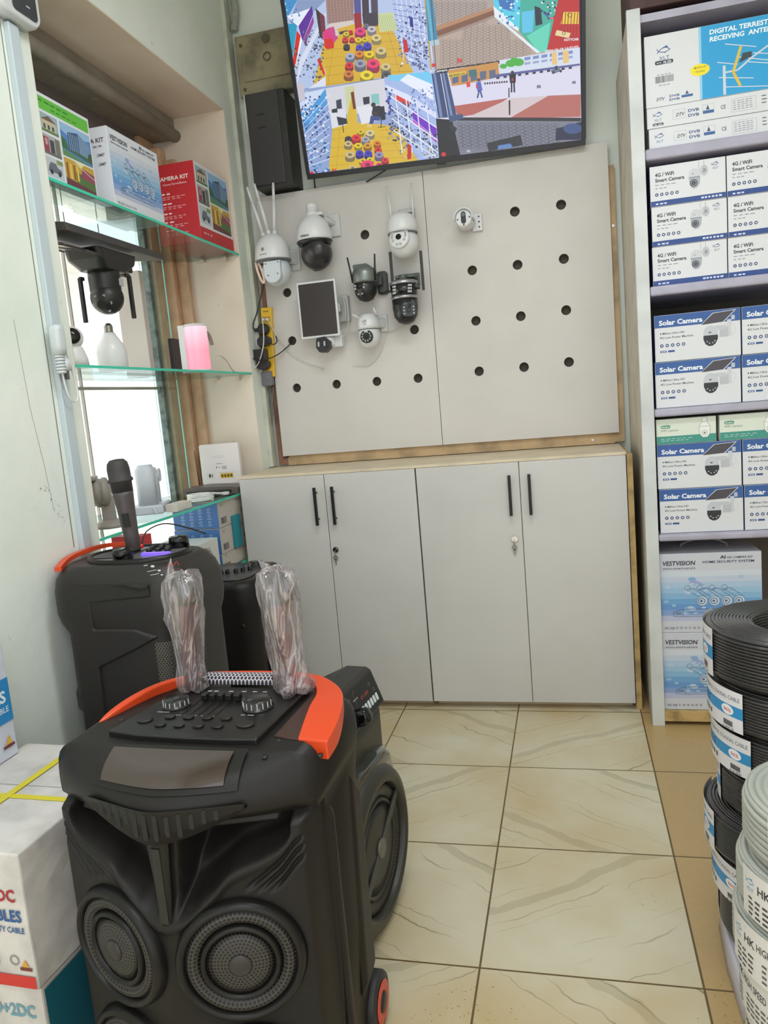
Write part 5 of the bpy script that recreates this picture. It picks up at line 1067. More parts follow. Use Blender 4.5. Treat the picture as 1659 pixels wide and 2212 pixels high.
def woofer(t, loc, rot, R, name='woofer', slots=False):
    k = R/.115
    P_ = lambda pr: [(a*k, b*k) for a, b in pr]
    g = MB(); g.lathe(P_([(.117, -.012), (.117, .004), (.113, .013), (.106, .017), (.101, .012), (.099, .000), (.098, -.004)]), n=64, cap=False); wf = g.build(name, SPG, t, loc=loc, rot=rot)
    g = MB(); g.lathe(P_([(.0995, .004), (.094, .011), (.086, .0125), (.078, .008), (.071, .000), (.070, -.004)]), n=64, cap=False); g.build('outer_grille', HOLE2, wf)
    g = MB(); g.lathe(P_([(.073, -.004), (.0725, .010), (.069, .015), (.064, .014), (.062, .009)]), n=64, cap=False); g.build('inner_ring', SPG, wf)
    g = MB(); g.lathe(P_([(.063, .008), (.045, .0125), (.028, .0150), (.018, .0155)]), n=64); g.build('dome_grille', HOLE, wf)
    g = MB(); g.lathe(P_([(.021, .012), (.0205, .0175), (.017, .0195), (.002, .0205)]), n=40); g.build('centre_cap', mat('cap_grey', (48, 44, 43), .4), wf)
    return wf
# ---- front four-woofer speaker
t = empty('trolley_speaker', (-.46, -.54, 0), -.02, 'black trolley speaker with orange handle and four round woofers in the foreground', 'speaker')
e = lambda x: .325*math.sqrt(x*x+.0009)-.0097
def ring1(z, hw, yc, yb, ed=None, r=.05):
    pts = []; ed = .105 if ed is None else ed
    for i in range(25):
        x = -hw+2*hw*i/24; q = abs(x)/hw; pts.append((x, yc+(ed-yc)*(q**1.5), z))
    for k in range(7): a = pi/2*k/6; pts.append((hw-r+r*cos(a), yb-r+r*sin(a), z))
    for k in range(7): a = pi/2+pi/2*k/6; pts.append((-hw+r+r*cos(a), yb-r+r*sin(a), z))
    return pts
g = MB()
lv = [(.035, .22, .14, .33), (.05, .250, .13, .355), (.30, .260, .13, .365), (.60, .262, .13, .37), (.652, .264, .13, .38), (.656, .264, .015, .39), (.672, .265, -.004, .395), (.690, .265, -.006, .40), (.705, .264, .004, .40), (.722, .262, .022, .40), (.738, .256, .050, .396), (.749, .246, .080, .388), (.755, .232, .100, .378)]
g.loft([ring1(z, hw, yc, yb, max(.105, yc+.01) if z > .653 else .14) for z, hw, yc, yb in lv]); g.build('cabinet', SPK, t)
zc = [(0, .470), (.04, .482), (.08, .520), (.12, .562), (.16, .575), (.20, .592), (.235, .625)]
zv = [(0, .640), (.05, .645), (.10, .662), (.15, .675), (.20, .68), (.235, .68)]
def front1(x, z):
    ax = abs(x); y = e(x)
    a = sum(interp(zc, abs(ax+k*.006)) for k in (-2, -1, 0, 1, 2))/5; b = sum(interp(zv, abs(ax+k*.01)) for k in (-1, 0, 1))/3
    if z > a:
        q = (z-a)/max(.02, b-a)
        d = .128*(.55*sstep(0, .35, q)+.45*sstep(.3, .8, q))*(1-sstep(.93, 1.0, q))
        d *= 1-sstep(.212, .226, ax)
        sw = .020+.018*min(1, max(0, q))
        d = d*sstep(sw*.75, sw*1.15, ax)+(.018*sstep(0, .3, q)*(1-sstep(.92, 1., q)))*(1-sstep(sw*.75, sw*1.15, ax))
        y += d
    y += -.007*math.exp(-((z-a+.006)/.011)**2)*(1-sstep(.2, .25, ax))      # rolled edge over the woofers
    for k in range(3):
        zz = a-.022-.018*k+.30*(ax-.2); s_ = sstep(.135+.02*k, .16+.02*k, ax)*(1-sstep(.235, .25, ax)); y += .011*s_*math.exp(-((z-zz)/.0045)**2)
    if z > .64: y = min(y, e(x)+.02) if ax < .2 else y
    for wz in (.40, .155):                                                    # hollow seats for the woofers
        rr = math.hypot((ax-.121)/.95, z-wz); y += .012*(1-sstep(.100, .118, rr))
    y += .050*sstep(.236, .262, ax)**2
    if z > .640: y = y+(max(y, .023+.090*(ax/.264)**1.5)-y)*sstep(.640, .653, z)
    return y
vs, fs = relief(-.262, .262, .045, .668, 190, 200, front1)
g = MB(); g.add(vs, fs, True); g.build('front_panel', SPK, t)
g = MB()
for i, (zt_, zb_) in enumerate(((0, .026), (.003, .030), (.006, .046), (.003, .030), (.0, .050), (-.002, .052), (-.002, .052), (-.008, .040), (-.002, .046), (-.006, .030), (.002, .026), (.0, .020))):
    x = -.112+.0205*i; y = e(x); top = .688+zt_*.5; bot = top-zb_*.9; bot = max(bot, .630 if abs(x) < .05 else .645)
    g.loft([[(x+a, y-.0125+dy, (top+bot)/2+b) for a, b in rrect(.0085, top-bot, .004)] for dy in (0, .012)])
vis = MB()
vv = []; ff = []
for i in range(41):
    x = -.16+.32*i/40; q = abs(x)/.16; zb_ = .632+.052*q**1.6; vv += [(x, e(x)-.011, .694), (x, e(x)-.011, zb_), (x, e(x)+.02, zb_-.001)]
for i in range(40): a = 3*i; ff += [(a, a+1, a+4, a+3), (a+1, a+2, a+5, a+4)]
vis.add(vv, ff, True); vz = vis.build('visor', SPG, t); g.build('visor_slots', mat('slot_black', (22, 21, 21), .5), vz)
g = MB()
g.loft([[(x*w_/.02, e(0)+yy, z) for x, yy in ((-.020, .004), (-.012, -.004), (.012, -.004), (.020, .004))] for z, w_ in ((.474, .010), (.52, .014), (.58, .018), (.636, .023))], closed=False, cap=False); g.build('spine', SPG, t)
g = MB(); g.box(-.007, .009, e(0)-.0062, e(0)-.0042, .480, .622); g.build('ribbed_strip', mesh_mat('ribbed_black', (44, 40, 38), (20, 19, 19), .006), t)
for zz in (.40, .155):
    for s_ in (-1, 1):
        th = .314*s_; cx = s_*.127*cos(.314); cy = .127*sin(.314)
        # local +z of the woofer looks out of the panel
        nrm = Vector((s_*-0, 0, 0)); nrm = Vector((sin(.314)*s_, -cos(.314), 0))
        q = nrm.to_track_quat('Z', 'Y'); woofer(t, (cx+nrm.x*.004, cy-.008+nrm.y*.004, zz), q.to_euler(), .113)
g = MB(); g.box(-.026, .026, -.014, .002, .178, .212); bd = g.build('name_badge', mat('badge_black', (34, 32, 32), .35), t, bevel=.001)
p = Print((-.026, -.0142, .178), (1, 0, 0), (0, 0, 1)); p.text('WGAOYANG', .026, .007, .0085, (200, 198, 196), .03, .046, 0, 'c'); p.line([(.001, .001), (.051, .001), (.051, .033), (.001, .033)], .0008, (120, 114, 110), True); p.build('badge_lettering', bd)
# top control plate and display
g = MB(); ZP = .767
plate = [(-.170, .142), (-.10, .128), (0, .122), (.09, .122), (.150, .126), (.163, .37), (-.128, .37)]
g.prism(plate, .752, ZP); pl = g.build('control_plate', mat('plate_black', (26, 25, 25), .36), t, bevel=.003)
def knob(x, y, r, h, parent=pl):
    g = MB(); g.lathe([(r*1.12, 0), (r*1.1, .003), (r, .004), (r*.98, h-.003), (r*.9, h), (r*.2, h+.001)], (x, y, ZP), n=40); kb = g.build('dial', mat('dial_black', (32, 30, 30), .25), parent)
    g = MB()
    for k in range(9): a = pi+pi*k/8.; g.box(x+r*1.0*cos(a)-.0008, x+r*1.0*cos(a)+.0008, y+r*1.0*sin(a)-.0008, y+r*1.0*sin(a)+.0008, ZP+.005, ZP+h-.002)
    g.build('dial_ticks', mat('tick_white', (210, 208, 206), .4), kb)
knob(-.090, .265, .027, .017); knob(.092, .265, .029, .019)
for i in range(5):
    x = -.040+.0185*i
    g = MB(); g.box(x-.014-.0015, x-.014+.0015, .225, .30, ZP, ZP+.0012); g.build('slider_slot', BLACK, pl)
    g = MB(); g.box(x-.007, x+.006, .288, .306, ZP+.001, ZP+.016); g.build('slider_knob', mat('dial_black', (32, 30, 30), .25), pl, bevel=.003)
def button(x, y, r, ry):
    g = MB(); g.loft([[(a, b, z) for a, b in circ(x, y, r*s_, 24, ry*s_)] for z, s_ in ((ZP-.001, 1), (ZP+.003, 1), (ZP+.0045, .9))]); g.build('button', mat('plate_black', (26, 25, 25), .36), pl)
for x, y, r in [(-.118, .190, .0165), (.103, .182, .0175)]+[(-.072+.041*i, .207, .011) for i in range(4)]+[(-.072+.041*i+.0, .170, .011) for i in range(4)]: button(x, y, r, r*.85)
p = Print((0, 0, ZP), (1, 0, 0), (0, 1, 0)); WK = (176, 172, 168)
p.line([(-.155, .225), (.14, .222)], .001, (30, 28, 28)); p.line([(-.14, .33), (.135, .33), (.152, .315), (.148, .16), (.135, .148), (-.15, .152)], .0014, (24, 23, 23))
for x, y, w_ in ((-.115, .230, .03), (.072, .225, .03)): p.fuzz(x, x+w_, y, .003, WK, 2)
for i in range(5): p.fuzz(-.066+.0185*i, -.054+.0185*i, .217, .0025, WK, 2)
for x, y in [(-.118, .190), (.103, .182)]+[(-.072+.041*i, .207) for i in range(4)]+[(-.072+.041*i, .170) for i in range(4)]: p.ring(x, y, .0135, .0009, (22, 20, 20), .0115); p.fuzz(x-.005, x+.005, y-.001, .0022, (120, 116, 112), 2)
for x in (-.06, -.045, -.01, .02, .045, .068, .10): p.rect(x, x+.010, .341, .346, (196, 190, 188))
p.build('panel_markings', pl)
g = MB()
dv = []
for i in range(21):
    x = -.145+.29*i/20; q = abs(x)/.28; f = lambda yc: yc+(.105-yc)*q**1.5
    dv.append([(x, f(.108)-.006, .760), (x, f(.082)-.006, .7535), (x, f(.052)-.006, .742), (x, f(.030)-.006, .728), (x, f(.014)-.006, .712)])
g.loft(dv, cap=False, closed=False); g.build('display_frame', SPG, t)
g = MB(); dv = []
for i in range(21):
    x = -.122+.244*i/20; q = abs(x)/.28; f = lambda yc: yc+(.105-yc)*q**1.5
    dv.append([(x, f(.096)-.009, .7605), (x, f(.076)-.0095, .7545), (x, f(.052)-.010, .7445), (x, f(.034)-.010, .7325), (x, f(.024)-.009, .722)])
g.loft(dv, cap=False, closed=False); g.build('display_glass', mat('display_glass', (48, 30, 24), .05, coat=1), t)  # brown in the base colour stands for a reflection in the display
for x, y, z in ((-.215, .135, .7535), (.182, .150, .7545), (.178, .095, .750), (.268, .130, .739), (-.19, .215, .7555)): g = MB(); g.lathe([(.0055, -.004), (.0055, .0012), (.003, .0014)], (x, y, z), n=16); g.build('screw', BLACK, t)
# orange carrying handle: a band running round the back
def band(pts):
    g = MB(); rings = []
    for x, y, z, w_, d_ in pts: rings.append([(x, y, z), (x+w_[0], y+w_[1], z-.001), (x+w_[0]*1.05, y+w_[1]*1.05, z-d_), (x, y, z-d_)])
    return g.loft(rings, smooth=False)
L_ = [(-.235, .20, .757, (.006, .004), .008), (-.232, .24, .766, (.016, .006), .02), (-.222, .30, .772, (.020, .004), .026), (-.198, .36, .776, (.016, -.004), .026), (-.155, .405, .778, (.008, -.012), .02), (-.10, .43, .779, (.002, -.014), .018), (0, .44, .779, (0, -.014), .018), (.10, .436, .779, (-.002, -.014), .018), (.165, .42, .778, (-.010, -.020), .02), (.212, .385, .776, (-.030, -.024), .022), (.248, .335, .775, (-.052, -.014), .026), (.268, .27, .774, (-.066, -.004), .034), (.280, .20, .769, (-.068, .004), .040), (.280, .140, .760, (-.060, .010), .036)]
band([(*a.to_tuple(), (b.x, b.y), b.z) for a, b in zip(smooth_path([Vector(q[:3]) for q in L_], 4), smooth_path([Vector((q[3][0], q[3][1], q[4])) for q in L_], 4))]).build('handle', ORG, t, bevel=.003)
g = MB(); g.loft([[(x, y, z) for x, y in ((.17, .16), (.225, .15), (.215, .36), (.172, .372))] for z in (.752, .7575)]); g.build('hand_recess', mat('recess_brown', (64, 42, 34), .6), t)
# lying mesh tube at the rear of the top
g = MB()
rg = []
for i in range(2): rg.append([(-.085+.165*i, .395+.020*cos(a), .770+.020*sin(a)) for a in [pi*k/12 for k in range(13)]])
g.loft(rg, cap=False, closed=False); g.build('mesh_light_tube', mesh_mat('diamond_mesh', (196, 190, 196), (46, 42, 54), .009, ax='XY', size=.36), t)
g = MB(); g.box(-.092, -.084, .372, .418, .752, .794); g.box(.080, .098, .368, .420, .752, .794); g.build('tube_mounts', SPG, t, bevel=.004)
for s_ in (-1, 1):
    g = MB(); g.lathe([(.030, 0), (.058, .004), (.0615, .010), (.0615, .034), (.058, .040), (.03, .042)], (.226 if s_ > 0 else -.268, .345, .062), 'x', 40); wl = g.build('wheel', mat('wheel_rubber', (44, 42, 44), .5), t)
    xf = .2685 if s_ > 0 else -.2705; g = MB(); g.lathe([(.044, 0), (.042, .002), (.024, .002), (.022, 0)], (xf, .345, .062), 'x', 36); g.build('wheel_rim', mat('red_rim', (206, 74, 56), .4), wl)
    g = MB(); g.lathe([(.022, 0), (.020, .004), (.004, .005)], (xf, .345, .062), 'x', 24); g.build('wheel_hub', BLACK, wl)
g = MB(); g.box(-.2, -.12, .12, .2, 0, .04); g.box(.12, .2, .12, .2, 0, .04); g.build('feet', BLACK, t, bevel=.005)
g = MB(); g.loft([[(.256, y, z) for y, z in ((.15, .06), (.19, .06), (.18, .62), (.155, .65))], [(.268, y, z) for y, z in ((.158, .08), (.18, .08), (.175, .60), (.16, .62))]], smooth=False); g.loft([[(.256, y, z) for y, z in ((.25, .14), (.34, .14), (.35, .58), (.28, .65))], [(.267, y, z) for y, z in ((.265, .17), (.33, .18), (.335, .55), (.29, .61))]], smooth=False)
g.build('side_ribs', SPK, t, bevel=.006)
# ---- microphones
MICD = mat('mic_black', (44, 40, 40), .35); MICR = mat('mic_maroon', (104, 62, 66), .35, .2)
def mic(t, L=.26):
    g = MB(); g.lathe([(.017, 0), (.018, .004), (.018, L*.25), (.021, L*.6), (.026, L*.76)], n=28); g.build('body', MICR, t)
    g = MB(); g.lathe([(.026, L*.76), (.030, L*.765), (.031, L*.80), (.029, L*.88), (.025, L*.97), (.016, L), (.003, L*1.003)], n=28); g.build('head', mesh_mat('mic_mesh_%g' % L, (56, 52, 52), (20, 20, 20), .004, ax='XZ'), t)
fm = bpy.data.materials.new('crumpled_film'); fm.use_nodes = True; nt = fm.node_tree; nt.nodes.clear()
o_ = nt.nodes.new('ShaderNodeOutputMaterial'); tr = nt.nodes.new('ShaderNodeBsdfTransparent'); tr.inputs[0].default_value = (.93, .91, .91, 1); gl = nt.nodes.new('ShaderNodeBsdfGlossy'); gl.inputs['Roughness'].default_value = .12
df = nt.nodes.new('ShaderNodeBsdfDiffuse'); df.inputs[0].default_value = rgb((214, 204, 206)); tc = nt.nodes.new('ShaderNodeTexCoord'); mp = nt.nodes.new('ShaderNodeMapping'); mp.inputs['Scale'].default_value = (1, 1, .22)
wv = nt.nodes.new('ShaderNodeTexNoise'); wv.inputs['Scale'].default_value = 20; wv.inputs['Detail'].default_value = 3; wv.inputs['Distortion'].default_value = 1.6
nt.links.new(tc.outputs['Object'], mp.inputs[0]); nt.links.new(mp.outputs[0], wv.inputs['Vector'])
bp = nt.nodes.new('ShaderNodeBump'); bp.inputs['Strength'].default_value = 1; bp.inputs['Distance'].default_value = .012; nt.links.new(wv.outputs[0], bp.inputs['Height']); nt.links.new(bp.outputs[0], gl.inputs['Normal']); nt.links.new(bp.outputs[0], df.inputs['Normal'])
rd = math_node(nt, 'ABSOLUTE', math_node(nt, 'SUBTRACT', wv.outputs[0], .5)); mr = nt.nodes.new('ShaderNodeMapRange'); mr.inputs[1].default_value = 0; mr.inputs[2].default_value = .05; mr.inputs[3].default_value = .52; mr.inputs[4].default_value = .14; nt.links.new(rd, mr.inputs[0])
m1 = nt.nodes.new('ShaderNodeMixShader'); nt.links.new(mr.outputs[0], m1.inputs[0]); nt.links.new(tr.outputs[0], m1.inputs[1]); nt.links.new(df.outputs[0], m1.inputs[2])
m2 = nt.nodes.new('ShaderNodeMixShader'); m2.inputs[0].default_value = .12; nt.links.new(m1.outputs[0], m2.inputs[1]); nt.links.new(gl.outputs[0], m2.inputs[2]); nt.links.new(m2.outputs[0], o_.inputs[0])
def wrapped(loc, rot, label, prof, tip):
    t = empty('wrapped_microphone', loc, label=label, cat='microphone', group='film-wrapped microphones', rot=rot)
    mic(t, .285); t.scale = (.92, .92, .90)
    g = MB(); rings = []; ph = random.random()*6
    for r_, z, dx in prof:
        ring = []
        for k in range(40):
            a = 2*pi*k/40; q = r_*(1+.10*sin(3*a+z*30+ph)+.07*sin(7*a-z*55+ph)+.04*sin(13*a+z*90)); ring.append((dx+q*cos(a), q*sin(a), z+.004*sin(5*a+ph)))
        rings.append(ring)
    g.loft(rings, cap=True); 
    if tip: g.add([(p_[0]*1.0, p_[1], p_[2]) for p_ in tip], [(0, 1, 2), (0, 2, 3)], False)
    bag = g.build('plastic_bag', fm, t); return t
q = Matrix.Rotation(-.02, 4, 'Z')
sp1 = Vector((-.46, -.54, 0)); W1 = lambda x, y, z: sp1+(q @ Vector((x, y, z)))
wrapped(W1(-.100, .352, .768), (0, .03, 0), 'left clear-film-wrapped microphone standing on the front speaker, by its mesh tube', [(.022, .0, .004), (.036, .006, .004), (.034, .03, .003), (.031, .07, .0), (.036, .13, -.002), (.044, .19, -.003), (.047, .235, 0), (.044, .265, .003), (.036, .285, .004), (.014, .292, .004)], [(-.046, .0, .27), (-.030, .01, .325), (-.018, 0, .287), (-.036, -.01, .268)])
g = MB(); g.loft([[(.03+r_*cos(a)*1.3+.01, -.012+r_*sin(a), z+.006*sin(3*a)) for a in [2*pi*k/24 for k in range(24)]] for r_, z in ((.018, .770), (.026, .778), (.024, .792), (.012, .804))])
g.M = Matrix.Translation(W1(-.10, .345, 0)); 
wrapped(W1(.132, .345, .768), (0, -.02, 0), 'right clear-film-wrapped microphone standing on the front speaker, beside the wide orange handle', [(.020, .0, .010), (.040, .004, .010), (.044, .02, .008), (.039, .06, .004), (.040, .12, 0), (.043, .18, -.001), (.044, .235, -.002), (.046, .265, 0), (.040, .290, .0), (.018, .298, -.004)], [(-.030, 0, .285), (-.040, .0, .318), (-.010, .01, .298), (-.014, -.01, .29)])
SPK2 = mat('party_shell', (44, 41, 39), .42, bump=.1, bscale=1200, spec=.35)
# ---- big party speaker at the left wall, with microphone
def inpoly(x, z, P):
    c = False; n = len(P); dmin = 9
    for i in range(n):
        (x1, z1), (x2, z2) = P[i], P[(i+1) % n]
        if (z1 > z) != (z2 > z) and x < (x2-x1)*(z-z1)/(z2-z1)+x1: c = not c
        L2 = (x2-x1)**2+(z2-z1)**2; u = max(0, min(1, ((x-x1)*(x2-x1)+(z-z1)*(z2-z1))/L2)); dmin = min(dmin, math.hypot(x-x1-u*(x2-x1), z-z1-u*(z2-z1)))
    return dmin if c else -dmin
S2 = Vector((-.912, .36, 0)); t = empty('party_speaker', S2, label='tall black party speaker by the left wall with a microphone standing on top', cat='speaker')
def ring2(z, x0, x1, y0, y1, r=.08, bulge=.008):
    pts = rrect(x1-x0, y1-y0, r, 8, (x0+x1)/2, (y0+y1)/2); out = []
    for x, y in pts:
        q = (x-x0)/(x1-x0); yy = (y-(y0+y1)/2)/((y1-y0)/2); out.append((x+bulge*(1-yy*yy)*sstep(.6, 1, q), y, z))
    return out
g = MB(); Y0 = -.205; Y1 = .12
g.loft([ring2(z, a, b, Y0+i_, Y1-i_) for z, a, b, i_ in ((.03, -.22, .12, .02), (.06, -.235, .135, .006), (.42, -.235, .140, .006), (.55, -.232, .140, .006), (.56, -.246, .140, .006), (.60, -.246, .140, .006), (.62, -.238, .140, .006), (.78, -.236, .140, .006), (.81, -.256, .150, .004), (.84, -.262, .154, .0), (.90, -.262, .152, .0), (.935, -.258, .142, .008), (.960, -.245, .125, .022), (.971, -.23, .11, .035))])
g.build('cabinet', SPK2, t)
PL = lambda pts, y=.152: [(at(a, b, 'y', y).x-S2.x, at(a, b, 'y', y).z) for a, b in pts]
r1 = PL([(193, 1303), (300, 1292), (452, 1278), (452, 1360), (345, 1382), (290, 1362), (200, 1362)])
r2 = PL([(212, 1442), (300, 1398), (345, 1372), (452, 1360), (458, 1700), (240, 1700)])
r3 = PL([(300, 1432), (350, 1398), (440, 1378), (450, 1700), (318, 1700)])
def side2(x, z):
    d1, d2, d3 = inpoly(x, z, r1), inpoly(x, z, r2), inpoly(x, z, r3)
    y = Y0+.001
    if d1 > 0: y += .034*sstep(0, .008, d1)
    if d2 > 0: y += .020*sstep(0, .008, d2)
    if d3 > 0: y += .010*sstep(0, .008, d3)
    y += -.004*math.exp(-((z-.915-.2*abs(x-.05))/.006)**2) if -.10 < x < .20 else 0
    return y-.004
vs, fs = relief(-.180, .072, .08, .925, 110, 200, side2); g = MB(); g.add(vs, fs, True); g.build('side_panel', SPK2, t)
c1 = PL([(258, 1330)])[0]; g = MB(); g.M = Matrix.Translation((c1[0], Y0+.022, c1[1])); g.box(-.012, .012, -.004, .004, -.034, .034); g.build('vent_plate', mesh_mat('vent_mesh', (140, 134, 128), (40, 38, 38), .005, ax='XZ'), t, bevel=.001)
g = MB(); pr = r3[:3]; g.prism([(a*.97+.003, b*1.0-.006) for a, b in r3], Y0+.016, Y0+.0165, 'y'); g.build('side_grille', mesh_mat('dark_mesh', (62, 58, 54), (18, 17, 17), .009), t)
c1 = PL([(326, 1455)])[0]; g = MB()
for dx, dz in ((0, 0), (.006, 0), (-.006, 0), (.003, .006), (-.003, .006), (.003, -.006), (-.003, -.006)): g.cyl((c1[0]+dx*1.3, Y0+.008, c1[1]+dz*1.2), .0022, .006, 'y', 8)
g.build('chrome_dots', CHROME, t)
g = MB(); vs2 = []
for z in [.10+.033*i for i in range(21)]: vs2.append([(x+.003, y, z) for x, y, _ in ring2(z, -.235, .140, Y0+.006, Y1-.006) if x > .058 and y < .0])
n_ = min(len(r_) for r_ in vs2); g.loft([r_[:n_] for r_ in vs2], cap=False, closed=False); g.build('front_grille', mesh_mat('front_mesh', (92, 88, 78), (14, 13, 13), .010, ax='SZ'), t)
g = MB(); el = circ(-.050, -.035, .145, 40, .118)
g.loft([[((a+.05)*s_-.05, -.035+(b+.035)*s_, z) for a, b in el] for z, s_ in ((.972, 1.06), (.982, 1.04), (.982, .99), (.974, .96), (.966, .95))], cap=False); g.build('top_rim', SPG, t)
g = MB(); g.prism([((a+.05)*.955-.05, -.035+(b+.035)*.955) for a, b in el], .9742, .9765); tp = g.build('control_panel', mat('mixer_silver', (128, 126, 130), .35, .4), t)
g = MB(); g.box(-.165, -.06, -.10, .03, .9766, .979); g.build('storage_tray', mat('tray_black', (34, 34, 38), .35), tp)
for x, y in ((-.03, .10), (-.005, .10), (.02, .10), (.045, .08), (-.02, .065), (.01, .065), (.04, .055), (-.01, .03), (.02, .03), (.05, .03)): 
    g = MB(); g.lathe([(.009, 0), (.008, .010), (.006, .012)], (x-.015, y-.055, .9766), n=14); g.build('dial', BLACK, tp)
g = MB(); g.lathe([(.030, 0), (.029, .028), (.026, .032), (.004, .033)], (.035, .045, .9766), n=28); g.build('volume_dial', GLOSSBLACK, tp)
g = MB(); g.lathe([(.028, 0), (.0275, .026), (.025, .030), (.004, .031)], (-.050, -.118, .9766), n=28); g.build('volume_dial', GLOSSBLACK, tp)
g = MB(); g.box(-.02, .066, -.076, -.062, .9766, .984); g.build('light_bar', mat('violet_glow', (120, 90, 255), .4, emit=1.0), tp)
p = Print((0, Y0-.0045, 0), (1, 0, 0), (0, 0, 1)); W_ = (226, 226, 230); o1 = PL([(330, 1218)], .153)[0]
for a, b, s_ in ((0, 0, .010), (.018, -.012, .008), (.024, -.024, .006)): p.disc(o1[0]+a, o1[1]-.006+b, s_*.6, W_, s_*.3)
p.line([(o1[0]-.026, o1[1]-.004), (o1[0]-.014, o1[1]-.002)], .0018, W_); p.line([(o1[0]-.018, o1[1]-.020), (o1[0]+.010, o1[1]-.016)], .0012, W_); p.line([(o1[0]-.010, o1[1]-.030), (o1[0]+.016, o1[1]-.026)], .0012, W_); p.line([(o1[0]+.040, o1[1]-.012), (o1[0]+.052, o1[1]+.004), (o1[0]+.060, o1[1]-.008), (o1[0]+.072, o1[1]+.006), (o1[0]+.078, o1[1]-.006)], .003, (150, 52, 50)); p.line([(o1[0]+.036, o1[1]-.022), (o1[0]+.080, o1[1]-.014)], .002, (120, 50, 50))
p.build('side_emblem', t)
g = MB(); hp = smooth_path([(-.235, -.175, .972), (-.258, -.10, .984), (-.260, -.03, .990), (-.250, .04, .992), (-.225, .085, .99), (-.15, .105, .985)], 5)
g.loft([[(a.x-.012*0, a.y, a.z-.012), (a.x, a.y, a.z), (a.x+.020, a.y+.004, a.z+.001), (a.x+.020, a.y+.004, a.z-.012)] for a in hp], smooth=False); g.build('handle', ORG, t, bevel=.002)
g = MB(); g.box(-.20, .10, -.17, .10, 0, .03); g.build('base', BLACK, t)
b0 = at(290, 1188, 'z', .981); t = empty('microphone', (b0.x, b0.y, .980), label='bare dark handheld microphone standing on the tall party speaker', cat='microphone', rot=(.03, -.05, 0))
g = MB(); g.lathe([(.020, 0), (.022, .004), (.022, .05), (.0255, .12), (.029, .165), (.030, .178)], n=30); g.m = 1; g.box(-.001, .019, -.0285, -.022, .075, .115); g.build('body', [mat('mic_brown', (78, 70, 70), .4), BLACK], t)
g = MB(); g.lathe([(.030, .177), (.031, .205), (.036, .208), (.036, .214), (.032, .218), (.032, .245), (.029, .262), (.020, .272), (.003, .274)], n=30); g.build('head', mat('mic_head', (58, 54, 54), .55, bump=.5, bscale=500), t)
g = MB(); g.tube(smooth_path([(b0.x+.02, b0.y+.01, .99), (b0.x+.03, b0.y+.03, 1.03), (b0.x+.07, b0.y+.07, 1.045), (b0.x+.12, b0.y+.12, 1.02), (b0.x+.16, b0.y+.15, .995)]), .0022, 7); g.m = 1; g.cyl((b0.x+.02, b0.y+.008, .984), .006, .012, 'z', 12); g.build('audio_lead', [BLACK, mat('red_plug', (200, 30, 40), .4, emit=.3)], label='thin black lead with red plug arching over the party speaker controls', cat='cable')
# ---- mid speaker behind
S3 = Vector((-1.0, 1.0, 0)); t = empty('small_party_speaker', S3, label='shorter black speaker with top dials between the party speaker and the white cabinets', cat='speaker')
g = MB(); g.loft([ring2(z, a, b, -.18+i_, .20-i_, .07, .01) for z, a, b, i_ in ((.03, -.15, .12, .02), (.06, -.16, .135, .0), (.60, -.16, .140, .0), (.66, -.165, .145, 0), (.73, -.165, .145, 0), (.75, -.16, .14, .006), (.757, -.15, .13, .02))]); g.build('cabinet', SPK, t)
g = MB(); g.prism(rrect(.235, .30, .05, cx=-.012, cy=.01), .757, .762); tp = g.build('control_panel', mat('panel_satin', (64, 60, 60), .3), t, bevel=.002)
for x, y, r_ in ((.06, .10, .030), (-.04, -.11, .028), (.03, -.02, .008), (.05, .0, .008), (.07, .02, .008), (-.02, -.04, .008), (0, -.03, .008)):
    g = MB(); g.lathe([(r_*1.15, 0), (r_, .003), (r_, .013), (r_*.85, .016), (r_*.2, .0165)], (x-.01, y, .762), n=28); g.build('dial', GLOSSBLACK, tp)
p = Print((0, 0, .762), (1, 0, 0), (0, 1, 0)); [p.line([(-.10+.016*i, .0), (-.07+.016*i, .09)], .003, (150, 146, 148)) for i in range(5)]; [p.ring(.045+.016*i, -.08+.01*i, .010, .0015, (140, 136, 138)) for i in range(4)]; p.ring(.05, .10, .038, .002, (170, 166, 168)); p.ring(-.05, -.11, .036, .002, (170, 166, 168)); p.build('panel_markings', tp)
g = MB(); g.lathe([(.1, 0), (.102, .008), (.096, .012), (.06, .004), (.02, .008)], (.144, .01, .42), 'x', 40); g.build('woofer', BLACK, t)
g = MB(); g.prism([(.02, .45), (.06, .42), (.06, .1), (.02, .1)], -.184, -.178, 'y'); g.m = 1; g.cyl((.10, -.181, .60), .006, .003, 'y', 10); g.build('side_trim', [SPG, CHROME], t)
g = MB(); g.box(-.13, .10, -.15, .16, 0, .03); g.build('base', BLACK, t)
# ---- round-woofer speaker on the right of the front one
SA = Vector((-.372, .185, 0)); t = empty('round_woofer_speaker', SA, -.12, 'black speaker with one huge round side woofer and small angled control panel', 'speaker')
OLV = mat('olive_black_shell', (52, 50, 44), .4, bump=.1, bscale=900)
g = MB(); g.loft([[(a, b, z) for a, b in rrect(x1-x0, y1-y0, .03, 6, (x0+x1)/2, (y0+y1)/2)] for z, x0, x1, y0, y1 in ((.02, -.10, .06, -.13, .14), (.05, -.11, .075, -.14, .15), (.35, -.11, .085, -.13, .145), (.50, -.10, .090, -.115, .135), (.535, -.10, .090, -.11, .132))]); g.build('cabinet', OLV, t)
g = MB(); g.prism([(-.085, .535), (.094, .535), (.100, .545), (.068, .632), (.055, .640), (-.0, .640), (-.085, .60)], -.118, .128, 'y'); hd = g.build('control_head', mat('head_black', (38, 36, 35), .45), t, bevel=.005)
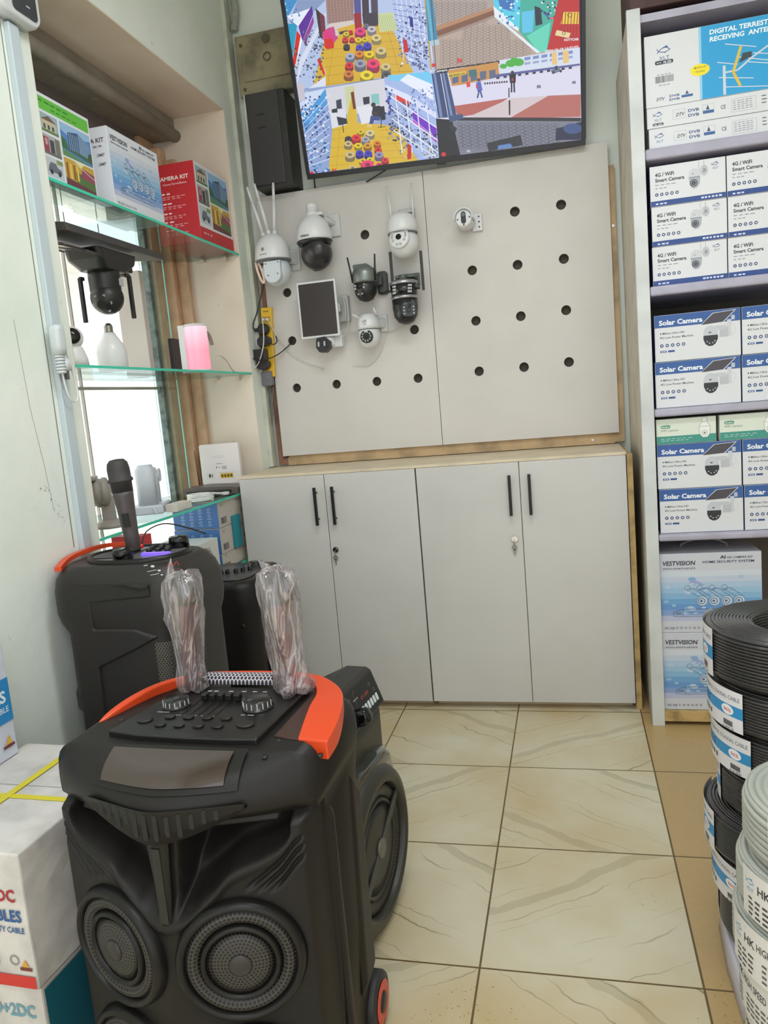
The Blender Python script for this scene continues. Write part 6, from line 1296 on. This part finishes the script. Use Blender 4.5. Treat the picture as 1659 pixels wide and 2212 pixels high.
nrm = Vector((.087, 0, .032)).normalized(); p = Print((.1005, -.110, .546), (0, 1, 0), Vector((-.032, 0, .087)).normalized())
p.rect(.003, .228, .002, .088, (26, 24, 24)); p.text('GY-1009', .12, .048, .013, (150, 60, 56), .02, .05)
for i in range(6): p.poly(rrect(.014, .020, .004, cx=.112+.0185*i, cy=.024), (206, 214, 214))
for a, b in ((.03, .06), (.06, .07), (.19, .066), (.205, .045), (.02, .03)): p.ring(a, b, .005, .0015, (130, 124, 120))
p.fuzz(.08, .11, .06, .003, (190, 186, 180), 3); p.fuzz(.015, .08, .012, .002, (190, 186, 180), 4); p.line([(.09, .045), (.09, .08), (.105, .084)], .0012, (120, 114, 110)); p.build('panel_face', hd)
g = MB(); g.M = Matrix.Translation((.094, -.045, .566)) @ nrm.to_track_quat('Z', 'Y').to_matrix().to_4x4(); g.lathe([(.023, 0), (.0235, .004), (.021, .030), (.018, .034), (.003, .035)], n=30); g.build('volume_dial', GLOSSBLACK, hd)
R_ = .212; q = Vector((1, 0, 0)).to_track_quat('Z', 'Y')
g = MB(); g.lathe([(R_*.80, -.10), (R_*.96, -.07), (R_*1.0, -.02), (R_, .0), (R_*.985, .012), (R_*.95, .022), (R_*.86, .030), (R_*.80, .031), (R_*.775, .024), (R_*.765, .004)], n=72, cap=False); wf = g.build('woofer_surround', OLV, t, loc=(.106, -.045, .214), rot=q.to_euler())
sm, nt, b = nodes_of('radial_slots'); tc = nt.nodes.new('ShaderNodeTexCoord'); sp = nt.nodes.new('ShaderNodeSeparateXYZ'); nt.links.new(tc.outputs['Object'], sp.inputs[0])
a_ = math_node(nt, 'FRACT', math_node(nt, 'MULTIPLY', math_node(nt, 'ADD', math_node(nt, 'DIVIDE', math_node(nt, 'ARCTAN2', sp.outputs[1], sp.outputs[0]), 2*pi), 1), 84)); k_ = math_node(nt, 'LESS_THAN', a_, .55)
mx = nt.nodes.new('ShaderNodeMix'); mx.data_type = 'RGBA'; mx.inputs[6].default_value = rgb((52, 49, 46)); mx.inputs[7].default_value = rgb((8, 8, 8)); nt.links.new(k_, mx.inputs[0]); nt.links.new(mx.outputs[2], b.inputs['Base Color']); b.inputs['Roughness'].default_value = .4
g = MB(); g.lathe([(R_*.77, .006), (R_*.72, .016), (R_*.62, .012), (R_*.585, .002)], n=72, cap=False); g.build('slotted_ring', sm, wf)
g = MB(); g.lathe([(R_*.60, -.002), (R_*.59, .012), (R_*.56, .016), (R_*.54, .010)], n=64, cap=False); g.build('inner_ring', OLV, wf)
g = MB(); g.lathe([(R_*.55, .010), (R_*.4, .014), (R_*.2, .017), (R_*.06, .018)], n=64); g.build('dome_grille', holes_mat('round_grille', (56, 53, 50), (8, 8, 8), .0062, 6, .4, size=.38), wf)
g = MB(); g.M = Matrix.Rotation(.55, 4, 'Z'); g.box(-R_*.78, R_*.78, -.010, .010, .014, .0215); g.build('cross_bar', OLV, wf, bevel=.002)
g = MB(); g.lathe([(.026, .016), (.025, .024), (.004, .0255)], n=32); g.build('centre_badge', mat('badge_grey', (104, 100, 92), .35), wf)
g = MB(); g.loft([[(a, b, z) for a, b in rrect(.16, .36*w_, .04, 6, .035, -.035)] for z, w_ in ((.36, 1.0), (.40, .92), (.43, .72), (.445, .4))]); g.build('glossy_shoulder', mat('glossy_grey_film', (62, 61, 56), .12, coat=1), t)
g = MB(); g.box(-.09, .05, -.12, .12, 0, .025); g.build('base', BLACK, t)
# ---- cartons at the left edge
CW2 = mat('worn_white_carton', (218, 212, 208), .5, noise=.12, nscale=12)
def ccarton(x0, x1, y0, y1, z0, z1, rz, label, grp=None):
    c = Vector(((x0+x1)/2, (y0+y1)/2, z0)); t = empty('shipping_carton', c, rz, label, 'carton', grp)
    a, b, h = (x1-x0)/2, (y1-y0)/2, z1-z0
    g = MB(); rings = []
    for z in [h*i/8 for i in range(9)]:
        rings.append([(px+random.uniform(-.0015, .0015), py+random.uniform(-.0015, .0015), z) for px, py in [(-a+2*a*i/8, -b) for i in range(8)]+[(a, -b+2*b*i/8) for i in range(8)]+[(a-2*a*i/8, b) for i in range(8)]+[(-a, b-2*b*i/8) for i in range(8)]])
    g.loft(rings, smooth=False); return t, g, a, b, h
t, g, a, b, h = ccarton(-1.14, -.785, -.485, -.035, .002, .268, -.03, 'lower white carton with teal side and blue 9+2DC lettering')
g.build('carton_body', CW2, t, bevel=.004)
p = Print((a+.002, -b, 0), (0, 1, 0), (0, 0, 1), .001); p.rect(.006, 2*b-.004, .004, h-.006, (28, 96, 112)); p.build('teal_side', t)
p = Print((-a, -b-.0015, 0), (1, 0, 0), (0, 0, 1), .0008); p.text('9+2DC', 2*a-.020, h-.065, .038, (112, 160, 178), .03, .095, 0, 'r'); p.rect(.004, 2*a-.03, .01, h-.095, (64, 160, 196)); p.build('printed_front', t)
t, g, a, b, h = ccarton(-1.135, -.782, -.492, -.045, .272, .560, -.03, 'upper white security cable carton tied with yellow straps')
g.build('carton_body', CW2, t, bevel=.004)
p = Print((-a, -b-.0015, 0), (1, 0, 0), (0, 0, 1), .0008); RD = (170, 40, 52); BL = (44, 90, 150)
p.text('9+2DC', 2*a-.020, h-.100, .036, RD, .03, .092, 0, 'r'); p.text('CABLES', 2*a-.012, h-.142, .034, BL, .03, .098, 0, 'r'); p.text('SECURITY CABLE', 2*a-.010, h-.166, .017, BL, .02, .105, 0, 'r')
p.rect(.002, 2*a-.002, .004, .030, (206, 54, 50)); p.ring(2*a-.045, .062, .011, .003, (150, 140, 140)); p.rect(2*a-.11, 2*a-.082, .048, .074, (216, 150, 36)); p.poly([(2*a-.03, .050), (2*a-.012, .050), (2*a-.020, .066)], (214, 160, 60)); p.rect(2*a-.034, 2*a-.006, .042, .049, (120, 60, 50))
p.build('printed_front', t)
p = Print((a+.0018, -b, 0), (0, 1, 0), (0, 0, 1), .0008); K = (70, 60, 66)
for i, s_ in enumerate(('Item', 'N.W', 'G.W', 'C/T', 'Qty')): p.text(s_, .155-.002*i, h-.075-i*.034, .022, K, .01, .05 if i < 1 else .036)
for k in range(8): aa = 2*pi*k/8; p.line([(.175+.004*cos(aa), .055+.004*sin(aa)), (.175+.02*cos(aa), .055+.02*sin(aa))], .004, K)
p.build('printed_side', t)
p = Print((-a, -b, h), (1, 0, 0), (0, 1, 0), .0008); MR = (150, 44, 60)
p.line([(0, b+.02), (2*a, b+.02)], .0012, (120, 116, 110))
for s_ in (.018, .034, .050): p.line([(a+.12-s_, 2*b-.10-s_), (a+.12+s_, 2*b-.10-s_), (a+.12+s_, 2*b-.10+s_), (a+.12-s_*.2, 2*b-.10+s_)], .006, MR)
for s_ in (.02, .04): p.line([(a-.09-s_, .09-s_), (a-.09+s_, .09-s_), (a-.09+s_, .09+s_)], .006, MR)
p.build('printed_top', t)
YS = mat('yellow_strap', (222, 206, 40), .35)
g = MB(); g.box(-a-.002, a+.002, -.035, -.020, h+.001, h+.0022)
g.build('packing_strap', YS, t)
g = MB(); g.box(-.024, -.006, -b-.002, b+.002, h+.0024, h+.0036)
g.build('packing_strap', YS, t)
t, g, a, b, h = ccarton(-1.175, -1.108, -.50, -.095, .562, .846, 0, 'small blue and white cable box standing on the cartons at the left photo edge')
g.build('carton_body', mat('bluish_card', (206, 210, 222), .45), t, bevel=.002)
p = Print((a+.0018, -b, 0), (0, 1, 0), (0, 0, 1), .0008); p.rect(.003, 2*b-.003, h*.32, h*.70, (52, 136, 196)); p.text('CABLES', 2*b-.018, h*.50, .04, (232, 236, 244), .03, .15, 0, 'r'); p.text('SECURITY CABLE', 2*b-.014, h*.41, .020, (220, 230, 240), .01, .15, 0, 'r')
p.rect(2*b-.05, 2*b-.012, h*.10, h*.125, (116, 54, 54)); p.poly([(2*b-.044, h*.13), (2*b-.02, h*.13), (2*b-.026, h*.21), (2*b-.036, h*.16)], (226, 176, 60)); p.build('printed_side', t)
# ================================================================ television with four camera pictures
TVL, TVR = Vector((-.822, 1.865, 2.392)), (.311, .026)
tv = empty('television', TVL, label='large wall television tilted forward, showing four security camera pictures', cat='television')
Rm = (Matrix.Rotation(.025, 3, 'Z') @ Matrix.Rotation(TVR[0], 3, 'X') @ Matrix.Rotation(TVR[1], 3, 'Y')); tv.rotation_euler = Rm.to_euler()
w, h = 1.215, .69
FB = mat('tv_bezel', (28, 24, 34), .3)
g = MB(); g.box(-.006, w+.006, .006, .035, -.010, h+.012); g.box(.25, w-.25, .035, .07, .1, .5); g.build('back_shell', BLACK, tv, bevel=.003)
g = MB()
for a in ((-.006, w+.006, -.012, .010), (-.006, w+.006, h-.004, h+.012)): g.box(a[0], a[1], -.004, .0055, a[2], a[3])
for a in ((-.008, .009), (w-.009, w+.008)): g.box(a[0], a[1], -.004, .0055, .010, h-.004)
g.build('bezel', FB, tv, bevel=.001)
g = MB(); g.box(w/2-.02, w/2+.02, -.003, .004, -.020, -.012); g.build('sensor', BLACK, tv)
g = MB(); g.box(.40, .82, .07, .12, .2, .42); g.build('wall_bracket', DKMETAL, tv)
g = MB(); g.box(.42, .80, .12, .30, .24, .38); g.build('bracket_arm', DKMETAL, tv)
g = MB(); g.box(.0095, w-.0095, .001, .0054, .0105, h-.0045); scr = g.build('screen', mat('screen_black', (10, 10, 12), .15), tv)
RmT = Rm.transposed(); n_ = Rm @ Vector((0, -1, 0))
p = Print((0, 0, 0), (1, 0, 0), (0, 0, 1), .00003)
def tvmap(a, q, hh):
    px, py = 560+a/2.304, -q/2.304
    v = _d + CR*((px-FW/2)/FPX) + CU*((FH/2-py)/FPX); t_ = (TVL+n_*0-CAM).dot(n_)/v.dot(n_)
    L = RmT @ (CAM+v*t_-TVL); return Vector((min(max(L.x, .0095), w-.0095), .0009-hh*.6, min(max(L.z, .0105), h-.0045)))
p.map = tvmap
def G(col, *pts): p.poly([(a, -b) for a, b in pts], col)
def D(x, y, r, col, ry=None): p.disc(x, -y, r, col, ry, 14)
def Lc(col, w_, *pts): p.line([(a, -b) for a, b in pts], w_, col)
random.seed(11)
def spool(x, y, r, col, hgt=None):
    hgt = hgt or r*1.1; dk = tuple(int(c*.62) for c in col); G(dk, (x-r, y), (x+r, y), (x+r, y+hgt), (x+r*.6, y+hgt+r*.4), (x-r*.6, y+hgt+r*.4), (x-r, y+hgt)); Lc(tuple(int(c*.45) for c in col), 2, (x-r, y+hgt*.5), (x+r, y+hgt*.55)); D(x, y, r, col, r*.72); D(x, y, r*.42, dk, r*.3)
def shelfwall(poly, base, rows):
    G(base, *poly)
    for col, pts in rows: G(col, *pts)
def speck(poly_x0, poly_x1, poly_y0, poly_y1, n, cols, s=6):
    for _ in range(n):
        x, y = random.uniform(poly_x0, poly_x1), random.uniform(poly_y0, poly_y1); G(random.choice(cols), (x, y), (x+s*random.uniform(.4, 1.4), y+s*.3), (x+s*.8, y+s*random.uniform(.6, 1.6)), (x-s*.2, y+s))
DARKS = [(54, 60, 92), (80, 92, 130), (120, 130, 160), (40, 40, 62), (150, 164, 196)]
# upper row continues above the photo edge
G((150, 170, 205), (-80, -480), (830, -480), (850, 0), (62, 0)); G((196, 176, 158), (830, -480), (1560, -480), (1595, 0), (838, 0))
# --- top left picture: shop aisle
G((176, 192, 226), (20, -200), (825, -200), (872, 355), (168, 450))
G((150, 118, 112), (330, -20), (470, -20), (470, 110), (340, 125)); [Lc((120, 92, 92), 1.5, (332, y), (468, y-14)) for y in range(10, 110, 14)]; [Lc((178, 150, 144), 1.5, (336+k*16, 0), (345+k*16, 110)) for k in range(8)]
G((206, 196, 190), (345, 118), (468, 100), (470, 150), (330, 170)); G((208, 168, 44), (266, 442), (332, 160), (470, 120), (590, 118), (660, 140), (768, 360))
for k in range(5): Lc((160, 124, 30), 1.6, (300-k*6, 250+k*45), (420, 240+k*42))
for k in range(6): Lc((160, 124, 30), 1.6, (600, 170+k*38), (690+k*14, 165+k*38))
Lc((160, 124, 30), 1.6, (380, 160), (340, 430)); Lc((160, 124, 30), 1.6, (640, 150), (700, 365)); G((196, 206, 150), (588, 70), (665, 60), (690, 150), (600, 160)); [Lc((120, 150, 120), 1.5, (595+9*k, 75), (610+12*k, 155)) for k in range(8)]
G((60, 140, 200), (62, 0), (190, 0), (100, 100), (90, 80)); G((130, 150, 190), (190, 0), (330, 0), (210, 120), (110, 130))
G((28, 150, 190), (95, 150), (130, 120), (190, 115), (130, 290), (118, 240)); G((226, 232, 244), (130, 80), (200, 60), (255, 40), (215, 150), (180, 120)); G((88, 30, 150), (195, 130), (262, 28), (268, 70), (215, 205)); G((150, 50, 140), (218, 200), (268, 80), (272, 110), (228, 230))
G((206, 30, 24), (133, 300), (186, 152), (206, 178), (150, 355)); G((236, 238, 246), (206, 178), (214, 200), (170, 340), (152, 352)); speck(150, 200, 230, 400, 40, [(70, 80, 80), (120, 130, 128), (50, 58, 60)], 9); speck(215, 320, 140, 400, 110, DARKS, 9); speck(90, 200, 0, 110, 40, [(210, 220, 240), (40, 110, 190)], 7)
G((210, 216, 236), (168, 412), (200, 300), (330, 60), (332, 80), (215, 330), (190, 415)); G((200, 24, 30), (288, 300), (300, 290), (328, 370), (322, 378)); G((214, 220, 236), (232, 450), (330, 380), (322, 300), (332, 440))
G((60, 30, 40), (280, 40), (300, 60), (318, 200), (300, 180)); G((110, 40, 60), (300, 60), (325, 80), (330, 150), (310, 170))
D(350, 180, 34, (216, 40, 120), 40); G((206, 30, 30), (322, 195), (370, 190), (372, 238), (340, 246), (326, 236)); G((196, 60, 130), (340, 140), (370, 132), (392, 190), (370, 215)); G((200, 196, 196), (375, 140), (392, 150), (396, 180), (380, 178)); G((60, 56, 70), (398, 158), (440, 150), (440, 165), (400, 172))
for x, y, c in ((470, 10, (80, 76, 140)), (510, 15, (60, 40, 60)), (555, 30, (70, 60, 80))): G(c, (x, y-30), (x+34, y-34), (x+38, y+90), (x+6, y+96))
G((150, 24, 36), (470, 70), (506, 60), (512, 150), (478, 150)); G((56, 46, 60), (512, 70), (585, 60), (590, 130), (520, 130))
G((170, 186, 226), (655, -30), (825, -30), (866, 345), (768, 358), (690, 150)); 
for k in range(11): Lc((90, 100, 160), 3, (664+k*4, 20+k*26), (838, 40+k*32))
for k in range(7): Lc((220, 226, 246), 3, (680+k*24, -20), (720+k*24, 300))
speck(690, 840, 10, 330, 120, [(60, 76, 150), (120, 140, 200), (226, 230, 244), (40, 50, 110)], 9); G((190, 20, 40), (715, 190), (735, 200), (745, 260), (720, 262)); speck(760, 830, 200, 340, 40, DARKS, 9); G((20, 40, 140), (748, 80), (765, 88), (768, 140), (750, 132)); Lc((190, 160, 40), 7, (822, -30), (856, 345))
for a in ((532, 128, 14, (120, 110, 140)), (560, 145, 22, (190, 186, 196)), (455, 158, 12, (206, 50, 50)), (433, 168, 15, (214, 190, 50)), (503, 155, 27, (226, 50, 130)), (428, 195, 15, (216, 50, 60)), (462, 195, 14, (206, 50, 70)), (493, 198, 17, (226, 196, 40)), (526, 196, 17, (216, 190, 40)), (583, 188, 24, (216, 196, 130)), (435, 230, 16, (60, 50, 70)), (500, 235, 19, (70, 70, 190)), (539, 225, 20, (60, 60, 190)), (452, 280, 23, (160, 170, 200)), (498, 268, 23, (216, 130, 50)), (548, 270, 24, (230, 196, 30)), (606, 252, 27, (206, 186, 126)), (448, 325, 21, (214, 40, 60)), (503, 316, 28, (150, 150, 176)), (567, 316, 32, (230, 50, 110)), (630, 332, 25, (206, 186, 126)), (445, 368, 24, (206, 120, 60)), (632, 370, 24, (80, 80, 90)), (535, 374, 33, (226, 206, 40))): spool(*a)
# --- bottom left picture
G((140, 160, 206), (160, 452), (872, 358), (908, 792), (250, 872)); G((206, 206, 216), (330, 440), (620, 390), (650, 470), (640, 560), (350, 570)); G((196, 204, 160), (425, 435), (470, 425), (490, 600), (440, 610))
G((212, 176, 50), (345, 852), (365, 640), (430, 610), (470, 440), (490, 610), (620, 620), (690, 640), (792, 805))
for k in range(5): Lc((170, 136, 36), 1.6, (362-k*2, 650+k*44), (440, 640+k*44)); Lc((170, 136, 36), 1.6, (600, 650+k*34), (680+k*24, 640+k*36))
Lc((170, 136, 36), 1.6, (400, 640), (385, 850)); Lc((170, 136, 36), 1.6, (630, 640), (730, 815)); G((214, 216, 226), (352, 560), (428, 540), (436, 620), (362, 640)); G((220, 222, 230), (485, 530), (585, 520), (590, 600), (510, 620))
G((50, 56, 76), (382, 500), (408, 492), (412, 540), (386, 542)); G((40, 44, 62), (385, 580), (435, 590), (440, 615), (395, 625)); Lc((60, 60, 70), 4, (415, 620), (420, 660)); G((40, 44, 60), (515, 485), (548, 480), (550, 515), (520, 522)); G((36, 40, 56), (360, 545), (388, 538), (390, 560), (362, 562))
G((110, 50, 40), (455, 460), (470, 455), (482, 540), (468, 545)); G((130, 190, 190), (555, 470), (595, 465), (600, 520), (562, 520))
G((30, 34, 60), (565, 530), (600, 525), (622, 570), (600, 590), (560, 572)); D(568, 522, 12, (60, 40, 36)); G((56, 70, 130), (555, 575), (605, 580), (600, 600), (572, 600), (562, 628), (545, 630)); G((70, 50, 44), (560, 552), (590, 560), (588, 572), (560, 568)); G((30, 32, 44), (600, 530), (622, 528), (630, 595), (605, 600)); Lc((40, 40, 50), 4, (608, 598), (606, 636)); Lc((40, 40, 50), 3, (590, 634), (628, 630))
G((216, 190, 110), (535, 615), (565, 618), (560, 636), (536, 634))
G((70, 150, 214), (205, 540), (330, 440), (335, 520), (230, 660)); G((200, 214, 240), (190, 470), (330, 440), (240, 560), (205, 560)); speck(200, 345, 470, 860, 210, [(110, 130, 190), (60, 90, 170), (220, 228, 246), (150, 176, 220), (40, 50, 90), (60, 150, 210)], 10)
for k in range(9): Lc((226, 232, 246), 3, (210+k*4, 620+k*26), (350, 470+k*40))
G((160, 180, 226), (620, 385), (872, 352), (902, 790), (794, 806), (640, 520)); G((110, 196, 236), (640, 375), (850, 356), (862, 420), (650, 400)); G((226, 232, 246), (740, 368), (862, 420), (868, 500), (700, 400))
G((214, 50, 40), (672, 462), (745, 505), (745, 540), (676, 492)); G((110, 30, 190), (758, 540), (882, 632), (884, 690), (765, 590)); G((190, 70, 190), (764, 592), (884, 694), (884, 712), (768, 612))
G((214, 220, 244), (625, 420), (740, 470), (880, 560), (882, 590), (755, 510), (640, 450)); speck(640, 760, 500, 700, 110, DARKS, 10); speck(700, 880, 640, 780, 110, DARKS+[(200, 196, 170)], 10); speck(750, 880, 430, 560, 60, [(200, 210, 240), (140, 156, 210), (90, 110, 180)], 9)
for k in range(4): Lc((222, 228, 244), 6, (640+k*10, 470+k*60), (890, 640+k*60)); Lc((222, 228, 244), 5, (676+k*52, 450+k*20), (712+k*50, 760))
G((190, 20, 30), (738, 715), (758, 725), (756, 790), (738, 795)); speck(626, 660, 430, 560, 24, [(60, 60, 170), (30, 30, 90)], 10)
for a in ((444, 690, 18, (70, 60, 70)), (505, 655, 17, (220, 190, 50)), (552, 662, 22, (210, 196, 150)), (483, 685, 23, (226, 50, 60)), (530, 694, 20, (160, 160, 180)), (588, 713, 18, (216, 120, 40)), (443, 715, 20, (200, 180, 130)), (493, 724, 19, (226, 196, 40)), (540, 724, 20, (210, 150, 50)), (592, 745, 18, (216, 50, 50)), (500, 762, 20, (60, 60, 190)), (543, 764, 20, (70, 60, 190)), (597, 770, 22, (150, 140, 180)), (452, 770, 24, (200, 180, 130)), (515, 800, 17, (220, 190, 50)), (552, 794, 17, (220, 200, 50)), (627, 796, 18, (216, 50, 70)), (598, 822, 17, (200, 60, 110)), (465, 835, 20, (200, 180, 130)), (540, 820, 32, (226, 60, 120))): spool(*a)
# --- top right picture: pavement before the shop
G((178, 160, 148), (832, -200), (1590, -200), (1596, 245), (872, 348)); G((170, 158, 150), (850, 0), (1165, 0), (1165, 40), (872, 132))
def pav(x0, x1, y0, y1, dx, dy, col, sk=0):
    y = y0; r_ = 0
    while y < y1:
        x = x0+(dx/2 if r_ % 2 else 0)+sk*(y-y0)
        while x < x1+sk*(y-y0): Lc(col, 1.4, (x, y), (x+dx*.25, y-dy*.5), (x+dx*.75, y-dy*.5), (x+dx, y), (x+dx*.75, y+dy*.5), (x+dx*.25, y+dy*.5), (x, y)); x += dx*1.5
        y += dy*.55; r_ += 1
pav(865, 1130, 10, 118, 20, 12, (126, 112, 110)); G((176, 130, 96), (872, 134), (1165, 34), (1168, 50), (878, 156)); G((124, 82, 62), (878, 156), (1168, 50), (1170, 76), (890, 182))
pav(900, 1340, 200, 330, 22, 13, (128, 114, 110)); pav(1010, 1250, 130, 200, 20, 12, (128, 114, 110)); G((150, 132, 120), (888, 184), (1175, 78), (1180, 84), (892, 192))
G((80, 200, 226), (1165, 0), (1300, 0), (1300, 150), (1180, 76)); G((226, 232, 240), (1165, 30), (1290, 140), (1290, 156), (1172, 84)); G((50, 110, 180), (1190, 0), (1270, 0), (1268, 60), (1200, 40)); speck(1180, 1290, 0, 130, 40, [(226, 240, 246), (40, 100, 170), (96, 190, 220)], 10)
G((60, 170, 150), (1300, 0), (1500, 0), (1440, 252), (1390, 262), (1295, 160)); G((96, 206, 180), (1330, 180), (1450, 110), (1430, 255), (1390, 262)); G((90, 190, 226), (1305, 60), (1370, 50), (1360, 160), (1310, 165)); G((220, 230, 236), (1180, 78), (1400, 262), (1380, 264), (1170, 84)); G((30, 36, 60), (1370, 30), (1400, 40), (1410, 120), (1375, 130)); speck(1400, 1490, 0, 90, 36, [(226, 50, 110), (60, 70, 160), (226, 236, 240), (30, 30, 60)], 10)
G((186, 28, 30), (1500, -60), (1592, -60), (1596, 236), (1432, 252)); G((226, 196, 60), (1515, 60), (1592, 60), (1590, 120), (1500, 120)); [Lc((150, 24, 26), 4, (1510+k*15, 62), (1500+k*15, 200)) for k in range(6)]; G((226, 206, 150), (1480, 150), (1550, 165), (1540, 190), (1472, 176)); p.ring(1545, -75, 12, 3, (90, 60, 30)); p.ring(1516, -166, 9, 3, (120, 60, 30))
G((60, 130, 170), (826, -20), (862, -20), (890, 205), (866, 220), (840, 200)); G((96, 170, 196), (826, -20), (842, -20), (870, 210), (858, 216)); G((170, 196, 206), (848, 205), (892, 195), (898, 222), (856, 230))
p.text('2024-10-19 16:52:03', 1422, -262, 17, (226, 226, 232), .03, 168, 0, 'l', .14); p.text('HOTYCAM', 1518, -205, 17, (226, 226, 232), .03, 70, 0, 'l', .06); p.text('N', 986, -312, 30, (206, 30, 40), .06); p.text('IP Camera', 850, -364, 18, (214, 216, 226), .03, 88, 0, 'l', .12)
D(868, 325, 10, (214, 30, 40)); Lc((60, 60, 64), 3, (856, 0), (880, 345)) 
# --- bottom right picture: street
G((206, 206, 226), (872, 372), (1596, 250), (1612, 694), (906, 790)); G((226, 220, 232), (945, 345), (1190, 312), (1190, 330), (940, 372)) 
G((196, 140, 70), (938, 350), (1190, 308), (1194, 384), (960, 432)); [G((90, 100, 130), (960+k*46, 375-k*6), (992+k*46, 370-k*6), (992+k*46, 410-k*6), (962+k*46, 418-k*6)) for k in range(5)]; G((210, 180, 60), (942, 366), (1030, 352), (1030, 372), (946, 388)); p.text('EBE SPORT LTD', 946, -383, 14, (40, 40, 40), .02, 80, 0, 'l', .14); G((60, 110, 110), (1042, 350), (1080, 344), (1084, 376), (1046, 384))
G((206, 216, 232), (1195, 300), (1596, 236), (1596, 318), (1200, 372)); [G((120, 136, 190), (1320+k*42, 286-k*6), (1350+k*42, 281-k*6), (1350+k*42, 296-k*6), (1320+k*42, 302-k*6)) for k in range(6)]; [G((150, 160, 200), (1320+k*42, 312-k*6), (1350+k*42, 307-k*6), (1350+k*42, 318-k*6), (1320+k*42, 324-k*6)) for k in range(6)]; G((226, 190, 120), (1455, 262), (1480, 258), (1482, 320), (1458, 324)); G((226, 190, 120), (1510, 254), (1540, 250), (1540, 312), (1512, 316))
for x, y, r_ in ((1252, 316, 26), (1290, 310, 28), (1215, 330, 18), (1270, 300, 20)): D(x, y, r_, (70, 170, 60), r_*.7)
G((90, 90, 150), (1170, 372), (1596, 316), (1596, 326), (1172, 386)); [G((40, 40, 60), (1180+k*36, 384-k*5), (1196+k*36, 382-k*5), (1196+k*36, 392-k*5), (1180+k*36, 394-k*5)) for k in range(11)]
G((214, 212, 232), (880, 440), (1596, 338), (1600, 482), (880, 540)); [G((60, 50, 60), (1120+k*12, 412-k), (1128+k*12, 410-k), (1128+k*12, 420-k), (1120+k*12, 422-k)) for k in range(10)]
G((178, 96, 88), (968, 528), (1240, 488), (1130, 560), (990, 584)); G((178, 104, 96), (1240, 560), (1440, 476), (1600, 470), (1600, 582), (1250, 590)); G((206, 192, 196), (1040, 582), (1250, 490), (1440, 476), (1250, 586)); G((44, 40, 46), (985, 584), (1602, 586), (1602, 604), (985, 600))
G((120, 122, 138), (960, 600), (1602, 604), (1610, 694), (1000, 772)); pav(985, 1480, 620, 740, 26, 15, (70, 74, 88), .1)
G((20, 20, 26), (880, 590), (960, 596), (1002, 776), (896, 792)); G((50, 66, 110), (858, 368), (900, 362), (940, 584), (892, 588)); G((110, 130, 176), (866, 367), (878, 366), (914, 584), (900, 586)); G((54, 72, 116), (905, 364), (935, 360), (985, 586), (945, 594)); G((116, 136, 180), (912, 364), (920, 362), (966, 586), (954, 590)); G((60, 80, 120), (940, 578), (1010, 566), (1018, 590), (950, 608)); G((36, 40, 50), (950, 610), (985, 640), (975, 660), (950, 640))
G((80, 100, 190), (1080, 410), (1102, 404), (1112, 450), (1086, 456)); D(1092, 398, 8, (90, 60, 60)); Lc((60, 80, 130), 8, (1095, 450), (1086, 488)); Lc((60, 80, 130), 8, (1100, 450), (1110, 486)); G((216, 60, 60), (1030, 410), (1048, 406), (1052, 430), (1034, 436)); G((196, 60, 70), (1078, 420), (1086, 418), (1088, 440), (1080, 442))
G((24, 24, 38), (1244, 370), (1278, 366), (1276, 412), (1248, 414)); D(1260, 360, 8, (60, 40, 40)); Lc((30, 30, 50), 8, (1256, 410), (1256, 460)); Lc((30, 30, 50), 8, (1268, 410), (1270, 460)); p.text('6', 1256, -402, 18, (216, 60, 60), .04)
G((50, 48, 60), (1240, 438), (1246, 437), (1246, 485), (1240, 486)); G((56, 50, 50), (1241, 500), (1250, 499), (1250, 572), (1242, 573)); G((120, 124, 130), (1380, 425), (1400, 422), (1402, 438), (1382, 440)); G((120, 124, 130), (1556, 405), (1574, 402), (1576, 416), (1558, 418))
G((110, 120, 140), (1450, 350), (1490, 336), (1506, 352), (1460, 370)); D(1464, 360, 7, (60, 60, 76)); D(1500, 354, 7, (60, 60, 76)); G((60, 60, 80), (1470, 330), (1484, 326), (1486, 348), (1474, 350))
G((36, 40, 48), (1133, 712), (1300, 672), (1312, 722), (1142, 754)); G((90, 130, 190), (1190, 724), (1250, 714), (1262, 732), (1186, 744)); G((30, 36, 66), (1478, 640), (1604, 606), (1608, 700), (1474, 698)); D(1560, 640, 48, (60, 80, 130), 26)
p.text('AI', 1032, -758, 20, (206, 210, 220), .02); p.text('N', 364, -858, 26, (206, 30, 40), .06); D(918, 768, 11, (214, 30, 40)); D(262, 862, 9, (206, 30, 40)); p.text('HOTYCAM', 818, -784, 17, (226, 226, 232), .03, 62, 0, 'l', .1)
G((196, 190, 206), (162, 420), (222, 412), (230, 502), (182, 508)); Lc((90, 90, 110), 2, (190, 452), (182, 464), (192, 474)); D(372, 450, 9, (200, 206, 220)); D(238, 462, 8, (200, 206, 220));
p.build('screen_picture', scr, attr_mat('screen_light', 1.0), label='four lit camera pictures: two shop aisles, pavement and street')
g = MB(); g.tube(smooth_path([tv.location+Rm@Vector((.37, .03, -.005)), at(800, 388, 'y', 1.93), at(785, 396, 'y', 1.975), at(768, 405, 'y', 1.99)]), .003, 7); g.build('cable', KB, label='thin black cable dropping from the television behind the board', cat='cable')

g = MB(); g.tube([(-.835, 1.992, 2.34), (-.835, 1.992, 2.62)], .003, 6); g.build('cable', KB, label='thin dark vertical cable on the wall under the left edge of the television', cat='cable')
